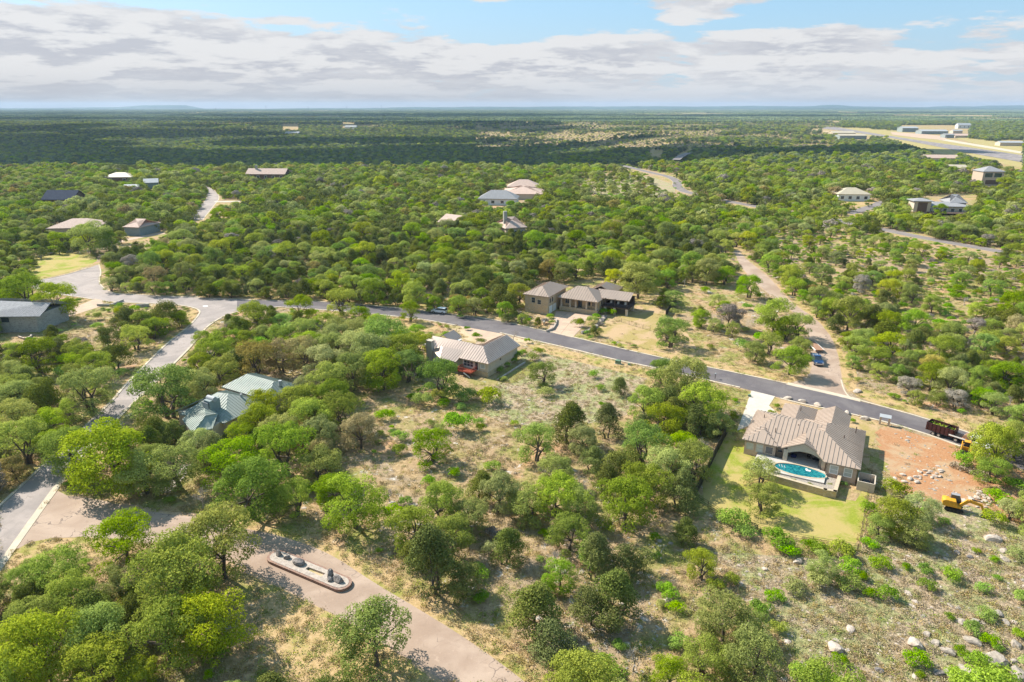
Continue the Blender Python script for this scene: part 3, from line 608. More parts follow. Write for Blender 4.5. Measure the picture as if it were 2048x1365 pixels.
# deck sheet with a hole for the pool: bridge ring built from radial quads
cx0, cy0 = 4.15, 1.45
def ray_out(a):
    best = 1e9
    for i in range(len(outer)):
        (x0, y0), (x1, y1) = outer[i], outer[(i + 1) % len(outer)]
        dx, dy = math.cos(a), math.sin(a); ex, ey = x1 - x0, y1 - y0; dn = dx * ey - dy * ex
        if abs(dn) < 1e-9: continue
        tt = ((x0 - cx0) * ey - (y0 - cy0) * ex) / dn; s_ = ((x0 - cx0) * dy - (y0 - cy0) * dx) / dn
        if tt > 0 and -1e-6 <= s_ <= 1 + 1e-6: best = min(best, tt)
    return best
angs = sorted(set([math.atan2(y - cy0, x - cx0) for x, y in pool] + [math.atan2(y - cy0, x - cx0) for x, y in outer]))
def ray_pool(a, k=1.0):
    best = 0
    for i in range(40):
        (x0, y0), (x1, y1) = pool[i], pool[(i + 1) % 40]
        dx, dy = math.cos(a), math.sin(a); ex, ey = x1 - x0, y1 - y0; dn = dx * ey - dy * ex
        if abs(dn) < 1e-9: continue
        tt = ((x0 - cx0) * ey - (y0 - cy0) * ex) / dn; s_ = ((x0 - cx0) * dy - (y0 - cy0) * dx) / dn
        if tt > 0 and -1e-6 <= s_ <= 1 + 1e-6: best = max(best, tt)
    return best * k
na = len(angs); pts = []
for a in angs:
    ri, ro = ray_pool(a), ray_out(a); rc = min(ri + 0.45, ro - 0.02)
    pts.append([(cx0 + r * math.cos(a), cy0 + r * math.sin(a)) for r in (ri, rc, ro)])
dm = MB(); cm = MB(); wl = MB()
for i in range(na):
    a, b = pts[i], pts[(i + 1) % na]
    dm.add([(*a[1], 0.80), (*a[2], 0.80), (*b[2], 0.80), (*b[1], 0.80), (*a[2], 0.0), (*b[2], 0.0)], [(0, 1, 2, 3), (1, 4, 5, 2)])
    cm.add([(*a[0], 0.83), (*a[1], 0.83), (*b[1], 0.83), (*b[0], 0.83), (*a[1], 0.79), (*b[1], 0.79)], [(0, 1, 2, 3), (1, 4, 5, 2)])
    wl.add([(*a[0], 0.83), (*b[0], 0.83), (*b[0], -0.6), (*a[0], -0.6)], [(0, 1, 2, 3)])
dm.build('paving', M['deckpave'], dk); cm.build('coping', M['coping'], dk)
M['pool_tile'] = mat('blue pool plaster', (0.10, 0.36, 0.40), 0.6, 0, 0.3, 0.15, 2.5)
wl.add([(*p[0], -0.6) for p in pts], [tuple(range(na))]); wl.build('basin', M['pool_tile'], dk)
wm = bpy.data.materials.new('pool water'); wm.use_nodes = True; t = NT(wm.node_tree); p_ = t.n['Principled BSDF']
g = t.add('ShaderNodeTexCoord').outputs['Object']; vo = t.add('ShaderNodeTexVoronoi', feature='SMOOTH_F1'); vo.inputs['Scale'].default_value = 2.6
nz = t.add('ShaderNodeTexNoise'); nz.inputs['Scale'].default_value = 2.0; t.link(g, nz.inputs['Vector']); t.link(nz.outputs['Color'], vo.inputs['Vector'])
c = t.mix(t.step(t.noise(g, 2.2, 5, 0.7, 1.2), 0.44, 0.60), (0.006, 0.095, 0.125), (0.03, 0.25, 0.26)); t.link(c, p_.inputs['Base Color'])
p_.inputs['Roughness'].default_value = 0.08; p_.inputs['IOR'].default_value = 1.33
bn = t.add('ShaderNodeBump'); bn.inputs['Strength'].default_value = 0.3; t.link(t.noise(g, 4, 3), bn.inputs['Height']); t.link(bn.outputs[0], p_.inputs['Normal'])
M['water'] = wm
MB().add([(*p[0], 0.68) for p in pts], [tuple(range(na))]).build('water', wm, dk)
st = MB()
for k in range(3): st.box((0.75 + 0.45 * k, 2.0 - 0.1 * k, 0.70), (0.10, 1.1 - 0.15 * k, 0.03), 0.3)
st.build('pool_step', M['roof_white'], dk)
sf = MB(); sf.box((5.3, 2.2, 0.74), (0.7, 0.45, 0.1)); sf.box((5.0, 2.5, 0.76), (0.3, 0.3, 0.12), 0.5); tag(sf.build('pool_float', M['white']), 'small white float drifting on the swimming pool', 'float'); o = bpy.data.objects['pool_float']; o.location = PL(6, -4); o.rotation_euler.z = A0
rw = empty('retaining_wall', PL(0, 0), A0, 'tan stone retaining wall below the pool terrace', 'retaining wall')
path = [(3.0, -6.6), (14.4, -7.6), (15.8, -7.4), (16.0, -2.0)]
def wall_run(mb, path, th, z0, z1, z0b=None):
    for a, b in zip(path, path[1:]):
        d = Vector((b[0] - a[0], b[1] - a[1])); L = d.length; mb.box(((a[0] + b[0]) / 2, (a[1] + b[1]) / 2, (z0 + z1) / 2), (L + th * 0.98, th, z1 - z0), math.atan2(d.y, d.x))
m_ = MB(); wall_run(m_, path, 0.42, 0, 1.15); m_.build('masonry', M['limestone'], rw)
m_ = MB(); wall_run(m_, path, 0.55, 1.15, 1.25); m_.build('coping', M['coping'], rw)
m_ = MB(); m_.prism([(3.2, -6.3), (14.4, -7.3), (15.6, -7.1), (15.7, -2.0), (14.1, -2.0), (14.1, -4.9), (3.2, -4.9)], 0, 0.55); m_.build('planting_bed', M['mulch'], rw)
# patio furniture
so = empty('outdoor_sofa', PL(8.3, 3.6, 0.9), A0, 'dark blue corner sofa under the pool patio roof', 'sofa')
MB().box((0.3, 0.9, 0.22), (2.2, 0.8, 0.42)).box((-0.6, 0.0, 0.22), (0.8, 1.0, 0.42)).build('seat', M['blue_cloth'], so, bevel=0.05)
MB().box((0.3, 1.35, 0.5), (2.2, 0.2, 0.8)).box((-0.98, 0.3, 0.5), (0.2, 1.8, 0.8)).build('backrest', M['blue_cloth'], so, bevel=0.05)
ot = empty('ottoman', PL(8.5, 1.7, 0.9), A0, 'dark blue ottoman in front of the patio sofa', 'ottoman')
MB().box((0, 0, 0.28), (0.9, 0.8, 0.3)).build('cushion', M['blue_cloth'], ot, bevel=0.05); MB().box((0, 0, 0.07), (0.8, 0.7, 0.12)).build('base', M['dk_steel'], ot)
tb = empty('patio_table', PL(11.7, 2.6, 0.9), A0, 'round patio table with chairs beside the right pier', 'table')
MB().tube((0, 0, 0.66), (0, 0, 0.72), 0.6, 0.6, 20).build('tabletop', M['deckpave'], tb); MB().tube((0, 0, 0), (0, 0, 0.66), 0.08).tube((0, 0, 0), (0, 0, 0.04), 0.35, 0.3, 12).build('leg', M['dk_steel'], tb)
for i in range(4):
    a = i * math.pi / 2 + 0.5; q = PL(11.7 + 0.95 * math.cos(a), 2.6 + 0.95 * math.sin(a), 0.9)
    ch = empty('patio_chair', q, A0 + a, ['dark patio chair on the house side of the round table', 'dark patio chair nearest the sofa at the round table', 'dark patio chair on the pool side of the round table', 'dark patio chair by the right pier at the round table'][(i + 0) % 4], 'chair', 'chairs round the patio table')
    MB().box((0, 0, 0.42), (0.45, 0.45, 0.06)).build('seat', M['dk_steel'], ch); MB().box((0.22, 0, 0.7), (0.05, 0.45, 0.5)).build('backrest', M['dk_steel'], ch)
    for sx in (-.18, .18):
        for sy in (-.18, .18): MB().tube((sx, sy, 0), (sx, sy, .4), .025, n=5).build('leg', M['dk_steel'], ch)
en = empty('equipment_screen', PL(18.7, -3.0), A0, 'pale walled pool equipment enclosure at the house corner', 'enclosure')
m_ = MB(); wall_run(m_, [(0, 0), (2.4, 0), (2.4, 3.2), (0.0, 3.2), (0, 0.15)], 0.14, 0, 1.6); m_.build('wall', M['stucco_pale'], en); MB().box((1.2, 1.7, 0.5), (1.1, 1.0, 0.9)).tube((0.6, 0.9, 0), (0.6, 0.9, 0.9), 0.3).build('pump', M['dk_steel'], en)

# ---------------- stone house behind the road
O = (10.6, 192.1, 0)
hc = empty('stone_house', O, R_(-27), 'two storey limestone house with brown roof, columned terrace and raised porch', 'house')
m_ = MB(); m_.box((-3.85, 6.8, 2.72), (7.4, 13.6, 5.44)); m_.build('tower_wall', M['limestone'], hc)
m_ = MB(); m_.box((6.8, 11.6, 2.07), (12.2, 7.6, 4.14)); m_.build('wall', M['limestone'], hc)
m_ = MB(); m_.box((10.4, 20.0, 2.2), (7.0, 8.0, 4.4)); m_.build('rear_wall', M['stucco'], hc)
rf = MB(); fc = hip(-8.2, 0.4, 0.0 - 0.4, 14.2, 5.5, 7.4, 'v', 4.6, 4.2); fc += hip(0.6, 13.4, 5.2, 16.5, 4.2, 6.9, 'u', 4.2, 5.6)
fc += [[(13.2, 9.3, 4.5), (21.5, 9.3, 4.5), (21.0, 14.8, 5.7), (10.0, 14.8, 5.7)], [(21.5, 18.5, 4.6), (13.0, 18.5, 4.6), (10.0, 14.8, 5.7), (21.0, 14.8, 5.7)]]
fc += hip(6.4, 14.6, 15.5, 25.0, 4.4, 6.5, 'v', 0.01, None)
roof_faces(rf, fc, 0.2, 0.8); rf.build('roof', M['roof_brown'], hc)
tr = MB(); tr.box((6.9, 6.55, 0.6), (12.0, 0.5, 1.3)); tr.box((6.9, 7.3, 1.15), (12.0, 1.3, 0.12)); tr.build('terrace', M['limestone'], hc)
for u in (1.4, 4.2, 6.0, 9.4, 12.4): MB().box((u, 6.7, 2.7), (0.5, 0.5, 2.9)).build('column', M['stucco_pale'], hc)
for u in (2.8, 9.6, 11.3): opening(hc, 'window', (u, 7.8), 2.7, 1.2, 1.4, '-v', 'glass', 'stucco_pale', 0.1, 1)
opening(hc, 'door', (6.9, 7.8), 2.3, 1.1, 2.1, '-v', 'brown_wall' if False else 'glass', 'brown_wall', 0.12)
opening(hc, 'window', (-4.8, 0.0), 3.9, 1.1, 1.5, '-v', 'glass', 'stucco_pale', 0.1, 0, 1); opening(hc, 'window', (-2.9, 0.0), 3.5, 1.1, 1.2, '-v', 'glass', 'stucco_pale', 0.1, 0, 1)
opening(hc, 'window', (-0.15, 1.6), 3.9, 0.9, 1.4, '+u', 'glass', 'stucco_pale', 0.1); opening(hc, 'window', (-0.15, 3.2), 3.9, 0.9, 1.4, '+u', 'glass', 'stucco_pale', 0.1)
m_ = MB(); m_.box((-0.11, 2.2, 1.15), (0.07, 2.2, 2.2)); m_.build('garage_door', M['white'], hc); m_ = MB(); m_.box((-0.11, 5.0, 1.15), (0.07, 2.2, 2.2)); m_.build('garage_door', M['white'], hc)
opening(hc, 'window', (12.9, 9.6), 2.8, 0.9, 1.4, '+u', 'glass', 'stucco_pale', 0.1)
pd = MB(); pd.box((17.4, 12.3, 2.15), (8.2, 6.6, 0.3)); pd.build('porch_floor', M['wood_dark'], hc)
for u, v in ((20.9, 9.3), (17.2, 9.3), (20.9, 15.2), (14.3, 9.3)):
    MB().box((u, v, 1.0), (0.65, 0.65, 2.0)).build('pier', M['stucco_pale'], hc)
    MB().box((u, v, 3.45), (0.22, 0.22, 2.4)).build('post', M['wood_dark'], hc)
rl = MB()
for z in (2.45, 3.2): rl.tube((13.7, 9.05, z), (21.4, 9.05, z), 0.04, n=5); rl.tube((21.4, 9.05, z), (21.4, 15.4, z), 0.04, n=5)
for i in range(40): rl.box((13.8 + i * 0.19, 9.05, 2.82), (0.04, 0.04, 0.75))
for i in range(30): rl.box((21.4, 9.1 + i * 0.21, 2.82), (0.04, 0.04, 0.75))
rl.build('railing', M['rail'], hc)
m_ = MB(); m_.box((17.4, 15.5, 3.4), (7.6, 0.2, 2.2)); m_.build('back_wall', M['wood_dark'], hc)
for u in (15.2, 17.4, 19.6):
    q = Matrix.Rotation(R_(-27), 3, 'Z') @ Vector((u, 11.6, 2.3)); ch = empty('porch_chair', (O[0] + q.x, O[1] + q.y, 2.3), R_(-27), {15.2: 'white porch chair nearest the stone house wall', 17.4: 'middle white chair on the raised porch', 19.6: 'white porch chair at the outer end of the porch'}[u], 'chair', 'white chairs on the raised porch')
    MB().box((0, 0, .42), (.6, .6, .1)).build('seat', M['white'], ch); MB().box((0, .28, .75), (.6, .07, .65)).build('backrest', M['white'], ch)

# ---------------- house with the deck, centre
O = (-5.5, 142.7, 0)
hb = empty('deck_house', O, R_(-30), 'cream sided house with ribbed grey brown roof and red timber deck', 'house')
m_ = MB(); m_.box((-3.7, 7.2, 1.73), (7.0, 13.4, 3.46)); m_.build('wall', M['stucco_pale'], hb)
m_ = MB(); m_.box((-3.7, 7.1, 0.6), (7.1, 13.5, 1.2)); m_.build('plinth', M['limestone'], hb)
m_ = MB(); m_.box((-12.6, 6.0, 1.5), (10.6, 8.0, 3.0)); m_.box((-17.0, 9.4, 1.5), (3.4, 6.0, 3.0)); m_.build('side_wall', M['white_wall'], hb)
rf = MB(); fc = [[(-7.8, -0.1, 3.5), (0.35, -0.1, 3.5), (-3.8, 4.3, 5.7), (-7.8, 4.3, 5.7)], [(0.35, -0.1, 3.5), (0.35, 14.5, 3.5), (-3.3, 14.2, 5.7), (-3.8, 4.3, 5.7)],
    [(-7.8, 14.5, 3.6), (-7.8, 4.3, 3.6), (-3.8, 4.3, 5.7), (-3.3, 14.2, 5.7)]]
fc += [[(-19.3, 2.4, 3.3), (-7.9, 2.4, 3.3), (-7.9, 6.2, 5.1), (-19.3, 6.0, 5.1)], [(-7.9, 10.4, 3.3), (-19.3, 10.4, 3.3), (-19.3, 6.0, 5.1), (-7.9, 6.2, 5.1)]]
fc += [[(-12.2, -1.2, 2.9), (-7.6, -1.3, 2.9), (-7.6, 2.6, 4.35), (-14.0, 2.6, 4.35)], [(-17.6, 2.6, 3.2), (-12.2, -1.2, 2.9), (-14.0, 2.6, 4.35)]]
fc += hip(-20.8, -16.0, 9.0, 13.6, 3.2, 4.6, 'v', 0.01, 0.01)
roof_faces(rf, fc, 0.18, 0.7); rf.build('roof', M['roof_bare'], hb)
m_ = MB(); m_.add([(-7.8, -0.1, 3.3), (-7.8, 4.3, 3.3), (-7.8, 4.3, 5.6), (-7.65, -0.1, 3.3), (-7.65, 4.3, 3.3), (-7.65, 4.3, 5.6)], [(0, 1, 2), (3, 5, 4), (0, 2, 5, 3)]); m_.build('step_gable', M['trim_brown'], hb)
m_ = MB(); m_.box((-17.2, 1.9, 2.7), (1.6, 1.1, 5.4), 0); m_.box((-17.2, 1.9, 5.5), (1.8, 1.3, 0.2)); m_.build('chimney', M['stucco_pale'], hb)
opening(hb, 'window', (-5.4, 0.5), 2.35, 2.5, 1.3, '-v', 'glass', 'white', 0.12, 2, 1); opening(hb, 'window', (-1.6, 0.5), 2.45, 1.2, 1.1, '-v', 'blind', 'white', 0.1)
opening(hb, 'door', (-3.2, 0.5), 2.3, 0.8, 2.0, '-v', 'glass', 'white', 0.1)
m_ = MB(); m_.box((-0.18, 6.0, 2.6), (0.05, 0.5, 0.35)); m_.build('wall_vent', M['dk_steel'], hb)
dkk = MB(); dkk.box((-4.9, -0.9, 1.2), (3.6, 2.4, 0.16)); 
dkk.build('deck', M['red_wood'], hb)
dkk = MB()
for (a, b) in (((-6.7, -2.1), (-3.1, -2.1)), ((-3.1, -2.1), (-3.1, 0.3)), ((-6.7, -2.1), (-6.7, 0.3))):
    for z in (1.4, 2.15): dkk.tube((a[0], a[1], z), (b[0], b[1], z), 0.06, n=4)
    L = math.dist(a, b)
    for i in range(int(L / 0.3) + 1): f = i * 0.3 / L; dkk.box((a[0] + (b[0] - a[0]) * f, a[1] + (b[1] - a[1]) * f, 1.75), (0.07, 0.07, 0.9))
dkk.build('deck_railing', M['red_wood'], hb)
for u, v in ((-6.5, -1.9), (-3.3, -1.9)): MB().box((u, v, 0.56), (0.18, 0.18, 1.12)).build('post', M['wood_dark'], hb)
sp = MB(); sp.tube((-3.3, -1.9, 0), (-4.9, -2.4, 1.2), 0.12, n=5); sp.build('stair', M['white_wall'], hb)
pg = empty('pergola', (O[0] + (-21.5) * .866 - (-0.0) * -.5 * 0 - 6.0 * -.5 * 1.0, O[1] + (-21.5) * -.5 + 6.0 * .866, 0), R_(-30), 'weathered reddish pergola at the chimney end of the deck house', 'pergola')
for a in (0, 3.4):
    for b in (0, 3.4): MB().box((a, b, 1.3), (0.16, 0.16, 2.6)).build('post', M['red_wood'], pg)
m_ = MB(); 
for i in range(9): m_.box((1.7, -0.3 + i * 0.5, 2.7), (4.2, 0.12, 0.16))
for b in (0, 3.4): m_.box((b, 1.7, 2.55), (0.14, 4.4, 0.16))
m_.build('rafters', M['white_wall'], pg)
ed = MB(); ed.box((2.6, 6.3, 0.15), (0.4, 13, 0.3)); o = ed.build('garden_edging', M['rock_pale']); o.location = (-5.5, 142.7, 0); o.rotation_euler.z = R_(-30); tag(o, 'low pale stone garden edging along the deck house', 'edging')

# ---------------- green roofed house, left
hd = empty('green_roofed_house', (-55, 112, 0), R_(-30), 'house with weathered green metal roof and wide metal capped chimney', 'house')
rf = MB(); fc = [[(-13.4, 13.2, 3.2), (0.2, 13.2, 3.2), (-2.6, 17.6, 5.1), (-10.6, 17.6, 5.1)], [(0.2, 13.2, 3.2), (0.2, 22, 3.2), (-2.6, 17.6, 5.1)], [(0.2, 22, 3.2), (-13.4, 22, 3.2), (-10.6, 17.6, 5.1), (-2.6, 17.6, 5.1)], [(-13.4, 22, 3.2), (-13.4, 13.2, 3.2), (-10.6, 17.6, 5.1)]]
fc += [[(-9.0, 0.5, 3.2), (1.6, 2.2, 3.2), (-4.2, 7.9, 5.7), (-6.4, 7.2, 5.7)], [(1.6, 2.2, 3.2), (1.0, 12.6, 3.2), (-4.2, 7.9, 5.7)], [(1.0, 12.6, 3.2), (-11, 12.6, 3.2), (-6.4, 7.2, 5.7), (-4.2, 7.9, 5.7)], [(-11, 12.6, 3.2), (-11, 0.5, 3.2), (-6.4, 7.2, 5.7)]]
fc += [[(-6.6, -0.7, 3.2), (0.0, -3.3, 3.2), (-0.8, 0.2, 4.9), (-6.0, 3.9, 5.2)], [(0.0, -3.3, 3.2), (1.6, -0.4, 3.2), (-0.6, 2.6, 4.4), (-0.8, 0.2, 4.9)], [(-0.6, 2.6, 4.4), (-6.0, 3.9, 5.2), (-0.8, 0.2, 4.9)]]
roof_faces(rf, fc, 0.18, 0.6); roof = rf.build('roof', M['roof_green'], hd)
m_ = MB(); m_.prism([(-12.9, 13.7), (-0.3, 13.7), (-0.3, 21.5), (-12.9, 21.5)], 0, 3.18); m_.prism([(-10.5, 1.2), (1.0, 2.8), (0.5, 12.1), (-10.5, 12.1)], 0, 3.17); m_.prism([(-6.0, -0.4), (-0.2, -2.8), (1.1, -0.4), (0.2, 3.0), (-5.8, 2.6)], 0, 3.16); m_.build('wall', M['stucco_pale'], hd)
m_ = MB(); m_.box((-3.2, 3.6, 5.0), (1.7, 2.2, 2.9)); ch = m_.build('chimney', M['grey_wall'], hd)
m_ = MB(); m_.tube((-4.2, 3.6, 6.5), (-2.2, 3.6, 6.5), 0.5, 0.5, 14); m_.build('chimney_cap', M['roof_white'], ch)
sk = MB(); sk.box((-3.3, 2.15, 4.9), (1.6, 0.08, 2.6)); sk.build('chimney_panel', M['roof_white'], ch)
MB().tube((-1.2, 18.0, 4.2), (-1.2, 18.0, 5.4), 0.35, 0.35, 10).build('roof_vent', M['roof_white'], roof); MB().tube((-2.4, 9.4, 4.6), (-2.4, 9.4, 5.4), 0.22, 0.22, 8).build('roof_vent', M['roof_white'], roof)
opening(hd, 'window', (-4.8, 1.95), 1.6, 1.4, 1.3, '-v', 'glass', 'trim_green', 0.1)
gw = MB(); q0 = [P(405, 925), P(420, 929), P(440, 930), P(455, 926)]; wall_run(gw, [(p.x, p.y) for p in q0], 0.4, 0, 0.8); tag(gw.build('garden_wall', M['greystone']), 'short curved stone garden wall beside the green roofed house', 'garden wall')
lane('stone_walk', [(325, 986), (345, 968), (358, 952), (372, 930)], 2.2, M['paving_stone'], 0.05, 24)

# ---------------- grey stone house cut by the left edge
he = empty('corner_house', (-139.6, 179.4, 0), R_(-2), 'grey limestone house with steep pale roof cut by the photo edge', 'house')
m_ = MB(); m_.prism([(-12, 0), (-4.5, -4.2), (11.5, -3.2), (12.5, 8), (-12, 8)], 0, 4.7); m_.build('wall', M['greystone'], he)
rf = MB(); roof_faces(rf, [[(-14.5, 0.6, 4.7), (-4.2, -5.0, 4.7), (-3.6, 2.5, 7.2), (-14.5, 3.5, 7.4)], [(-4.2, -5.0, 4.7), (13.2, -3.8, 4.7), (12.0, 3.0, 6.6), (-3.6, 2.5, 7.2)], [(13.2, 9, 4.7), (-14.5, 9, 4.7), (-14.5, 3.5, 7.4), (-3.6, 2.5, 7.2), (12.0, 3.0, 6.6)]], 0.2, 0.5); rf.build('roof', M['roof_grey'], he)
ww = MB(); a = Vector((-3.7, -4.15)); d = Vector((16, 1.0)).normalized()
for s0, s1, z0, z1, nm in ((1.2, 4.4, 1.0, 4.3, 'window'), (6.0, 8.0, 2.9, 4.2, 'window')):
    b = a + d * s0; c = a + d * s1; o2 = Vector((d.y, -d.x)) * 0.06
    x = MB(); x.add([(b.x + o2.x, b.y + o2.y, z0), (c.x + o2.x, c.y + o2.y, z0), (c.x + o2.x, c.y + o2.y, z1), (b.x + o2.x, b.y + o2.y, z1), (b.x, b.y, z0), (c.x, c.y, z0), (c.x, c.y, z1), (b.x, b.y, z1)], [(0, 1, 2, 3), (4, 5, 1, 0), (3, 2, 6, 7), (5, 6, 2, 1), (4, 0, 3, 7)])
    x.build(nm, M['glass'], he)
gw = MB(); q0 = [P(38, 676), P(50, 680), P(62, 676), P(63, 672)]; wall_run(gw, [(p.x, p.y) for p in q0], 0.35, 0, 0.5); tag(gw.build('garden_wall', M['rock_pale']), 'low curved pale garden wall below the corner house', 'garden wall')
gw = MB(); q0 = [P(196, 612.5), P(222, 613), P(235, 608), P(246, 603.5)]; wall_run(gw, [(p.x, p.y) for p in q0], 0.4, 0, 0.7); tag(gw.build('entry_wall', M['greystone']), 'curved stone entry wall with dark shrub by the pink driveway', 'entry wall')
gw = MB(); q0 = [P(275, 615), P(297, 614)]; wall_run(gw, [(p.x, p.y) for p in q0], 0.5, 0, 1.0); tag(gw.build('stone_wall', M['greystone']), 'short straight stone wall facing the road near the cul-de-sac', 'stone wall')

# ---------------- houses and sheds further off
def far_house(name, px, wpx, depth, ang, eh, rh, wall, roof, label, cat='house', kind='gable', z=0, wins=0, dirw='-v', chim=False, extra=None):
    a = P(px[0] - wpx / 2, px[1], z); b = P(px[0] + wpx / 2, px[1], z); W_ = (b - a).length
    g0 = float(gz((a.x + b.x) / 2, a.y)); c = (a + b) / 2
    r = empty(name, (c.x, c.y, g0 if z == 0 else z), R_(ang), label, cat)
    MB().box((0, depth / 2, eh / 2), (W_, depth, eh)).build('wall', M[wall], r)
    rf = MB(); o = 0.6
    fc = hip(-W_ / 2 - o, W_ / 2 + o, -o, depth + o, eh, rh, 'u', 0.01 if kind == 'gable' else None, 0.01 if kind == 'gable' else None)
    roof_faces(rf, fc, 0.3, 0); rr = rf.build('roof', M[roof], r)
    if kind == 'gable':
        g = MB()
        for s in (-1, 1): x = s * (W_ / 2 - 0.02); g.add([(x, 0, eh), (x, depth, eh), (x, depth / 2, rh - 0.3)], [(0, 1, 2)])
        g.build('gable_end', M[wall], r)
    for i in range(wins):
        x = -W_ / 2 + W_ * (i + 0.5) / wins; opening(r, 'window', (x, 0), eh * 0.5, min(2.0, W_ / wins * 0.45), eh * 0.42, '-v', 'glass', 'white', 0.15)
    if chim: m_ = MB(); m_.box((-W_ * 0.3, depth * 0.45, rh * 0.6), (1.6, 1.2, rh * 1.4)); m_.build('chimney', M['greystone'], rr)
    return r, W_
far_house('farmhouse', (995, 411), 76, 14, -6, 4.0, 8.5, 'white_wall', 'roof_grey', 'long house with grey shingled hip roof deep among the oaks', kind='hip', wins=4)
far_house('barn', (1045, 400), 80, 30, -4, 3.8, 7.6, 'stucco_pale', 'roof_pink', 'broad pale pink roof behind the grey shingled house', 'barn', kind='hip')
far_house('ranch_house', (1046, 386), 62, 16, -5, 4.2, 8.5, 'grey_wall', 'roof_pink', 'grey walled ranch house with pinkish roof, farthest of the central three', kind='hip', wins=5)
far_house('cottage', (893, 462), 40, 12, -38, 4.0, 7.2, 'stucco_pale', 'roof_pink', 'pale cottage roof half hidden in oaks left of the chimney house', wins=1)
far_house('chimney_house', (1032, 478), 42, 14, 22, 5.2, 9.2, 'stucco', 'roof_pink', 'tan house with stone chimney and pinkish roof among the oaks', kind='hip', wins=3, chim=True)
far_house('ridge_house', (532, 361), 78, 14, -3, 5.0, 9.0, 'brown_wall', 'roof_pink', 'long reddish roofed house with stone chimneys on the forest ridge', kind='gable', wins=5, chim=True)
far_house('cupola_house', (236, 366), 54, 14, 3, 4.5, 7.5, 'brown_wall', 'roof_cream', 'pale roofed house with a small cupola in the left woods', kind='hip', wins=2)
a_ = P(226, 357); r = empty('gazebo', (a_.x, a_.y + 6, 7), 0, 'small white peaked cupola above the pale roof', 'cupola'); bpy.data.objects.remove(r)
far_house('metal_shed', (304, 378), 24, 10, 24, 4.5, 7, 'grey_wall', 'roof_white', 'small greenish metal shed with pale gable roof', 'shed')
far_house('small_cabin', (263, 386), 26, 8, 10, 3.5, 5.5, 'grey_wall', 'roof_white', 'little pale roofed cabin peeking from trees left of the shed', 'cabin')
far_house('solar_house', (117, 411), 62, 14, -2, 3.5, 8.5, 'brown_wall', 'roof_dark', 'house with dark blue black roof far left in the woods')
far_house('courtyard_house', (150, 472), 96, 16, 8, 3.8, 7.0, 'stucco', 'roof_pink', 'wide pink brown hip roofed house behind the left oaks', kind='hip')
far_house('garage', (266, 472), 34, 14, -12, 4.2, 7.0, 'grey_wall', 'roof_pink', 'grey green garage with tan roof beside the courtyard house', 'garage', kind='hip')
far_house('garden_pavilion', (1311, 317), 26, 10, 3, 6.0, 11.0, 'white_wall', 'roof_white', 'two storey pale blue white house in front of dark forest', wins=5)
far_house('cream_house', (1707, 403), 60, 14, -6, 4.5, 8.0, 'white_wall', 'roof_cream', 'white house with cream roof and dark gabled entry beside the far road', kind='hip', wins=4)
r, W_ = far_house('modern_house', (1896, 428), 86, 16, -8, 4.2, 5.8, 'stucco_pale', 'roof_grey', 'sprawling modern stone house with glass walls on the right slope', kind='hip', wins=6)
MB().box((-W_ * .62, 2, 3.6), (9, 8, 7.2)).build('tower', M['stucco_pale'], r); MB().box((-W_ * .62, -2.06, 3.6), (5, .1, 5.6)).build('wood_panel', M['brown_wall'], r)
rf = MB(); roof_faces(rf, hip(-W_ * .62 - 5.5, -W_ * .62 + 5.5, -3, 7, 7.2, 8.4), .3, 0); roof_faces(rf, hip(W_ * .1, W_ * .5, 6, 20, 5.5, 9.5), .3, 0); rf.build('upper_roof', M['roof_grey'], r)
MB().box((W_ * .3, 13, 2.7), (W_ * .36, 12, 5.4)).build('upper_wall', M['stucco'], r); MB().box((0, -4, 1.0), (W_, 7, 0.4)).build('deck', M['wood_dark'], r)
r, W_ = far_house('tower_house', (1982, 373), 40, 14, -4, 11.0, 14.5, 'stucco', 'roof_grey', 'tall grey roofed tower house with large upper balcony openings', kind='hip')
for x in (-W_ * .22, W_ * .22): opening(r, 'balcony_opening', (x, 0), 8.2, W_ * .36, 3.2, '-v', 'glass', 'stucco_pale', 0.4)
opening(r, 'garage_door', (0, 0), 3.0, W_ * .66, 3.4, '-v', 'brown_wall', 'stucco_pale', 0.4)
far_house('hangar', (1706, 279), 52, 26, -4, 6.5, 9, 'grey_wall', 'roof_cream', 'nearest cream roofed aircraft hangar left of the runway', 'hangar')
far_house('hangar', (1688, 273), 44, 30, -4, 6.5, 9.5, 'roof_cream', 'roof_cream', 'cream aircraft hangar just behind the nearest one', 'hangar')
far_house('hangar', (1820, 264.5), 30, 30, -6, 9, 12, 'grey_wall', 'roof_white', 'grey blue aircraft hangar beyond the runway apron', 'hangar')
far_house('hangar', (1869, 269), 50, 30, -6, 6.5, 9.5, 'grey_wall', 'roof_white', 'widest pale roofed aircraft hangar beyond the apron', 'hangar')
far_house('hangar', (1899, 276.5), 17, 20, -6, 6, 8, 'grey_wall', 'roof_grey', 'small grey hangar at the right end of the apron', 'hangar')
far_house('hangar', (2023, 292.5), 42, 18, -12, 5, 7, 'stucco_pale', 'roof_white', 'tan walled hangar near the right photo edge beside the taxiway', 'hangar')
far_house('storage_building', (1928, 276), 34, 26, -6, 4, 7, 'stucco_pale', 'roof_pink', 'low tan roofed storage building behind the taxiway trees', 'building')
far_house('storage_building', (1915, 267.5), 18, 16, -6, 6, 8, 'stucco_pale', 'roof_white', 'low pale building between apron and upper white house', 'building')
far_house('white_house', (1928, 257.5), 24, 16, -6, 9, 14, 'white_wall', 'roof_white', 'white house on the wooded rise above the hangars', wins=3)
far_house('warehouse', (1884, 323), 62, 16, -8, 3.5, 6.5, 'stucco_pale', 'roof_pink', 'long low pinkish roof beside the runway grass', 'warehouse')
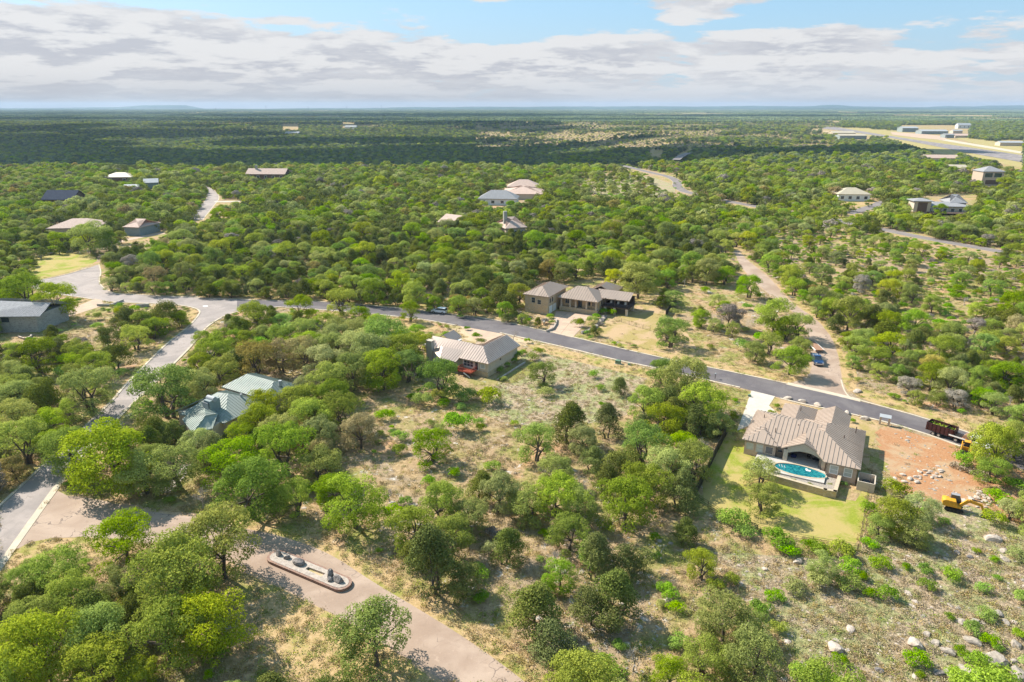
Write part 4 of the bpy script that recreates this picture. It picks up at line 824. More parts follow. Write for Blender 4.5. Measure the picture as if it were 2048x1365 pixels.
far_house('warehouse', (1916, 344), 34, 14, -8, 3.5, 6, 'stucco_pale', 'roof_cream', 'small pale roof in the oaks below the runway', 'warehouse')
far_house('farm_shed', (582, 257.5), 26, 30, 2, 6, 10, 'white_wall', 'roof_white', 'long white farm shed in the distant plain, left one', 'shed')
far_house('farm_shed', (700, 251.5), 22, 40, 2, 7, 10, 'white_wall', 'roof_white', 'pair of distant white roofs right of the long farm shed', 'shed')
for x, y, h, l in ((532.5, 221, 9, 'tallest thin radio mast on the left horizon'), (617, 221, 7, 'thin radio mast on the horizon, second from the left'), (694, 220, 6, 'thin radio mast on the horizon near the middle left'), (763, 219.5, 8, 'rightmost thin radio mast on the left horizon'), (432, 224, 7, 'short radio mast on the horizon left of the tallest')):
    p = P(x, y); s_ = p.y * 0.00073
    r = empty('radio_mast', (p.x, p.y, 0), 0, l, 'mast', 'radio masts on the horizon'); MB().tube((0, 0, 0), (0, 0, h * s_), s_ * .35, s_ * .2, 4).build('mast', M['dk_steel'], r); MB().box((0, 0, h * s_ * .8), (s_ * 1.2, s_ * .5, s_ * .5)).build('antenna', M['dk_steel'], r)

# ================================================================ stone island
A_ = P(541, 1112); B_ = P(699, 1178); d = (B_ - A_); ang = math.atan2(d.y, d.x); Lx = d.length
isl = empty('traffic_island', ((A_.x + B_.x) / 2, (A_.y + B_.y) / 2, 0), ang, 'long stone paved traffic island with rounded ends and sunken planter', 'traffic island')
hw = 1.35; hl = Lx / 2
out_ = [(hl - hw + hw * math.cos(a), hw * math.sin(a)) for a in [(-90 + 15 * i) * math.pi / 180 for i in range(13)]] + [(-hl + hw + hw * math.cos(a), hw * math.sin(a)) for a in [(90 + 15 * i) * math.pi / 180 for i in range(13)]]
ins = [(x * (1 - 0.35 / hl), y * (1 - 0.22)) for x, y in out_]
m_ = MB(); n = len(out_)
m_.add([(x, y, 0) for x, y in out_] + [(x, y, 0.42) for x, y in out_] + [(x, y, 0.42) for x, y in ins], [(i, (i + 1) % n, (i + 1) % n + n, i + n) for i in range(n)] + [(i + n, (i + 1) % n + n, (i + 1) % n + 2 * n, i + 2 * n) for i in range(n)]); m_.build('edging', M['redstone'], isl)
hx0, hx1, hy0, hy1 = -0.3, 2.6, -0.45, 0.55
top = MB(); zt = 0.45
big = [(x, y) for x, y in ins]
c_ = ((hx0 + hx1) / 2, (hy0 + hy1) / 2); hole = []
for (x, y) in big:
    dx, dy = x - c_[0], y - c_[1]; k = min(((hx1 - hx0) / 2) / abs(dx) if dx else 9e9, ((hy1 - hy0) / 2) / abs(dy) if dy else 9e9); hole.append((c_[0] + dx * k, c_[1] + dy * k))
top.add([(x, y, zt) for x, y in big] + [(x, y, zt) for x, y in hole] + [(x, y, 0.12) for x, y in hole], [(i, (i + 1) % n, (i + 1) % n + n, i + n) for i in range(n)] + [(i + n, (i + 1) % n + n, (i + 1) % n + 2 * n, i + 2 * n) for i in range(n)])
top.build('paving', M['paving_stone'], isl)
m_ = MB(); m_.box((c_[0], c_[1], 0.13), (hx1 - hx0 + .1, hy1 - hy0 + .1, 0.1)); m_.build('planter_soil', M['bedding'], isl)

def rock_mesh(seed, jag=0.35, flat=0.65, sub=2):
    import bmesh
    bm = bmesh.new(); bmesh.ops.create_icosphere(bm, subdivisions=sub, radius=1.0); r = random.Random(seed)
    dirs = [(Vector((r.gauss(0, 1), r.gauss(0, 1), r.gauss(0, 1))).normalized(), r.uniform(0.55, 0.95)) for _ in range(9)]
    for v in bm.verts:
        for dn, k in dirs:
            dd = v.co.dot(dn)
            if dd > k: v.co -= dn * (dd - k)
        v.co += v.co.normalized() * r.gauss(0, jag * 0.09); v.co.z = max(v.co.z, -0.35) * flat
    me = bpy.data.meshes.new('boulder'); bm.to_mesh(me); bm.free(); return me
RM = {}
for k in ('rock', 'rock_pale', 'rock_dark'):
    RM[k] = []
    for s_ in range(5): me = rock_mesh(s_ * 7 + len(k)); me.materials.append(M[k]); RM[k].append(me)
def boulder(x, y, z, s, k, label, group, rz=None, name='boulder', cat='boulder'):
    o = bpy.data.objects.new(name, random.choice(RM[k])); COL.objects.link(o); o.location = (x, y, z + 0.2 * s[2]); o.scale = s
    o.rotation_euler = (0, 0, random.uniform(0, 6.3) if rz is None else rz); return tag(o, label, cat, group)
ca, sa = math.cos(ang), math.sin(ang); c0 = (A_ + B_) / 2
for (u, v, s, l) in ((-hl + 1.35, 0.3, (.55, .5, .9), 'first dark rock at the rounded left end of the island'), (-hl + 2.9, 0.25, (.5, .45, .7), 'second small dark rock from the island left end'), (-hl + 5.0, 0.25, (1.05, .65, 1.1), 'largest dark rock left of the island planter'),
                     (3.55, 0.35, (.4, .6, 1.3), 'slim upright dark slab right of the island planter'), (4.1, -0.35, (.45, .4, .6), 'small dark rock below the upright slab on the island'), (hl - 1.9, 0.1, (.95, .6, .9), 'jagged dark rock at the right end of the island')):
    boulder(c0.x + u * ca - v * sa, c0.y + u * sa + v * ca, 0.45, s, 'rock_dark', l, 'dark rocks set on the traffic island', ang)
for i, (px, py) in enumerate(((1575, 798), (1605, 805), (1636, 812), (1666, 822), (1694, 828), (1729, 839))):
    p = P(px, py); boulder(p.x, p.y, 0, (1.0, .75, .8), 'rock_pale', ['first', 'second', 'third', 'fourth', 'fifth', 'last'][i] + ' pale boulder from the left in the row along the kerb', 'pale boulders lined up along the kerb')
p = P(1713, 784); boulder(p.x, p.y, 0, (1.3, .9, .8), 'rock_pale', 'lone pale boulder on the verge opposite the pool house', None)
rk = [(1944, 1284, 2.0, 'rock'), (1993, 1322, 3.0, 'rock'), (1940, 1348, 2.6, 'rock'), (2026, 1324, 1.1, 'rock'), (1996, 1228, 1.6, 'rock'), (2007, 1103, 1.3, 'rock'), (1855, 1270, 1.2, 'rock'), (1897, 1348, 1.9, 'rock'), (1895, 1304, 1.7, 'rock'), (2012, 1247, 1.2, 'rock'), (1759, 1342, 1.1, 'rock_dark'), (1828, 1291, 2.2, 'rock_pale'),
      (1985, 1080, 2.6, 'rock_pale'), (1873, 1288, 1.4, 'rock'), (2036, 1350, 2.4, 'rock'), (2010, 1120, 1.3, 'rock'), (1914, 1107, 1.2, 'rock_dark'), (1940, 1115, 1.0, 'rock_dark'), (1880, 1350, 1.5, 'rock_dark'), (1950, 1245, 1.5, 'rock'), (2030, 1290, 1.7, 'rock'), (1700, 1260, 1.4, 'rock_pale'), (1610, 1338, 1.2, 'rock'), (1670, 1300, 2.2, 'rock_pale'), (1640, 1350, 1.5, 'rock_pale'), (1560, 1095, 1.2, 'rock_pale'), (1595, 1125, 1.5, 'rock_pale'), (1530, 1140, 1.0, 'rock_pale')]
ordn = ['topmost', 'second', 'third', 'fourth', 'fifth', 'sixth', 'seventh', 'eighth', 'ninth', 'tenth', 'eleventh', 'twelfth', 'thirteenth', 'fourteenth', 'fifteenth', 'sixteenth', 'seventeenth', 'eighteenth', 'nineteenth', 'twentieth', '21st', '22nd', '23rd', '24th', '25th', '26th', '27th', '28th', '29th', '30th', '31st', '32nd', '33rd', '34th', '35th', '36th', '37th', '38th', '39th', '40th']
rk.sort(key=lambda q: q[1])
for i, (x, y, s_, k) in enumerate(rk):
    p = P(x, y); boulder(p.x, p.y, -0.02 * s_, (s_ * .52, s_ * .40, s_ * .38), k, {'rock': 'grey', 'rock_pale': 'flat pale', 'rock_dark': 'dark'}[k] + ' limestone boulder on the lower right slope, ' + ordn[i] + ' counting downwards', 'limestone boulders on the lower right slope')
# rubble heaps by the excavator
hp = [(1965 + random.gauss(0, 14), 1000 + random.gauss(0, 12)) for _ in range(26)] + [(1850 + random.gauss(0, 22), 950 + random.gauss(0, 10)) for _ in range(22)]
hp.sort(key=lambda q: q[0])
for i, (x, y) in enumerate(hp):
    p = P(x, y); s_ = random.uniform(.25, .62); boulder(p.x, p.y, 0, (s_, s_ * .8, s_ * .8), 'rock_pale', 'rough white rubble stone on the cleared lot, ' + (ordn[i] if i else 'first') .replace('topmost', 'first') + ' counting from the left' if i < 40 else 'rough white rubble stone near the excavator, %s from the right' % ['closest', 'second', 'third', 'fourth', 'fifth', 'sixth', 'seventh', 'eighth'][47 - i], 'rubble stones dug up on the cleared lot', name='rubble_stone', cat='stone')
# garden walls of stacked rock by the stone house driveway
rwl = MB(); q0 = [P(1165, 667), P(1178, 664), P(1190, 657), P(1203, 643), (P(1210, 634))]; 
i = 0
for a, b in zip(q0, q0[1:]):
    for f in (0.0, .2, .4, .6, .8):
        p = a.lerp(b, f); i += 1
        boulder(p.x, p.y, 0, (.9, .7, .9), 'rock_dark' if i % 3 else 'rock', 'rock in the stacked edge right of the pink driveway, %s from the road' % (['first'] + ordn[1:])[i - 1], 'stacked rocks beside the pink driveway')
p = [P(1094, 664.5), P(1106, 660), P(1112, 650), P(1113, 641)]; gw = MB(); wall_run(gw, [(q.x, q.y) for q in p], 0.4, 0, 0.6); tag(gw.build('garden_wall', M['paving_stone']), 'low curved kerb wall left of the pink driveway', 'garden wall')

# ================================================================ vehicles and plant
def wheel(root, x, y, r, wd=0.24):
    t_ = MB().tube((x, y - wd / 2, r), (x, y + wd / 2, r), r, r, 16).build('wheel', M['tyre'], root)
    MB().tube((x, y - wd / 2 - 0.015, r), (x, y + wd / 2 + 0.015, r), r * .58, r * .58, 12).build('rim', M['rim'], t_)
a = P(863, 629); b = P(895, 631.5); c = (P(879, 626.5)); d = P(982, 640) - P(844, 624)
car = empty('parked_car', (c.x, c.y, 0.045), math.atan2(d.y, d.x) + math.pi, 'white SUV parked at the kerb of the dark road', 'car')
MB().side([(-2.4, .35), (-2.45, .75), (-2.35, 1.05), (-1.2, 1.08), (1.2, 1.05), (2.25, .9), (2.4, .6), (2.35, .35)], -0.92, 0.92).build('body', M['car_white'], car, bevel=0.08)
m_ = MB(); m_.add([(-2.3, -.86, 1.05), (1.15, -.86, 1.05), (1.15, .86, 1.05), (-2.3, .86, 1.05), (-2.05, -.70, 1.66), (.35, -.70, 1.68), (.35, .70, 1.68), (-2.05, .70, 1.66)], [(0, 1, 5, 4), (1, 2, 6, 5), (2, 3, 7, 6), (3, 0, 4, 7)]); m_.build('window', M['glass'], car)
MB().add([(-2.12, -.72, 1.66), (.38, -.72, 1.68), (.38, .72, 1.68), (-2.12, .72, 1.66), (-2.0, -.6, 1.74), (.25, -.6, 1.76), (.25, .6, 1.76), (-2.0, .6, 1.74)], [(0, 3, 2, 1), (4, 5, 6, 7), (0, 1, 5, 4), (1, 2, 6, 5), (2, 3, 7, 6), (3, 0, 4, 7)]).build('roof', M['car_white'], car)
for x in (-1.45, 1.5):
    for y in (-.85, .85): wheel(car, x, y, .37)
for y in (-.65, .65): MB().box((2.36, y, .75), (.08, .4, .16)).build('headlight', M['lamp_clear'], car); MB().box((-2.42, y, .9), (.06, .3, .2)).build('tail_light', M['lamp_red'], car)
for y in (-1.0, 1.0): MB().box((.95, y, 1.1), (.2, .16, .14)).build('mirror', M['car_white'], car)

# dark blue pickup with a flatbed trailer, nose towards the road junction
c = P(1633, 726); pt = empty('pickup_truck', (c.x, c.y, 0.04), R_(-100), 'dark blue pickup truck parked on the tan road near the junction', 'truck')
MB().side([(-2.9, .55), (-2.9, 1.1), (-.4, 1.12), (1.3, 1.12), (2.6, 1.0), (2.75, .7), (2.7, .45), (-2.8, .45)], -1.0, 1.0).build('body', M['truck_blue'], pt, bevel=0.08)
MB().add([(-.7, -.93, 1.1), (1.25, -.93, 1.1), (1.25, .93, 1.1), (-.7, .93, 1.1), (-.5, -.75, 1.8), (.55, -.75, 1.8), (.55, .75, 1.8), (-.5, .75, 1.8)], [(0, 1, 5, 4), (1, 2, 6, 5), (2, 3, 7, 6), (3, 0, 4, 7)]).build('window', M['glass'], pt)
MB().box((0.02, 0, 1.84), (1.15, 1.55, .1)).build('roof', M['truck_blue'], pt)
MB().box((-1.8, -.85, 1.3), (2.2, .1, .35)).box((-1.8, .85, 1.3), (2.2, .1, .35)).box((-2.85, 0, 1.3), (.1, 1.8, .35)).build('bed', M['truck_blue'], pt)
MB().box((2.72, 0, .6), (.15, 1.9, .3)).build('bumper', M['rim'], pt)
for x in (-1.7, 1.75):
    for y in (-.92, .92): wheel(pt, x, y, .42)
for y in (-.75, .75): MB().box((2.74, y, .9), (.06, .35, .2)).build('headlight', M['lamp_clear'], pt)
tl = MB(); tl.box((-1.8, 0, 1.25), (1.6, 1.2, .3)); tl.box((-1.5, .2, 1.5), (.7, .6, .25)); tg = tl.build('tool_box', M['white'], None, bevel=.03); tg.location = pt.location; tg.rotation_euler = pt.rotation_euler; tag(tg, 'pale tool box in the bed of the blue pickup', 'tool box')
c2 = P(1632, 700); tr = empty('flatbed_trailer', (c2.x, c2.y, 0.04), R_(-94), 'long pale flatbed trailer with ramps behind the blue pickup', 'trailer')
MB().box((-1.0, 0, .7), (7.0, 2.1, .14)).build('deck', M['rust'], tr); MB().box((-1.0, -1.08, .68), (7.0, .1, .22)).box((-1.0, 1.08, .68), (7.0, .1, .22)).build('frame', M['white'], tr)
MB().tube((2.5, -.9, .6), (4.0, 0, .55), .06).tube((2.5, .9, .6), (4.0, 0, .55), .06).build('drawbar', M['dk_steel'], tr)
for y in (-.75, .75): MB().box((-5.4, y, .35), (2.3, .55, .08)).build('ramp', M['dk_steel'], tr)
for x in (-1.8, -.8):
    for y in (-1.2, 1.2): wheel(tr, x, y, .36)

# dump trailer with brush and the pale flatbed truck that tows it
d = P(1980, 908) - P(1858, 868); ra = math.atan2(d.y, d.x)
c = P(1881, 871); dt = empty('dump_trailer', (c.x, c.y, 0.05), ra, 'dark maroon high sided dump trailer full of cut brush', 'trailer')
MB().box((0, -1.1, 1.45), (4.6, .08, 1.5)).box((0, 1.1, 1.45), (4.6, .08, 1.5)).build('side_panel', M['maroon'], dt); MB().box((-2.3, 0, 1.45), (.08, 2.2, 1.5)).build('tailgate', M['maroon'], dt); MB().box((2.3, 0, 1.45), (.08, 2.2, 1.5)).box((0.9, 0, 1.75), (.08, 2.2, .9)).build('headboard', M['maroon'], dt)
MB().box((0, 0, .75), (4.6, 2.2, .12)).build('floor', M['dk_steel'], dt)
rb = MB()
for i in range(7):
    for y in (-1.17, 1.17): rb.box((-2.1 + i * .7, y, 1.45), (.08, .06, 1.5))
rb.build('stake', M['maroon'], dt)
MB().tube((2.3, -.8, .6), (4.2, 0, .6), .07).tube((2.3, .8, .6), (4.2, 0, .6), .07).tube((3.2, 0, .6), (3.2, 0, 1.1), .15).build('drawbar', M['dk_steel'], dt)
for x in (-.9, .05):
    for y in (-1.2, 1.2): wheel(dt, x, y, .38)
c = P(1941, 891); ft = empty('flatbed_truck', (c.x, c.y, 0.05), ra, 'pale flatbed work truck with tank, towing the dump trailer', 'truck')
MB().box((-1.6, 0, 1.0), (3.6, 2.2, .14)).build('flatbed', M['rust'], ft); MB().box((-1.6, -1.1, 1.12), (3.6, .06, .2)).box((-1.6, 1.1, 1.12), (3.6, .06, .2)).box((.15, 0, 1.6), (.08, 2.1, 1.1)).build('rack', M['white'], ft)
MB().tube((-.9, -.7, 1.45), (-.9, .7, 1.45), .38, .38, 14).build('tank', M['rust'], ft)
MB().side([(.3, .5), (.3, 1.25), (2.0, 1.25), (3.2, 1.1), (3.3, .7), (3.25, .45), (.4, .4)], -.98, .98).build('body', M['white'], ft, bevel=.07)
MB().add([(.3, -.92, 1.24), (1.9, -.92, 1.24), (1.9, .92, 1.24), (.3, .92, 1.24), (.4, -.75, 1.95), (1.35, -.75, 1.95), (1.35, .75, 1.95), (.4, .75, 1.95)], [(0, 1, 5, 4), (1, 2, 6, 5), (2, 3, 7, 6), (3, 0, 4, 7)]).build('window', M['glass'], ft)
MB().box((.88, 0, 1.99), (1.1, 1.6, .1)).build('roof', M['white'], ft)
for x in (-2.2, 2.3):
    for y in (-.95, .95): wheel(ft, x, y, .42)

# compact skid loader
c = P(1931, 904); sl = empty('skid_loader', (c.x, c.y, 0.02), ra - R_(75), 'small orange skid loader on the red soil beside the truck', 'loader')
MB().box((-.3, 0, .75), (1.5, 1.1, .7)).build('body', M['orange'], sl, bevel=.06); MB().box((-.1, 0, 1.5), (1.0, .9, .9)).build('cab', M['dk_steel'], sl, bevel=.04); MB().box((-.1, 0, 1.99), (1.1, 1.0, .08)).build('roof', M['orange'], sl)
for y in (-.72, .72):
    MB().tube((-.9, y, 1.5), (.9, y, 1.0), .09, n=6).tube((.9, y, 1.0), (1.25, y, .3), .09, n=6).build('lift_arm', M['orange'], sl)
MB().side([(1.2, .1), (1.8, .1), (1.75, .18), (1.3, .25), (1.25, .7), (1.18, .7)], -.85, .85).build('bucket', M['dk_steel'], sl)
for x in (-.8, .45):
    for y in (-.66, .66): wheel(sl, x, y, .36)

# excavator
c = P(1906, 1020); ex = empty('excavator', (c.x, c.y, 0.03), R_(-28), 'orange tracked excavator digging on the rubble strewn lot', 'excavator'); ex.scale = (.86, .86, .86)
for y in (-.85, .85):
    tk = MB().side([(-1.5, .35), (-1.2, .08), (1.2, .08), (1.5, .35), (1.3, .68), (-1.3, .68)], y - .22, y + .22).build('track', M['tyre'], ex, bevel=.04)
    rr = MB()
    for x in (-1.1, -.55, 0, .55, 1.1): rr.tube((x, y - .25, .33), (x, y + .25, .33), .16, n=10)
    rr.build('roller', M['dk_steel'], tk)
MB().box((0, 0, .5), (1.6, 1.4, .35)).tube((0, 0, .6), (0, 0, .9), .55, n=16).build('undercarriage', M['dk_steel'], ex)
MB().side([(-1.9, .9), (-1.95, 1.9), (-1.5, 2.15), (.1, 2.1), (.3, 1.3), (1.0, 1.25), (1.0, .9)], -1.0, .25).side([(-1.9, .9), (-1.9, 1.85), (-1.3, 2.0), (-.8, 1.9), (-.8, .9)], .25, 1.0).build('body', M['orange'], ex, bevel=.08)
MB().side([(-.7, .9), (-.7, 2.5), (-.5, 2.7), (.6, 2.7), (.95, 1.9), (1.0, .9)], .28, 1.05).build('cab', M['glass'], ex, bevel=.06)
MB().box((0.0, .66, 2.74), (1.3, .86, .08)).build('cab_roof', M['roof_grey'], ex)
def beam(mb, pts, w, y=0):
    for (x0, z0, h0), (x1, z1, h1) in zip(pts, pts[1:]):
        d = Vector((x1 - x0, z1 - z0)).normalized(); n_ = Vector((-d.y, d.x))
        mb.side([(x0 - n_.x * h0, z0 - n_.y * h0), (x1 - n_.x * h1, z1 - n_.y * h1), (x1 + n_.x * h1, z1 + n_.y * h1), (x0 + n_.x * h0, z0 + n_.y * h0)], y - w / 2, y + w / 2)
m_ = MB(); beam(m_, [(.8, 1.2, .22), (1.9, 2.5, .28), (3.9, 2.1, .2)], .34, -.25); m_.build('boom', M['orange'], ex)
m_ = MB(); beam(m_, [(3.7, 2.35, .2), (4.55, .55, .13)], .28, -.25); m_.build('stick', M['orange'], ex)
m_ = MB(); beam(m_, [(1.0, 1.1, .08), (2.2, 2.2, .06)], .16, .05); beam(m_, [(2.3, 2.85, .08), (3.7, 2.75, .06)], .16, -.25); m_.build('ram', M['dk_steel'], ex)
MB().side([(4.4, .6), (4.75, .5), (4.9, .05), (4.55, -.1), (4.05, .0), (4.15, .25)], -.6, .1).build('bucket', M['dk_steel'], ex)

# white sign board on posts by the kerb
c = P(1768, 850); sb = empty('notice_board', (c.x, c.y, 0), A0, 'white sloped board on two stone posts beside the road', 'notice board')
for x in (-.75, .75): MB().box((x, 0, .8), (.35, .35, 1.6)).build('post', M['stucco_pale'], sb)
MB().add([(-1.0, -.5, 1.6), (1.0, -.5, 1.6), (1.0, .5, 1.9), (-1.0, .5, 1.9), (-1.0, -.5, 1.68), (1.0, -.5, 1.68), (1.0, .5, 1.98), (-1.0, .5, 1.98)], [(0, 3, 2, 1), (4, 5, 6, 7), (0, 1, 5, 4), (1, 2, 6, 5), (2, 3, 7, 6), (3, 0, 4, 7)]).build('panel', M['roof_white'], sb)
for x, y, l, s_ in ((1236, 728, 'green utility box on the kerb verge, left one', 1.0), (1258, 731, 'smaller pale utility pedestal right of the green box', .5), (1499, 794, 'green utility pedestal at the foot of the white driveway', .5)):
    p = P(x, y); u = empty('utility_box', (p.x, p.y, 0), -.5, l, 'utility box', 'utility boxes on the verge'); MB().box((0, 0, .4 * s_ + .1), (1.2 * s_, .9 * s_, .8 * s_)).build('cabinet', M['utility_green'], u, bevel=.03); MB().box((0, 0, .05), (1.5 * s_, 1.2 * s_, .1)).build('base', M['concrete'], u)
p = P(1430, 758); mb_ = empty('mailbox', (p.x, p.y, 0), -.6, 'pale blue roadside mailbox among the oaks by the road', 'mailbox'); MB().box((0, 0, .55), (.1, .1, 1.1)).build('post', M['wood_dark'], mb_); MB().box((0, 0, 1.2), (.25, .5, .25)).build('box', M['roof_white'], mb_)
p = P(1118, 655); lp = empty('garden_lamp', (P(1088, 651).x, P(1088, 651).y, 0), 0, 'small stone lamp pillar left of the pink driveway', 'lamp'); MB().box((0, 0, .5), (.5, .5, 1.0)).build('pillar', M['limestone'], lp); MB().box((0, 0, 1.12), (.3, .3, .25)).build('lantern', M['white'], lp)

# fences
def fence(name, pxs, h, post, m, label, step=2.4, mesh=None, rail=True, z=0, solid=False):
    pts = [P(*p) for p in pxs]; c = pts[0]; r = empty(name, (c.x, c.y, 0), 0, label, 'fence'); L = MB(); 
    for a, b in zip(pts, pts[1:]):
        d = b - a; n_ = max(1, int(d.length / step)); a2, b2 = a - c, b - c
        for i in range(n_ + (b is pts[-1])): q = a2.lerp(b2, i / n_); MB().box((q.x, q.y, h / 2), (post, post, h)).build('post', m, r)
        if solid:
            k = Vector((-d.y, d.x, 0)).normalized() * .03; L.add([a2 + k, b2 + k, b2 + k + Vector((0, 0, h)), a2 + k + Vector((0, 0, h)), a2 - k, b2 - k, b2 - k + Vector((0, 0, h)), a2 - k + Vector((0, 0, h))], [(0, 1, 2, 3), (7, 6, 5, 4), (3, 2, 6, 7)])
        else:
            for z_ in ((.15, .5, .85, h - .05) if h < 1.4 else (.3, .8, 1.3, h - .05)): L.tube((a2.x, a2.y, z_), (b2.x, b2.y, z_), 0.02, n=4)
    L.build('panel' if solid else 'wire', mesh or m, r); return r
fence('privacy_fence', [(1457, 862), (1435, 903), (1410, 955), (1387, 1002)], 1.9, .1, M['black_metal'], 'black screened fence left of the pool house lawn', 2.4, solid=True)
fence('wire_fence', [(1390, 1000), (1470, 1050), (1560, 1076), (1625, 1088), (1714, 1103)], 1.2, .06, M['black_metal'], 'thin black wire fence along the foot of the pool house lawn')
fence('wire_fence', [(1716, 1103), (1728, 1030), (1742, 955)], 1.2, .06, M['wood_dark'], 'thin wire fence right of the pool house lawn', 3.0)
fence('wire_fence', [(1228, 640), (1258, 650), (1300, 662)], 1.2, .06, M['black_metal'], 'wire fence across the dry yard below the porch')
fence('screen_fence', [(1331, 634), (1342, 617), (1352, 601)], 1.8, .12, M['black_metal'], 'short black screened fence right of the stone house yard', 2.4, solid=True)
fence('rail_fence', [(95, 503), (160, 508), (205, 500)], 1.1, .15, M['white_wall'], 'pale rail fence beyond the corner lawn', 3.0)
# ornamental grasses in the planting bed are plants: see below
# ================================================================ vegetation
def leaf_mat(name, lo, hi, trans=0.30, var=0.5):
    m = bpy.data.materials.new(name); m.use_nodes = True; t = NT(m.node_tree); t.n.clear(); out = t.add('ShaderNodeOutputMaterial')
    at = t.add('ShaderNodeAttribute', attribute_name='tint'); oi = t.add('ShaderNodeObjectInfo')
    c = t.mix(at.outputs['Fac'], lo, hi)
    hs_ = t.add('ShaderNodeHueSaturation'); t.link(c, hs_.inputs['Color'])
    t.link(t.math('ADD', t.math('MULTIPLY', oi.outputs['Random'], 0.030), 0.483), hs_.inputs['Hue'])
    r2 = t.math('FRACT', t.math('MULTIPLY', oi.outputs['Random'], 17.3)); t.link(t.math('ADD', t.math('MULTIPLY', r2, var), 1.0 - var / 2), hs_.inputs['Value'])
    r3 = t.math('FRACT', t.math('MULTIPLY', oi.outputs['Random'], 53.1)); t.link(t.math('ADD', t.math('MULTIPLY', r3, 0.3), 0.82), hs_.inputs['Saturation'])
    d = t.add('ShaderNodeBsdfDiffuse'); tr = t.add('ShaderNodeBsdfTranslucent'); mx = t.add('ShaderNodeMixShader'); mx.inputs[0].default_value = trans
    t.link(hs_.outputs[0], d.inputs[0]); t.link(hs_.outputs[0], tr.inputs[0]); t.link(d.outputs[0], mx.inputs[1]); t.link(tr.outputs[0], mx.inputs[2]); t.link(mx.outputs[0], out.inputs[0])
    return m
LM = {
 'olive':   leaf_mat('olive oak leaves', (0.170, 0.225, 0.026), (0.44, 0.505, 0.072), .38),
 'bright':  leaf_mat('bright green leaves', (0.131, 0.215, 0.016), (0.350, 0.483, 0.040), .38),
 'pale':    leaf_mat('pale grey green oak leaves', (0.23, 0.26, 0.070), (0.49, 0.52, 0.15), .33),
 'yellow':  leaf_mat('yellow green spring leaves', (0.231, 0.273, 0.021), (0.473, 0.514, 0.079), .36),
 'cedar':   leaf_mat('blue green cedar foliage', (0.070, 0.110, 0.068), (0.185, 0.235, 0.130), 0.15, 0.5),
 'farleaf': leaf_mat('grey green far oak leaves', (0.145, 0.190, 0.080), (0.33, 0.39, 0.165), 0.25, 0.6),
 'tawny':   leaf_mat('tawny oak leaves', (0.27, 0.21, 0.06), (0.48, 0.4, 0.14)),
 'juniper': leaf_mat('dark juniper foliage', (0.092, 0.124, 0.024), (0.259, 0.281, 0.059), 0.2, 0.45),
 'shrub':   leaf_mat('fresh green shrub leaves', (0.126, 0.236, 0.011), (0.336, 0.525, 0.029), .36),
 'bare':    leaf_mat('sparse grey twigs', (0.2, 0.17, 0.14), (0.4, 0.35, 0.29), 0.1),
}
def mesh_np(name, V, F4, mats, midx=None, tint=None):
    me = bpy.data.meshes.new(name); nv, nf = len(V), len(F4)
    me.vertices.add(nv); me.vertices.foreach_set('co', np.asarray(V, np.float32).ravel())
    me.loops.add(nf * 4); me.loops.foreach_set('vertex_index', np.asarray(F4, np.int32).ravel())
    me.polygons.add(nf); me.polygons.foreach_set('loop_start', np.arange(0, nf * 4, 4, dtype=np.int32))
    for m in mats: me.materials.append(m)
    if midx is not None: me.polygons.foreach_set('material_index', np.asarray(midx, np.int32))
    me.update(calc_edges=True)
    if tint is not None:
        a = me.attributes.new('tint', 'FLOAT', 'FACE'); a.data.foreach_set('value', np.asarray(tint, np.float32))
    return me
def leaf_quads(C, N, S, rg):
    """C centres, N normals, S sizes -> rhombic quads"""
    n = len(C); N = N / (np.linalg.norm(N, axis=1, keepdims=True) + 1e-9)
    A = np.cross(N, rg.normal(size=(n, 3))); A /= np.linalg.norm(A, axis=1, keepdims=True) + 1e-9; B = np.cross(N, A)
    S = S[:, None]; q = np.stack([C - A * S * .5, C - B * S * .36, C + A * S * .5, C + B * S * .36], 1)
    return q.reshape(-1, 3), np.arange(4 * n).reshape(n, 4)
def lumps_cloud(L, R, per, size, rg, flat=0.9, inner=0.2, nb=0.75):
    """L lump centres, R radii: leaves sit on the lumps' upper shells"""
    Cs, Ns, Ts, Ss = [], [], [], []
    for c, r in zip(L, R):
        k = max(3, int(per * r * r)); d = rg.normal(size=(k, 3)); d[:, 2] = np.abs(d[:, 2]) * 0.9 - 0.28 * rg.random(k); d /= np.linalg.norm(d, axis=1, keepdims=True)
        rad = r * (1 - inner * rg.random(k) ** 1.5 + 0.12 * rg.normal(size=k) * 0.6); p = d * rad[:, None]; p[:, 2] *= flat
        Cs.append(c + p); Ns.append(d + nb * rg.normal(size=(k, 3)) * 0.6 + np.array([0, 0, .25])); Ts.append(np.clip(rg.normal(rg.uniform(.3, .7), .18, k), 0, 1)); Ss.append(size * rg.uniform(.7, 1.35, k))
    C = np.concatenate(Cs); q, f = leaf_quads(C, np.concatenate(Ns), np.concatenate(Ss), rg); return q, f, np.concatenate(Ts)
def tube_np(path, rad, n=6):
    V, F = [], []
    for i, (p, r) in enumerate(zip(path, rad)):
        d = Vector(path[min(i + 1, len(path) - 1)]) - Vector(path[max(i - 1, 0)]); u = d.orthogonal().normalized(); w = d.normalized().cross(u)
        for k in range(n): a = 2 * math.pi * k / n; V.append(tuple(Vector(p) + (u * math.cos(a) + w * math.sin(a)) * r))
    for i in range(len(path) - 1):
        for k in range(n): F.append((i * n + k, i * n + (k + 1) % n, (i + 1) * n + (k + 1) % n, (i + 1) * n + k))
    return V, F
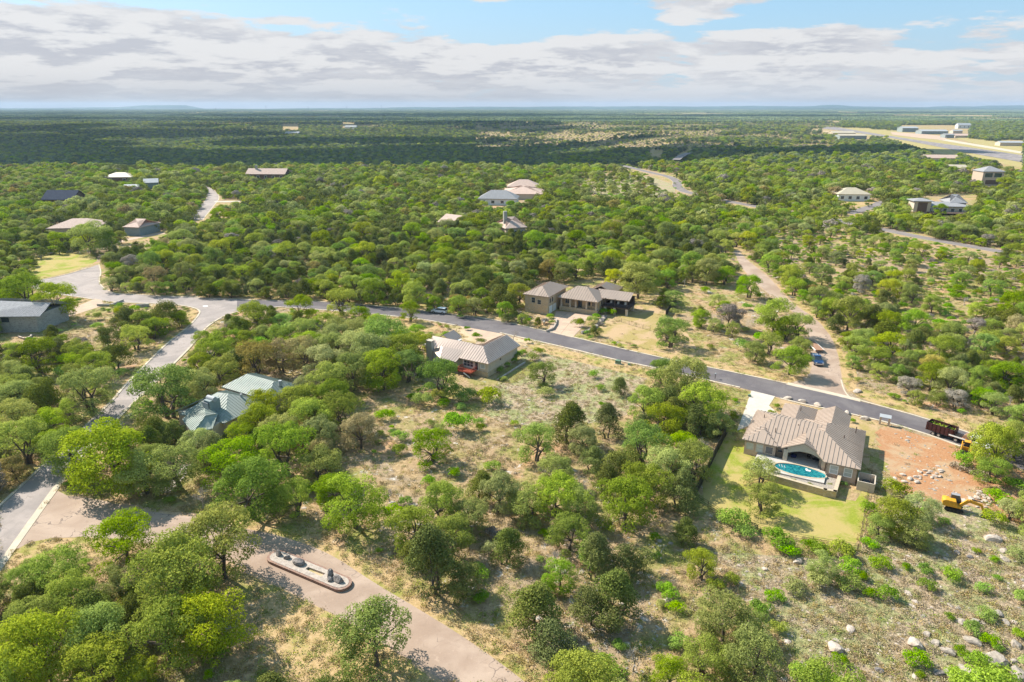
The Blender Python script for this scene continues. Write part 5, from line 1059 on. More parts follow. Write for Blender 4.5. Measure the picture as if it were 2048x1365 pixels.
def limbs(tips, base_h, r0, rg, lean=(0, 0), stems=1):
    """trunk splitting into limbs which reach the given tips"""
    V, F = [], []
    def add(path, rad):
        v, f = tube_np(path, rad); k = len(V); V.extend(v); F.extend([tuple(i + k for i in q) for q in f])
    for s in range(stems):
        off = Vector((0, 0, 0)) if stems == 1 else Vector((math.cos(s * 2.4) * .35, math.sin(s * 2.4) * .35, 0))
        top = Vector((lean[0], lean[1], base_h)) + off * 2.0
        add([off + Vector((0, 0, -.2)), off + Vector((lean[0] * .3 + rg.normal() * .08, lean[1] * .3, base_h * .5)), top], [r0 * 1.15, r0 * .85, r0 * .75])
        for tp in tips[s::stems]:
            tp = Vector(tp); m1 = top.lerp(tp, .45) + Vector((rg.normal() * .15, rg.normal() * .15, .25)); m2 = top.lerp(tp, .8)
            add([top, m1, m2, tp], [r0 * .5, r0 * .3, r0 * .17, r0 * .06])
    return V, F
def make_oak(seed, spread=1.0, lod=0, dense=1.0, stems=1, open_=0.0):
    rg = np.random.default_rng(seed); R = 4.0; H = 6.8 * rg.uniform(.92, 1.1)
    nl = int((66 if lod == 0 else 26) * dense); L, Rr = [], []
    gapa = rg.uniform(0, 6.28)
    while len(L) < nl:
        a = rg.uniform(0, 6.283); lobe = 1 + .14 * math.sin(3 * a + seed) + .09 * math.sin(5 * a + 2 * seed); r = R * math.sqrt(rg.random()) * .76 * lobe
        if open_ and abs((a - gapa + 3.14) % 6.28 - 3.14) < open_ and r > 1.2: continue
        top = H * (.36 + .53 * math.sqrt(max(0, 1 - (r / R / 1.06) ** 2))) ; z = top - abs(rg.normal()) * .55 - (0.5 if rg.random() < .3 else 0)
        if rg.random() < .40: z = H * rg.uniform(.12, .42); r = R * rg.uniform(.5, .78)
        L.append((r * math.cos(a), r * math.sin(a), z)); Rr.append(rg.choice([.5, .7, .9, 1.15]) * rg.uniform(.85, 1.15) * (1 if lod == 0 else 1.4))
    L = np.array(L); per, sz = ((270, .175) if lod == 0 else (30, .56)); q, f, t_ = lumps_cloud(L, Rr, per, sz, rg)
    idx = rg.choice(len(L), min(9 if lod == 0 else 4, len(L)), replace=False)
    tv, tf = limbs(L[idx] - np.array([0, 0, .2]), H * .30, .24, rg, (rg.normal() * .4, rg.normal() * .4), stems)
    return (q, f, t_), (tv, tf)
def make_juniper(seed, lod=0):
    rg = np.random.default_rng(seed + 100); R = 3.0; H = 5.0 * rg.uniform(.9, 1.1); L, Rr = [], []; tops = rg.integers(2, 5)
    pk = [(rg.normal() * .9, rg.normal() * .9, H * rg.uniform(.8, 1.0)) for _ in range(tops)]
    n = 52 if lod == 0 else 18
    for i in range(n):
        p = pk[i % tops]; f = rg.random() ** .8; z = .5 + (p[2] - .9) * f; w = R * (1 - f ** 2.6) * rg.uniform(.45, .95) * .78; a = rg.uniform(0, 6.28)
        L.append((p[0] * (.4 + .6 * f) + w * math.cos(a), p[1] * (.4 + .6 * f) + w * math.sin(a), z)); Rr.append(rg.uniform(.55, 1.0) * (1 if lod == 0 else 1.4))
    L = np.array(L); per, sz = ((290, .155) if lod == 0 else (34, .5)); q, f, t_ = lumps_cloud(L, Rr, per, sz, rg, 1.05, .3, 1.1)
    tv, tf = limbs(L[:4], 1.0, .16, rg, (0, 0), 2); return (q, f, t_), (tv, tf)
def make_shrub(seed, lod=0):
    rg = np.random.default_rng(seed + 200); R = 1.5; L, Rr = [], []
    for i in range(15):
        a = rg.uniform(0, 6.28); r = R * math.sqrt(rg.random()) * .72; L.append((r * math.cos(a), r * math.sin(a), .35 + .85 * math.sqrt(max(0, 1 - (r / R) ** 2)) * rg.uniform(.5, 1))); Rr.append(rg.uniform(.35, .62))
    q, f, t_ = lumps_cloud(np.array(L), Rr, 480 if lod == 0 else 60, .135 if lod == 0 else .36, rg, .9, .25, .9); return (q, f, t_), ([], [])
def make_bare(seed):
    rg = np.random.default_rng(seed + 300); V, F = [], []
    def grow(p, d, L, r, k):
        q = p + d * L; m_ = p.lerp(q, .5) + Vector(rg.normal(size=3) * L * .06); v, f = tube_np([p, m_, q], [r, r * .8, r * .6], 5 if k < 2 else 3); b = len(V); V.extend(v); F.extend([tuple(i + b for i in x) for x in f])
        if k < 5:
            for _ in range(3 if k else 4): nd = (d + Vector(rg.normal(size=3)) * .55 + Vector((0, 0, .12))).normalized(); grow(q, nd, L * rg.uniform(.55, .85), r * .55, k + 1)
    grow(Vector((0, 0, -.1)), Vector((.1, .05, 1)).normalized(), 1.3, .16, 0); return ([], [], []), (V, F)
SHAPES = {'oak': [make_oak(1), make_oak(2, open_=.5), make_oak(3, dense=.8, stems=2), make_oak(4), make_oak(5, dense=1.15), make_oak(6, dense=.7, open_=.7, stems=2), make_oak(7, dense=.9, stems=3)],
          'juniper': [make_juniper(i) for i in range(4)], 'shrub': [make_shrub(i) for i in range(4)], 'bare': [make_bare(i) for i in range(3)]}
SH1 = {'oak': [make_oak(11 + i, lod=1) for i in range(5)], 'juniper': [make_juniper(11 + i, 1) for i in range(3)], 'shrub': [make_shrub(11 + i, 1) for i in range(3)], 'bare': []}
KCLS = {'oak': ['olive', 'bright', 'pale', 'yellow', 'tawny', 'bare', 'farleaf'], 'juniper': ['juniper', 'cedar'], 'shrub': ['shrub', 'olive', 'pale', 'bare', 'yellow'], 'bare': ['bare']}
NOMR = {'oak': 4.0, 'juniper': 3.0, 'shrub': 1.5, 'bare': 3.2}; CZ = {'oak': .9, 'juniper': .85, 'shrub': .55, 'bare': .8}; HT = {'oak': 1.6, 'juniper': 1.65, 'shrub': 1.05, 'bare': 1.5}
TRUNK = {}; CROWN = {}
for k, lst in SHAPES.items():
    for i, ((q, f, t_), (tv, tf)) in enumerate(lst):
        if len(tv): TRUNK[k, i] = mesh_np('trunk', np.array(tv), np.array(tf), [M['deadwood' if k == 'bare' else 'bark']])
        if len(q):
            base = None
            for c in KCLS[k]:
                CROWN[k, i, c] = mesh_np('crown', q, f, [LM[c]], None, t_)
# whole-plant meshes for the masses of trees beyond the individual ones
def joined(shape, c, k):
    (q, f, t_), (tv, tf) = shape
    if len(tv) and len(q): V = np.concatenate([q, np.array(tv)]); F = np.concatenate([f, np.array(tf) + len(q)]); mi = [0] * len(f) + [1] * len(tf); tt = np.concatenate([t_, np.zeros(len(tf))])
    elif len(q): V, F, mi, tt = q, f, [0] * len(f), t_
    else: V, F, mi, tt = np.array(tv), np.array(tf), [1] * len(tf), np.zeros(len(tf))
    return mesh_np('plant', V, F, [LM[c], M['deadwood' if k == 'bare' else 'bark']], mi, tt)
def proto_collection(name, meshes):
    c = bpy.data.collections.new(name)
    for i, me in enumerate(meshes): c.objects.link(bpy.data.objects.new('plant_%03d' % i, me))
    return c
def stuff(name, pts, scl, rot, vi, coll, label=None):
    """one object: points carrying scale, turn and which plant stands there"""
    if not len(pts): return None
    me = bpy.data.meshes.new(name); me.vertices.add(len(pts)); me.vertices.foreach_set('co', np.asarray(pts, np.float32).ravel())
    for nm, typ, dat in (('sc', 'FLOAT_VECTOR', np.asarray(scl, np.float32).reshape(-1, 3)), ('rz', 'FLOAT', np.asarray(rot, np.float32)), ('vi', 'INT', np.asarray(vi, np.int32))):
        a = me.attributes.new(nm, typ, 'POINT'); a.data.foreach_set('vector' if typ == 'FLOAT_VECTOR' else 'value', dat.ravel())
    o = bpy.data.objects.new(name, me); COL.objects.link(o); g = bpy.data.node_groups.new(name, 'GeometryNodeTree')
    g.interface.new_socket('Geometry', in_out='INPUT', socket_type='NodeSocketGeometry'); g.interface.new_socket('Geometry', in_out='OUTPUT', socket_type='NodeSocketGeometry')
    N = g.nodes; gi = N.new('NodeGroupInput'); go = N.new('NodeGroupOutput'); ip = N.new('GeometryNodeInstanceOnPoints'); ci = N.new('GeometryNodeCollectionInfo')
    ci.inputs[0].default_value = coll; ci.inputs[1].default_value = True; ci.inputs[2].default_value = True; ip.inputs['Pick Instance'].default_value = True
    def at(nm, dt): n_ = N.new('GeometryNodeInputNamedAttribute'); n_.data_type = dt; n_.inputs[0].default_value = nm; return n_.outputs[0]
    cx = N.new('ShaderNodeCombineXYZ'); g.links.new(at('rz', 'FLOAT'), cx.inputs[2]); er = N.new('FunctionNodeEulerToRotation'); g.links.new(cx.outputs[0], er.inputs[0])
    g.links.new(gi.outputs[0], ip.inputs['Points']); g.links.new(ci.outputs[0], ip.inputs['Instance']); g.links.new(at('vi', 'INT'), ip.inputs['Instance Index'])
    g.links.new(er.outputs[0], ip.inputs['Rotation']); g.links.new(at('sc', 'FLOAT_VECTOR'), ip.inputs['Scale']); g.links.new(ip.outputs[0], go.inputs[0])
    m = o.modifiers.new('scatter', 'NODES'); m.node_group = g
    return tag(o, label, kind='stuff')

# ---------------- where plants may stand, in terms of what the photograph shows
GW, GH = 1024, 683
def raster(polys, shape=(GH, GW), s=2.0):
    m = np.zeros(shape, bool)
    for pl in polys:
        x = np.array([p[0] for p in pl]) / s; y = np.array([p[1] for p in pl]) / s
        i0, i1 = max(0, int(x.min())), min(shape[1] - 1, int(x.max()) + 1); j0, j1 = max(0, int(y.min())), min(shape[0] - 1, int(y.max()) + 1)
        if i1 <= i0 or j1 <= j0: continue
        gx, gy = np.meshgrid(np.arange(i0, i1 + 1) + .5, np.arange(j0, j1 + 1) + .5); ins_ = np.zeros(gx.shape, bool); n = len(x)
        for a in range(n):
            b = (a + 1) % n; c = (y[a] > gy) != (y[b] > gy)
            with np.errstate(divide='ignore', invalid='ignore'): xx = (x[b] - x[a]) * (gy - y[a]) / (y[b] - y[a]) + x[a]
            ins_ ^= c & (gx < xx)
        m[j0:j1 + 1, i0:i1 + 1] |= ins_
    return m
def band(c, w):                                         # polygon along a pixel polyline
    a = [(x, y - w) for x, y in c]; b = [(x, y + w) for x, y in c]; return a + b[::-1]
road_polys = [main_up + main_lo[::-1],
    [(490, 598), (374, 594), (308, 591), (231, 588), (205, 577), (197, 561), (203, 546), (199, 529), (179, 535), (115, 554), (48, 564), (79, 586), (154, 595), (231, 606), (300, 608), (374, 613), (400, 621), (399, 629), (380, 652), (333, 688), (282, 740), (225, 804), (87, 932), (0, 1013), (-80, 1080), (-80, 1230), (0, 1132), (124, 960), (151, 926), (259, 814), (305, 772), (359, 717), (385, 691), (410, 657), (436, 639), (474, 621)],
    [(110, 985), (241, 1008), (317, 1025), (408, 1034), (472, 1051), (566, 1070), (660, 1104), (743, 1160), (826, 1210), (932, 1274), (1055, 1365), (1070, 1380), (880, 1380), (826, 1328), (690, 1243), (619, 1208), (521, 1155), (430, 1115), (300, 1088), (181, 1075), (75, 1078), (20, 1106), (0, 1137), (60, 1050)],
    [(1465, 500), (1480, 500), (1495, 518), (1540, 554), (1590, 610), (1630, 632), (1660, 665), (1678, 705), (1685, 769), (1722, 803), (1574, 769), (1620, 757), (1622, 700), (1616, 672), (1602, 642), (1572, 604), (1530, 584), (1475, 530)],
    band([q for q in far1 if q[0] < 1386], 3.5), band([(1450, 402), (1512, 413.5)], 3), band([(1685, 443), (1704, 447.5)], 2.5), band([(1754, 456), (1797, 466), (1839, 475), (1886, 483), (1923, 490), (1992, 502)], 3), band([(1697, 428), (1735, 417), (1766, 404)], 3), band([(1340, 322), (1385, 298)], 3), [(386, 442), (420, 384), (412, 372), (432, 384), (445, 400), (485, 402), (480, 406), (430, 410), (408, 442)],
    [(190, 598), (205, 601), (206, 614), (154, 631), (96, 648), (90, 638), (143, 616)], [(1503, 780), (1553, 793), (1540, 812), (1556, 835), (1510, 850), (1472, 863)], [(1090, 664), (1147, 678), (1170, 654), (1192, 630), (1112, 618), (1106, 640)], [(915, 650), (1005, 666), (1010, 690), (950, 690)],
    [(1595, 258), (1700, 256), (1790, 262), (1850, 266), (1900, 272), (2080, 300), (2080, 335), (1945, 312), (1786, 280), (1690, 268)], band([(325, 986), (345, 968), (372, 930)], 4), [(200, 505), (227, 482), (330, 462), (330, 470), (230, 492)]]
house_polys = [[(1478, 878), (1506, 822), (1550, 830), (1575, 806), (1670, 820), (1700, 832), (1735, 862), (1730, 975), (1700, 1025), (1545, 975), (1480, 925)],
    [(1048, 590), (1092, 560), (1130, 566), (1215, 555), (1270, 580), (1262, 640), (1200, 640), (1097, 640), (1048, 612)], [(845, 712), (840, 690), (875, 668), (945, 680), (1015, 668), (1042, 692), (1040, 720), (978, 770), (920, 770), (910, 728)],
    [(363, 850), (412, 795), (430, 783), (470, 785), (480, 752), (560, 752), (582, 768), (560, 786), (500, 800), (470, 855), (430, 866), (390, 858)], [(0, 590), (70, 612), (85, 640), (70, 668), (20, 672), (0, 668)],
    [(958, 412), (965, 385), (1005, 380), (1010, 366), (1075, 366), (1085, 385), (1060, 402), (1040, 408), (990, 418)], [(870, 430), (890, 430), (915, 452), (900, 450)], [(1008, 448), (1030, 438), (1060, 455), (1030, 464)],
    [(490, 342), (572, 346), (568, 360), (492, 356)], [(206, 352), (265, 354), (262, 364), (210, 364)], [(290, 364), (322, 362), (320, 376), (294, 378)], [(86, 396), (150, 396), (148, 404), (88, 408)], [(98, 452), (160, 440), (170, 448), (140, 468), (102, 466)], [(248, 448), (284, 450), (284, 474), (260, 476)],
    [(1296, 300), (1328, 300), (1326, 318), (1298, 316)], [(1672, 380), (1742, 380), (1742, 400), (1690, 408), (1672, 398)], [(1826, 402), (1850, 390), (1950, 386), (1958, 400), (1930, 432), (1850, 432), (1826, 430)], [(1960, 338), (2012, 338), (2005, 372), (1966, 374)],
    [(1670, 256), (1740, 256), (1742, 282), (1672, 276)], [(1800, 250), (1940, 250), (1935, 280), (1802, 270)], [(1998, 280), (2048, 280), (2048, 296), (2000, 294)], [(1856, 308), (1918, 310), (1912, 320), (1856, 322)], [(1900, 334), (1936, 334), (1930, 342), (1902, 342)], [(565, 248), (598, 248), (598, 259), (565, 259)], [(684, 244), (710, 244), (710, 254), (684, 254)]]
clear_polys = [[(400, 1040), (470, 1010), (640, 1010), (760, 1080), (800, 1120), (840, 1190), (740, 1150), (640, 1090), (470, 1050)], [(1462, 850), (1480, 930), (1530, 930), (1700, 1015), (1732, 960), (1714, 1103), (1640, 1080), (1570, 1070), (1450, 1025), (1395, 985), (1430, 910)], [(1535, 795), (1560, 790), (1742, 840), (1770, 850), (1850, 872), (1920, 905), (1935, 930), (1960, 1000), (1965, 1060), (1900, 1040), (1870, 1000), (1790, 950), (1745, 940), (1735, 870)],
    [(1215, 655), (1245, 640), (1300, 620), (1335, 640), (1310, 670), (1380, 715), (1290, 695), (1190, 668)], [(900, 640), (1040, 665), (1120, 690), (1260, 728), (1290, 735), (1230, 745), (1170, 765), (1120, 760), (1050, 700)], [(985, 768), (1062, 716), (1075, 728), (1030, 775)],
    [(60, 540), (95, 512), (190, 508), (198, 525), (115, 552), (48, 562)], [(640, 622), (770, 634), (880, 650), (870, 664), (740, 655), (640, 640)], [(405, 640), (474, 622), (440, 660), (400, 690), (385, 720)], [(225, 760), (330, 690), (398, 632), (404, 622), (374, 612), (395, 635), (340, 690), (236, 790)],
    [(1110, 695), (1380, 732), (1560, 773), (1610, 765), (1600, 735), (1480, 730), (1380, 712)], [(1690, 780), (1720, 800), (2048, 900), (2048, 890), (1860, 828), (1715, 770)], [(1685, 700), (1700, 770), (1690, 790), (1680, 740)], [(30, 1105), (75, 1080), (181, 1075), (200, 1090), (120, 1105), (30, 1150), (0, 1180), (0, 1140)],
    [(650, 1250), (700, 1245), (826, 1330), (890, 1380), (600, 1380), (480, 1340), (540, 1230), (525, 1160), (619, 1208)], [(700, 1130), (743, 1165), (826, 1212), (1000, 1330), (1060, 1372), (1100, 1370), (1000, 1280), (850, 1190), (760, 1120)], [(1500, 1140), (1560, 1120), (1700, 1110), (1850, 1040), (2048, 1080), (2048, 1365), (1700, 1365), (1560, 1365), (1540, 1250)],
    [(1740, 262), (1890, 282), (2048, 306), (2048, 345), (1945, 322), (1850, 306), (1790, 290)], [(1890, 272), (2048, 290), (2048, 300)], [(1300, 352), (1330, 352), (1352, 372), (1345, 385), (1315, 375)], [(1645, 408), (1690, 404), (1760, 398), (1755, 412), (1690, 415)],
    [(540, 1100), (705, 1170), (700, 1190), (540, 1120)], [(950, 820), (1010, 780), (1130, 780), (1180, 800), (1180, 850), (1060, 850), (1000, 880), (940, 880), (920, 850)], [(690, 850), (760, 800), (800, 800), (820, 840), (800, 960), (760, 980), (740, 930)]]
ROAD = raster(road_polys); ROADB = raster(road_polys + [band(far1, 3)]); HOUSE = raster(house_polys); CLEAR = raster(clear_polys)
KEEP = ROAD | HOUSE
def look(m, px, py):
    i = (np.asarray(px) / 2).astype(int); j = (np.asarray(py) / 2).astype(int); ok = (i >= 0) & (i < GW) & (j >= 0) & (j < GH)
    r = np.zeros(np.shape(i), bool); r[ok] = m[np.clip(j, 0, GH - 1), np.clip(i, 0, GW - 1)][ok]; return r
samp = [(0, 0), (.92, 0), (-.92, 0), (0, .8), (0, -.9), (.62, .55), (-.62, .55), (.62, -.62), (-.62, -.62), (.45, 0), (-.45, 0), (0, .42), (0, -.45)]
def hides(X, Y, R, k, ground_clear=True):
    """does this plant stand on, or hide, something the photo shows uncovered?"""
    z0 = float(gz(X, Y)); cx, cy_, d = proj(X, Y, z0 + CZ[k] * R); rx = FPX * R / d; ry = rx * (HT[k] * .5 + .12)
    bx, by, _ = proj(X, Y, z0)
    if look(ROADB, bx, by) or look(HOUSE, bx, by - 2) or (ground_clear and look(CLEAR, bx, by)): return True
    if any(bool(look(ROAD, cx + a * rx, cy_ + b_ * ry)) for a, b_ in samp): return True
    n = sum(bool(look(HOUSE, cx + a * rx, cy_ + b_ * ry)) for a, b_ in samp)
    if n >= (1 if cy_ > 500 else 4): return True
    if ground_clear and sum(bool(look(CLEAR, cx + a * rx, cy_ + b_ * ry)) for a, b_ in samp) >= 6: return True
    return False
# plants read off the photograph: crown centre in picture pixels, half width, kind and look
HAND = '''o b 245 1078 68;o p 440 1095 82;o o 350 1170 100;o o 420 1240 85;o o 330 1270 80;o o 375 1120 70;o o 120 1140 62;o b 62 1160 45;o o 60 1235 62;j j 160 1240 66;o o 90 1305 82;o o 185 1340 78;o o 30 1345 60;s s 430 1302 38;s s 418 1347 14;o o 150 1190 60;s o 235 1225 36;o o 235 1160 44;o o 15 1290 50;o o 270 1345 44
o b 750 1275 80;o b 705 1000 70;o y 215 905 92;o b 140 900 55;o o 285 940 58;o p 350 930 58;o b 465 915 66;o b 565 895 66;o b 500 975 80;o o 590 1000 42;o p 640 930 48;o o 45 885 55;o y 30 835 40;j j 85 792 42;o o 175 775 60;o o 20 770 34;o o 75 715 38;s s 130 745 22;o o 150 700 30;j j 218 672 30;o y 195 735 32;j j 240 640 30;o y 268 672 34;j j 228 712 34;j j 322 628 38;o b 305 655 28;o y 108 602 44;o b 48 590 48;o b 12 600 36;s s 243 745 15;s s 135 620 12;o o 100 845 36
o b 330 775 76;o p 400 765 42;o o 428 700 44;o p 445 740 40;o o 405 680 24;b b 445 650 28;o o 510 632 40;s s 515 688 26;o o 600 617 32;s b 568 665 36;s s 628 682 24;o o 682 600 36;o b 716 632 30;o o 755 645 24;o b 820 624 23;s s 487 700 20;o t 512 720 44;o t 560 712 40;o t 605 708 38;o p 645 722 46;o o 668 690 40;o p 715 690 46;o b 768 672 56;o o 805 700 44;o o 835 690 34;o o 765 742 46;o o 705 745 44;o p 655 765 44;o o 600 800 46;o y 530 812 42;o p 562 870 44;o o 622 838 48;o o 682 825 46;o t 720 862 44;o p 640 870 40;o t 600 860 40;s p 748 768 26;o b 882 757 45;s b 935 790 24;s o 978 790 30;o b 1085 744 32;s s 1187 748 14;j j 1245 772 23;s p 1092 782 20;s b 920 842 36;o b 862 885 50;s s 800 870 20;s o 845 800 26;s s 770 830 20;s p 880 790 22;s o 800 900 20
j j 1130 850 46;o b 1075 885 48;o p 1165 880 36;j j 1215 850 36;o b 1285 892 50;o o 1325 845 46;o y 1372 772 58;o b 1325 742 34;o o 1405 812 50;o o 1290 810 42;o p 1440 850 30;b b 1420 820 30;j j 1238 925 44;j j 1180 920 34;o p 1335 935 48;o p 1388 925 46;b b 1405 890 26;o o 1290 975 56;j j 1355 985 46;o o 1250 1015 60;o o 1112 990 56;o p 1060 1005 48;o p 998 990 46;j j 955 975 36;o o 1160 1010 44;j j 1205 960 36;s b 905 945 18;s s 855 963 18;s s 810 1000 16;o o 880 1010 52;o o 935 1030 46;o o 830 1060 52;o o 905 1075 44;j j 875 1135 72;j j 835 1110 36;j j 935 1160 42;j j 1008 1098 44;j p 1085 1208 72;j j 1240 1180 68;j j 1190 1215 50;j j 1270 1125 44;o b 1185 1105 34;b b 1110 1115 40;o b 1120 1150 40;b b 1215 1100 32;s s 1222 1335 40;s s 1243 1290 20;s s 1353 1213 22;s s 1335 1180 24;s s 1355 1280 26;o o 1405 1132 36;o o 1450 1235 66;o o 1500 1250 36;o o 1410 1310 52;o y 1510 1325 64;o o 1340 1355 40;s s 1525 1213 30;s s 1090 1065 14;s s 1080 1118 10;s s 1312 1110 14;s s 985 930 20;s s 960 1190 22;s s 760 1100 10
o p 1522 945 40;o p 1528 995 42;s b 1468 1035 36;s b 1490 1060 26;s b 1556 1075 34;s b 1578 1100 24;s b 1640 1095 28;s o 1680 1100 30;o o 1648 1130 34;s s 1618 1090 20;s b 1700 1130 26;s s 1762 1125 24;o o 1790 1030 48;o o 1830 1055 40;o o 1760 1050 30;s s 1740 1085 18;o y 1990 895 50;o y 2035 880 44;o b 1992 937 38;s b 1925 920 26;s b 2035 970 26;o p 2022 1022 24;s s 1815 1134 13;s s 1852 1138 18;s s 1856 1168 20;s s 1902 1148 24;s s 1777 1188 26;s s 1745 1185 20;s s 1900 1232 11;s s 1975 1228 22;s s 1950 1259 26;s s 1980 1280 20;s s 1998 1296 14;s s 1925 1302 20;s s 1961 1324 30;s b 1834 1318 28;s s 1841 1348 13;s s 1917 1352 26;s s 1992 1355 38;s s 1989 1118 11;s s 1996 1155 11;s s 2044 1268 18;s b 2044 1194 20;s p 2034 1107 26;s o 1700 1165 28;s p 1640 1160 30;s p 1590 1170 28;s b 1610 1345 30;s s 1660 1355 22;s s 1680 1320 18;s s 1550 1190 22;s s 1720 1150 18;s o 1560 1250 24
o p 395 885 40;o o 478 868 34;o o 965 414 14;o b 1022 414 14;o o 1078 404 12;o o 508 364 10;o p 547 366 11;o o 224 370 10;o o 100 414 12;o o 136 414 12;o o 118 480 22;o o 178 468 42;o b 214 478 28;o o 240 474 16;o o 878 470 20;o b 912 470 20;o o 1008 486 22;o b 1070 484 26;o o 985 472 20;o o 1684 410 10;o b 1738 406 9;o b 1882 420 14;o o 1944 428 18;o o 1922 436 14;o o 2012 368 17;o o 1952 374 12;o o 1860 330 12;o o 1900 328 12;o o 1020 392 9;o o 320 384 10;o o 275 392 10
o b 1342 662 38;o b 1404 634 23;s j 1442 655 14;o p 1437 602 20;o b 1500 572 28;j j 1324 605 15;o y 1278 563 40;o y 1230 556 24;o y 1038 592 27;j j 1003 600 32;s b 1470 645 12;s b 1487 690 22;o o 1512 702 26;o o 1555 632 44;o o 1598 655 30;o b 1575 655 30;o b 1582 718 38;o o 1600 690 26;s b 1520 675 16;o b 1350 595 22;s s 1395 650 10;o o 830 590 30;o o 800 570 28;s s 922 632 9;s b 905 680 15;s b 890 668 12;s s 955 672 12;s o 962 682 12;s s 1055 682 9;s b 1035 712 16;s o 1078 702 14;s o 1066 712 16;s s 935 656 8;b b 1026 668 20;s s 1100 632 9;s b 1104 644 9;s o 1155 646 16;s s 1208 622 11;s s 1224 624 11;s b 1195 632 12;s o 1185 640 14;s s 1012 728 10;s s 1026 720 10;s b 1000 738 12;s s 1045 705 10;s s 1688 968 9;s s 1470 800 8;s b 1704 842 8;s p 1545 824 10;s b 240 611 11'''
tree = []
KM = {'o': 'oak', 'j': 'juniper', 's': 'shrub', 'b': 'bare'}; CM = {'o': 'olive', 'b': 'bright', 'p': 'pale', 'y': 'yellow', 't': 'tawny', 'j': 'juniper', 's': 'shrub'}
for row in HAND.replace('\n', ';').split(';'):
    k, c, x, y, r = row.split(); x, y, r = float(x), float(y), float(r); k = KM[k]
    c = 'bare' if k == 'bare' else CM[c]
    if k == 'juniper': c = 'juniper'
    if k == 'shrub' and c not in KCLS['shrub']: c = 'shrub' if c in ('bright', 'juniper') else 'olive'
    z = 0.0
    for _ in range(5): p = P(x, y, z); d = p.y * CS + (CAMH - z) * SN; R = r * d / FPX; z = CZ[k] * R
    tree.append((k, c, p.x, p.y, R * 1.0, True))
for q in ((7.0, -5.6), (9.4, -5.8), (12.0, -6.2)):
    x, y, _ = PL(*q); tree.append(('shrub', 'tawny' if False else 'yellow', x, y, .75, True))
tree.append(('shrub', 'olive', *PL(15.0, -4.2)[:2], .8, True)); tree.append(('shrub', 'shrub', *PL(15.0, -6.4)[:2], .5, True))
# fill in the woods between and beyond them
cell = {}
def near(x, y, R, f):
    ci, cj = int(x // 8), int(y // 8)
    for i in range(ci - 2, ci + 3):
        for j in range(cj - 2, cj + 3):
            for (a, b, r) in cell.get((i, j), ()):
                if (a - x) ** 2 + (b - y) ** 2 < (f * (r + R)) ** 2: return True
    return False
def put(x, y, R): cell.setdefault((int(x // 8), int(y // 8)), []).append((x, y, R))
for q in tree: put(q[2], q[3], q[4])
from mathutils import noise as mnoise
def fbm(x, y, s, seed=0.0): return mnoise.fractal(Vector((x * s + seed, y * s - seed, seed)), 1.0, 2.0, 4)
def inside(px, py, poly):
    c = False; n = len(poly)
    for i in range(n):
        (x0, y0), (x1, y1) = poly[i], poly[(i + 1) % n]
        if (y0 > py) != (y1 > py) and px < (x1 - x0) * (py - y0) / (y1 - y0) + x0: c = not c
    return c
OPEN1 = [(1540, 470), (1700, 470), (2048, 500), (2100, 640), (1850, 680), (1700, 640), (1560, 540)]      # right slope of shrubs
OPEN2 = [(1270, 590), (1500, 560), (1620, 700), (1600, 750), (1400, 715), (1290, 650)]
OPEN3 = [(110, 625), (230, 640), (330, 690), (260, 730), (130, 700)]
OPEN4 = [(850, 760), (1290, 740), (1300, 830), (1180, 960), (900, 1000), (700, 1000), (680, 820)]
OPEN5 = [(1380, 1020), (2048, 1060), (2048, 1400), (1380, 1400)]
OPEN6 = [(1140, 345), (1360, 345), (1400, 400), (1180, 410)]
rr_ = random.Random(5); fill = []
N_TRY = 80000
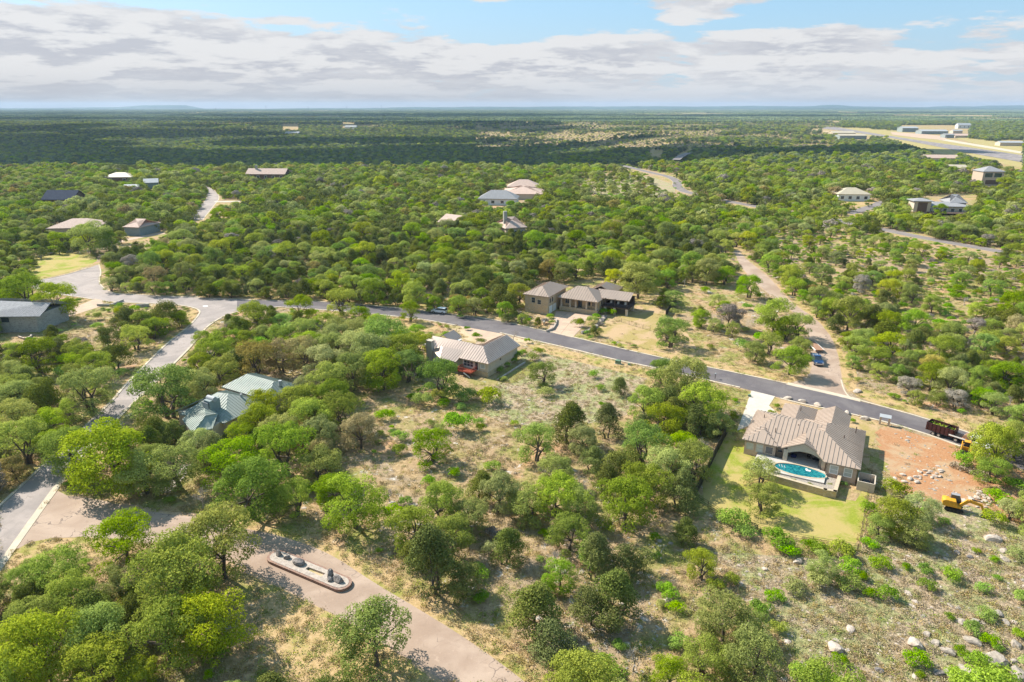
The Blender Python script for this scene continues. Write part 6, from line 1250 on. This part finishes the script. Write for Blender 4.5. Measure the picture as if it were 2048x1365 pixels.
for i in range(N_TRY):
    Y = 30 + (700 - 30) * math.sqrt(rr_.random()); X = rr_.uniform(-1, 1) * (0.80 * Y + 55)
    px, py, d = proj(X, Y, 0); n0 = fbm(X, Y, 0.012); n1_ = fbm(X, Y, 0.03, 7.3); pr = .97; w = [.56, .33, .09, .02]; small = 1.0
    if inside(px, py, OPEN1): pr = .8; w = [.20, .05, .74, .01]; small = .9
    elif inside(px, py, OPEN2): pr = .10; w = [.2, .1, .7, 0]
    elif inside(px, py, OPEN3): pr = .22; w = [.1, .1, .8, 0]
    elif inside(px, py, OPEN4): pr = .16; w = [.06, .08, .86, 0]; small = .75
    elif inside(px, py, OPEN5): small = .72; pr = .2; w = [.05, .02, .9, .03]
    elif inside(px, py, OPEN6): pr = .22; w = [.2, .12, .68, 0]
    elif px > 1450 and py > 420: w = [.62, .10, .26, .02]
    elif py > 800 and px > 700: w = [.36, .28, .32, .04]; pr = .55
    elif px < 950 and 380 < py < 600: w = [.52, .40, .05, .03]
    if rr_.random() > pr: continue
    if n1_ > .10 and w[2] < .5: w = [w[0] * .35, w[1] * 2.4, w[2], w[3] * 1.5]
    k = rr_.choices(['oak', 'juniper', 'shrub', 'bare'], w)[0]
    R = {'oak': rr_.choice([rr_.uniform(2.0, 3.4), rr_.uniform(2.8, 4.6)]), 'juniper': rr_.uniform(1.8, 3.6), 'shrub': rr_.uniform(.7, 1.9), 'bare': rr_.uniform(1.8, 2.6)}[k] * small * (1 + .5 * max(-.3, min(.5, n0)))
    if near(X, Y, R, .53 if k != 'shrub' else .66): continue
    scrub = k == 'shrub' and R < 1.45 and (inside(px, py, OPEN4) or inside(px, py, OPEN5)) and not any(inside(px, py, clear_polys[j]) for j in (1, 2, 3))
    if hides(X, Y, R, k, not scrub): 
        k = 'shrub'; R = rr_.uniform(.6, 1.2)
        if hides(X, Y, R, k) or near(X, Y, R, .8) or rr_.random() < .5: continue
    n2_ = fbm(X, Y, .02, 21.0)
    if k == 'oak':
        c = rr_.choices(['olive', 'bright', 'pale', 'yellow', 'tawny', 'bare'], [.46, .20 + (.22 if n2_ > .15 else 0), .20 + (.18 if n2_ < -.15 else 0), .03 + (.03 if px > 1300 else 0), .04, .03])[0]
    elif k == 'shrub': c = rr_.choices(['shrub', 'olive', 'pale', 'bare'], [.56, .26, .12, .06])[0]
    else: c = {'juniper': 'juniper', 'bare': 'bare'}[k]
    put(X, Y, R); tree.append((k, c, X, Y, R, False))
print('trees', len(tree))
# the ones that show largest become objects of their own, the rest one mass
def show(q):
    px, py, d = proj(q[2], q[3], CZ[q[0]] * q[4]); r = FPX * q[4] / d
    return -1 if (px < -r or px > 2048 + r or py > 1365 + r) else r
KIND = lambda q: {'oak': 'bright_oak' if q[1] == 'bright' else 'live_oak', 'juniper': 'juniper_tree', 'shrub': 'shrub', 'bare': 'dead_tree'}[q[0]]  # the bright green trees are oaks too, kept as a separate kind
CATS = {'bright_oak': 'elm tree', 'live_oak': 'oak tree', 'juniper_tree': 'juniper tree', 'shrub': 'shrub', 'dead_tree': 'dead tree'}
byk = {}
for q in tree: byk.setdefault(KIND(q), []).append(q)
single, rest = [], []
for k, l in byk.items():
    l.sort(key=lambda q: -show(q) - (1000 if q[5] else 0)); nn = 290
    for i, q in enumerate(l): (single if i < nn and show(q) > 0 else rest).append(q)
LMK = [('stone island', 620, 1145, 60), ('pool house', 1605, 880, 120), ('deck house', 945, 715, 90), ('stone house', 1155, 600, 100), ('green roofed house', 460, 800, 100), ('corner stone house', 30, 635, 60), ('cul-de-sac', 140, 565, 70), ('road junction', 420, 610, 60), ('white parked car', 880, 621, 20), ('excavator', 1915, 1010, 40), ('dump trailer', 1880, 866, 30), ('blue pickup', 1632, 726, 20), ('black screened fence', 1420, 930, 40), ('notice board', 1765, 840, 20), ('pool terrace', 1620, 980, 60), ('white driveway', 1505, 820, 30), ('pink driveway', 1130, 650, 30), ('stone walk', 348, 960, 20), ('lower left road bend', 60, 1040, 60), ('island road exit', 960, 1320, 60), ('side road top', 1480, 520, 30), ('side road bend', 1660, 680, 40), ('winding far road', 1355, 370, 30), ('chimney house', 1032, 455, 30), ('grey roofed farmhouse', 995, 400, 40), ('ridge house', 532, 350, 40), ('courtyard house', 150, 455, 60), ('left uphill road', 415, 405, 30), ('cream house', 1705, 390, 40), ('modern house', 1890, 410, 60), ('tower house', 1985, 355, 30), ('open brush lot', 1150, 800, 60), ('lower right boulders', 1960, 1300, 60), ('wire fence corner', 1715, 1100, 30), ('diagonal road', 300, 720, 50), ('right slope road', 1850, 476, 50), ('kerb boulders', 1650, 812, 30), ('lower centre woods', 1100, 1200, 60), ('corner lawn', 130, 525, 40), ('dry yard', 1280, 680, 40), ('blue white house', 1311, 310, 30), ('cottage roof', 890, 445, 30), ('dark roofed house', 117, 400, 40)]
def ordw(n):
    w = ['closest', 'second closest', 'third closest', 'fourth closest', 'fifth closest', 'sixth closest', 'seventh closest', 'eighth closest', 'ninth closest', 'tenth closest']
    return w[n] if n < 10 else '%d%s closest' % (n + 1, {1: 'st', 2: 'nd', 3: 'rd'}.get((n + 1) % 10, 'th') if (n + 1) % 100 not in (11, 12, 13) else 'th')
CW = {'olive': 'olive green', 'bright': 'bright green', 'pale': 'pale grey green', 'yellow': 'yellow green', 'tawny': 'tawny', 'juniper': 'dark green', 'shrub': 'fresh green', 'bare': 'bare grey'}
KW = {'bright_oak': 'tree', 'live_oak': 'oak', 'juniper_tree': 'juniper', 'shrub': 'shrub', 'dead_tree': 'leafless tree'}
groups = {}
for q in single:
    px, py, d = proj(q[2], q[3], CZ[q[0]] * q[4]); best = min(LMK, key=lambda m: (math.hypot(px - m[1], (py - m[2]) * 1.4) - m[3] * .5)); dx, dy = px - best[1], (py - best[2]) * 1.4
    dr = ('right of' if dx > 0 else 'left of') if abs(dx) > abs(dy) else ('below' if dy > 0 else 'above')
    groups.setdefault((KIND(q), CW[q[1]], dr, best[0]), []).append((math.hypot(dx, dy), q))
def add_plant(q, label):
    k, c, x, y, R, hand = q; kn = KIND(q); s = R / NOMR[k]; z = float(gz(x, y)); i = rr_.randrange(len(SHAPES[k])); rz = rr_.uniform(0, 6.283)
    sc = (s * rr_.uniform(.92, 1.08), s * rr_.uniform(.92, 1.08), s * rr_.uniform(.88, 1.12)); g = {'bright_oak': 'bright green trees', 'live_oak': 'live oaks of the woodland', 'juniper_tree': 'juniper trees', 'shrub': 'shrubs on the open ground', 'dead_tree': 'bare grey trees'}[kn]
    if k == 'shrub':
        o = bpy.data.objects.new(kn, CROWN[k, i, c]); COL.objects.link(o); o.location = (x, y, z - .05); o.rotation_euler.z = rz; o.scale = sc; return tag(o, label, CATS[kn], g)
    r = bpy.data.objects.new(kn, None if k != 'bare' else TRUNK[k, i]); COL.objects.link(r); r.location = (x, y, z); r.rotation_euler.z = rz; r.scale = sc; tag(r, label, CATS[kn], g)
    if k != 'bare':
        for nm, me in (('trunk', TRUNK[k, i]), ('crown', CROWN[k, i, c])): o = bpy.data.objects.new(nm, me); COL.objects.link(o); o.parent = r
for (kn, cw, dr, lm), l in groups.items():
    l.sort(key=lambda a: a[0])
    for n_, (dist, q) in enumerate(l):
        sz = 'large ' if q[4] > 4.2 and q[0] == 'oak' else 'small ' if q[4] < {'oak': 3, 'juniper': 2.2, 'shrub': 1.0, 'bare': 1}[q[0]] else ''
        add_plant(q, (sz + cw + ' ' + KW[kn] + ' ' + dr + ' the ' + lm + (', only one there' if len(l) == 1 else ', ' + ordw(n_) + ' of these')).strip())
# the mass of trees
VM = []; VI = {}
for lod, S in ((0, SHAPES), (1, SH1)):
    for k in S:
        for c in KCLS[k]:
            for i, s in enumerate(S[k]): VI.setdefault((lod, k, c), []).append(len(VM)); VM.append(joined(s, c, k))
PC = proto_collection('plant_prototypes', VM)
def scatter(name, l, label, lodd):
    pts, scl, rot, vi = [], [], [], []
    for k, c, x, y, R, h in l:
        lod = 0 if y < lodd or k == 'bare' else 1
        if (lod, k, c) not in VI: continue
        s = R / NOMR[k]; pts.append((x, y, float(gz(x, y)))); scl.append((s, s, s * rr_.uniform(.85, 1.12))); rot.append(rr_.uniform(0, 6.28)); vi.append(rr_.choice(VI[lod, k, c]))
    return stuff(name, pts, scl, rot, vi, PC, label)
scatter('woodland', rest, None, 330)
# beyond 700 m: trees on a jittered grid, thinner on the brown rises
def far_band(y0, y1, sp, base):
    out_ = []; y = y0
    while y < y1:
        w = 0.82 * y + 80; n = int(2 * w / sp); xs_ = -w + 2 * w * (np.arange(n) + np.array([rr_.random() for _ in range(n)]) * .9) / n; ys_ = y + np.array([rr_.random() for _ in range(n)]) * sp
        for X, Y in zip(xs_, ys_):
            nn = fbm(X, Y, .0035, 3.1); n3 = fbm(X, Y, .012, 9.0); px, py, d = proj(X, Y, float(gz(X, Y))); dens = base
            if 950 < px < 1680 and 236 < py < 300: dens = .05 + .9 * nn + .9 * n3
            elif 0 < px < 1000 and 232 < py < 268: dens = .62 + 1.2 * nn
            elif py < 300: dens = .92 + .4 * nn
            if px > 1150 and py > 300: dens = .85 + .3 * n3
            scr = rr_.random() > dens
            if scr and rr_.random() < .30: continue
            if look(ROAD, px, py) or look(HOUSE, px, py - 1) or look(HOUSE, px, py - 6) or look(ROAD, px, py - 3): continue
            if look(CLEAR, px, py): continue
            k = 'juniper' if rr_.random() < .62 else 'oak'; 
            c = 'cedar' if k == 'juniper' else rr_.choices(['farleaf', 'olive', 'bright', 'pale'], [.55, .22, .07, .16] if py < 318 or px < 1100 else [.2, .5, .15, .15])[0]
            if scr: out_.append(('shrub', rr_.choice(['pale', 'bare', 'olive', 'bare']), X, Y, rr_.uniform(1.0, 2.4), False)); continue
            out_.append((k, c, X, Y, rr_.uniform(2.6, 4.6) * (1 if k == 'oak' else .85), False))
        y += sp
    return out_
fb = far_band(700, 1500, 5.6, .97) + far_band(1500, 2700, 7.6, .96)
print('far', len(fb))
pts, scl, rot, vi = [], [], [], []
for k, c, x, y, R, h in fb:
    s = R / NOMR[k] * (1.0 if y < 1500 else 1.12); pts.append((x, y, float(gz(x, y)))); scl.append((s, s, s * rr_.uniform(.8, 1.1))); rot.append(rr_.uniform(0, 6.28)); vi.append(rr_.choice(VI[1, k, c]))
stuff('far_woods', pts, scl, rot, vi, PC)
# clumps of canopy out to the hills
def clump(seed, c, n, w):
    rg = np.random.default_rng(seed); q = []; f = []; tt = []; k = 0
    for _ in range(n):
        x, y = rg.uniform(-w / 2, w / 2, 2); r = rg.uniform(3.0, 5.5); h = rg.uniform(4, 7.5); m_ = 7; tn = rg.uniform(.1, .9)
        ring0 = [(x + r * math.cos(a) * rg.uniform(.8, 1.1), y + r * math.sin(a) * rg.uniform(.8, 1.1), .5) for a in np.linspace(0, 6.283, m_, endpoint=False)]
        ring1 = [(x + r * .8 * math.cos(a) * rg.uniform(.8, 1.1), y + r * .8 * math.sin(a), h * .62 * rg.uniform(.9, 1.1)) for a in np.linspace(0, 6.283, m_, endpoint=False)]
        ring2 = [(x + r * .35 * math.cos(a), y + r * .35 * math.sin(a), h * rg.uniform(.9, 1.05)) for a in np.linspace(0, 6.283, m_, endpoint=False)]
        q += ring0 + ring1 + ring2 + [(x, y, h)]
        for i in range(m_):
            j = (i + 1) % m_; f += [(k + i, k + j, k + m_ + j, k + m_ + i), (k + m_ + i, k + m_ + j, k + 2 * m_ + j, k + 2 * m_ + i), (k + 2 * m_ + i, k + 2 * m_ + j, k + 3 * m_, k + 3 * m_)]; tt += [tn] * 3
        k += 3 * m_ + 1
    me = bpy.data.meshes.new('canopy'); me.from_pydata(q, [], [x if x[2] != x[3] else x[:3] for x in f]); me.materials.append(LM[c]); a = me.attributes.new('tint', 'FLOAT', 'FACE'); a.data.foreach_set('value', tt); me.update(); return me
CC = proto_collection('canopy_prototypes', [clump(i, ['cedar', 'farleaf', 'cedar', 'farleaf', 'farleaf', 'cedar'][i % 6] if i < 12 else ['pale', 'bare', 'tawny'][i % 3], 34, 62) for i in range(15)])
pts, scl, rot, vi = [], [], [], []
y = 2680; 
while y < 14300:
    s = 1.0 if y < 5200 else 1.0 + (y - 5200) / 7000; sp = 54 * s; w = .82 * y + 200; n = int(2 * w / sp)
    for i in range(n):
        X = -w + 2 * w * (i + rr_.random()) / n; Y = y + rr_.random() * sp; nn = fbm(X, Y, .0011, 5.5); px, py, d = proj(X, Y, 0)
        lowb = rr_.random() > (.99 if nn < -.05 else .86 - nn * 1.5)
        if 1620 < px and 225 < py < 262 and nn > .1: continue
        pts.append((X, Y, 0)); scl.append((s, s, .3 if lowb else 1.0)); rot.append(rr_.uniform(0, 6.28)); vi.append(12 + rr_.randrange(3) if lowb else rr_.randrange(12))
    y += sp
print('clumps', len(pts)); stuff('distant_forest', pts, scl, rot, vi, CC)

# ---------------- grass tufts, low brush and loose stones on the near slopes
def tuft(seed, c0, c1, n, w, h, sz):
    rg = np.random.default_rng(seed); C = np.stack([rg.normal(0, w * .5, n), rg.normal(0, w * .5, n), rg.uniform(.02, h, n)], 1); N_ = rg.normal(size=(n, 3)) + np.array([0, 0, .6])
    q, f = leaf_quads(C, N_, sz * rg.uniform(.6, 1.4, n), rg); return mesh_np('tuft', q, f, [c0], None, rg.random(n))
TM = {'dry': leaf_mat('dry straw grass', (0.30, 0.23, 0.09), (0.56, 0.44, 0.21), .2, .4), 'green': leaf_mat('green tuft grass', (0.16, 0.22, 0.03), (0.36, 0.40, 0.08), .2, .4), 'brown': leaf_mat('brown low brush', (0.23, 0.175, 0.105), (0.46, 0.355, 0.225), .1, .4)}
TL = [tuft(i, TM[k], None, 46, .7, .28, .16) for i, k in enumerate(['dry', 'dry', 'green', 'green', 'brown', 'brown', 'brown'])]
for i, s_ in enumerate(range(5)):
    me = rock_mesh(50 + s_, .4, .5, 1).copy(); me.materials.append(M['rock_pale' if i % 2 else 'rock']); TL.append(me)
TC = proto_collection('ground_prototypes', TL)
pts, scl, rot, vi = [], [], [], []; rpts, rscl, rrot, rvi = [], [], [], []
BR = [[(1380, 1090), (1560, 1100), (1700, 1110), (1840, 1040), (2060, 1080), (2060, 1380), (1560, 1380), (1480, 1200)], [(1000, 770), (1110, 740), (1290, 790), (1180, 900), (1000, 900)], [(120, 640), (240, 640), (300, 700), (150, 720)], [(900, 900), (1000, 880), (1040, 950), (940, 960)]]
RKZ = [[(1780, 1100), (2060, 1080), (2060, 1380), (1740, 1380)], [(1745, 930), (1850, 930), (1990, 1010), (2048, 1100), (1850, 1100), (1760, 1000)], [(1000, 770), (1180, 780), (1200, 850), (1020, 860)], [(560, 980), (860, 1000), (840, 1100), (600, 1020)], [(1080, 1020), (1350, 1050), (1340, 1365), (1120, 1300)], [(1450, 1100), (1720, 1130), (1700, 1365), (1560, 1365)]]
for i in range(60000):
    Y = 50 + 190 * rr_.random() ** 1.25; X = rr_.uniform(-1, 1) * (.80 * Y + 8); px, py, d = proj(X, Y, 0)
    if not (-60 < px < 2108 and py < 1420): continue
    if look(ROAD, px, py) or look(HOUSE, px, py): continue
    lawn = 1395 < px < 1745 and 850 < py < 1100 and inside(px, py, clear_polys[1]); soil = inside(px, py, clear_polys[2]) or inside(px, py, clear_polys[3])
    br = any(inside(px, py, b_) for b_ in BR); rz_ = any(inside(px, py, b_) for b_ in RKZ); nn = fbm(X, Y, .08, 2.2)
    if (rz_ and rr_.random() < .26) or (soil and px > 1790 and rr_.random() < .35):
        s = rr_.uniform(.06, .24) * (2.4 if rr_.random() < .09 else 1); rpts.append((X, Y, .02)); rscl.append((s * rr_.uniform(.8, 1.7), s, s * rr_.uniform(.35, .8))); rrot.append(rr_.uniform(0, 6.28)); rvi.append(7 + rr_.randrange(5)); continue
    if soil and rr_.random() < .93: continue
    if lawn: continue
    if br: k = rr_.choice([4, 5, 0, 1, 6, 1, 0, 3]); s = rr_.uniform(.35, 1.0)
    else:
        if rr_.random() < .35 + nn * .4: continue
        k = rr_.choice([0, 1, 2, 3, 3, 2, 5]) if nn > 0 else rr_.choice([0, 1, 0, 1, 2, 6]); s = rr_.uniform(.4, 1.0)
    pts.append((X, Y, 0)); scl.append((s, s, s)); rot.append(rr_.uniform(0, 6.28)); vi.append(k)
print('tufts', len(pts), len(rpts)); stuff('grass_tufts', pts, scl, rot, vi, TC); stuff('loose_stones', rpts, rscl, rrot, rvi, TC)
# cut brush piled in the dump trailer, grey brush pile on the cleared lot
bp = []; 
def brush_pile(name, x, y, z, sx, sy, sz, n, c, rz, label):
    rg = np.random.default_rng(int(abs(x) * 7)); C = np.stack([rg.uniform(-sx, sx, n), rg.uniform(-sy, sy, n), rg.uniform(0, sz, n)], 1); q, f = leaf_quads(C, rg.normal(size=(n, 3)), .3 * rg.uniform(.5, 1.3, n), rg)
    o = bpy.data.objects.new(name, mesh_np(name, q, f, [c], None, rg.random(n))); COL.objects.link(o); o.location = (x, y, z); o.rotation_euler.z = rz; return tag(o, label, 'brush pile')
c = P(1881, 871); brush_pile('brush_pile', c.x, c.y, 1.1, 2.2, 1.0, .9, 500, TM['green'], ra, 'cut green brush heaped inside the dump trailer')
c = P(1938, 945); brush_pile('brush_pile', c.x, c.y, .1, 2.8, .9, .8, 700, TM['brown'], ra, 'long heap of cut grey brush on the red soil')

# ---------------- unseen clouds added to shade the far woods, high up on the sun's side
def cloud(parts, alt, sub=5):
    import bmesh
    bm = bmesh.new(); off = sd * (alt / sd.z)
    for (x, y, rx, ry) in parts:
        n0 = len(bm.verts); bmesh.ops.create_icosphere(bm, subdivisions=5, radius=1.0); bm.verts.ensure_lookup_table()
        for v in bm.verts[n0:]:
            d_ = v.co.copy(); k = 1 + .34 * mnoise.fractal(d_ * 2.2 + Vector((x, y, 0)) * .01, 1.0, 2.0, 5)
            v.co = Vector((x + off.x + d_.x * rx * k, y + off.y + d_.y * ry * k, alt + d_.z * min(rx, ry) * (.45 if d_.z > 0 else .15) * k))
    me = bpy.data.meshes.new('cloud'); bm.to_mesh(me); bm.free(); me.materials.append(mat('cloud white', (.9, .9, .9), 1.0, 0, 0, .02, .001)); o = bpy.data.objects.new('cloud', me); COL.objects.link(o); tag(o, kind='stuff')
cloud([(-950, 1120, 480, 330), (-380, 1080, 420, 300), (-30, 1000, 270, 210), (150, 1080, 170, 150), *[(random.Random(i).uniform(-1.0, .04) * (1300 + i * 62), 1330 + i * 62, random.Random(i + 50).uniform(110, 300), random.Random(i + 90).uniform(70, 170)) for i in range(22)]], 900)
cloud([(330, 900, 130, 60), (520, 960, 110, 60)], 900)
cloud([(-900, 3000, 500, 260), (450, 3100, 400, 160), (-2300, 3300, 700, 400), (1500, 4300, 800, 400), (-700, 4600, 1300, 700), (-3400, 5600, 1000, 500), (3400, 6400, 1000, 500)], 2700)

# ---------------- haze
hz_ = bpy.data.meshes.new('haze'); b = MB().box((0, 8000, 42), (31000, 17600, 170)); hz_.from_pydata(b.v, [], b.f); hm = bpy.data.materials.new('valley haze'); hm.use_nodes = True; t = NT(hm.node_tree); t.n.clear()
o_ = t.add('ShaderNodeOutputMaterial'); pv = t.add('ShaderNodeVolumePrincipled'); pv.inputs['Color'].default_value = (0.54, 0.72, 0.94, 1); pv.inputs['Density'].default_value = HAZE_D; pv.inputs['Anisotropy'].default_value = 0.2
t.link(pv.outputs[0], o_.inputs['Volume']); hz_.materials.append(hm); o = bpy.data.objects.new('haze', hz_); COL.objects.link(o); tag(o, kind='stuff')
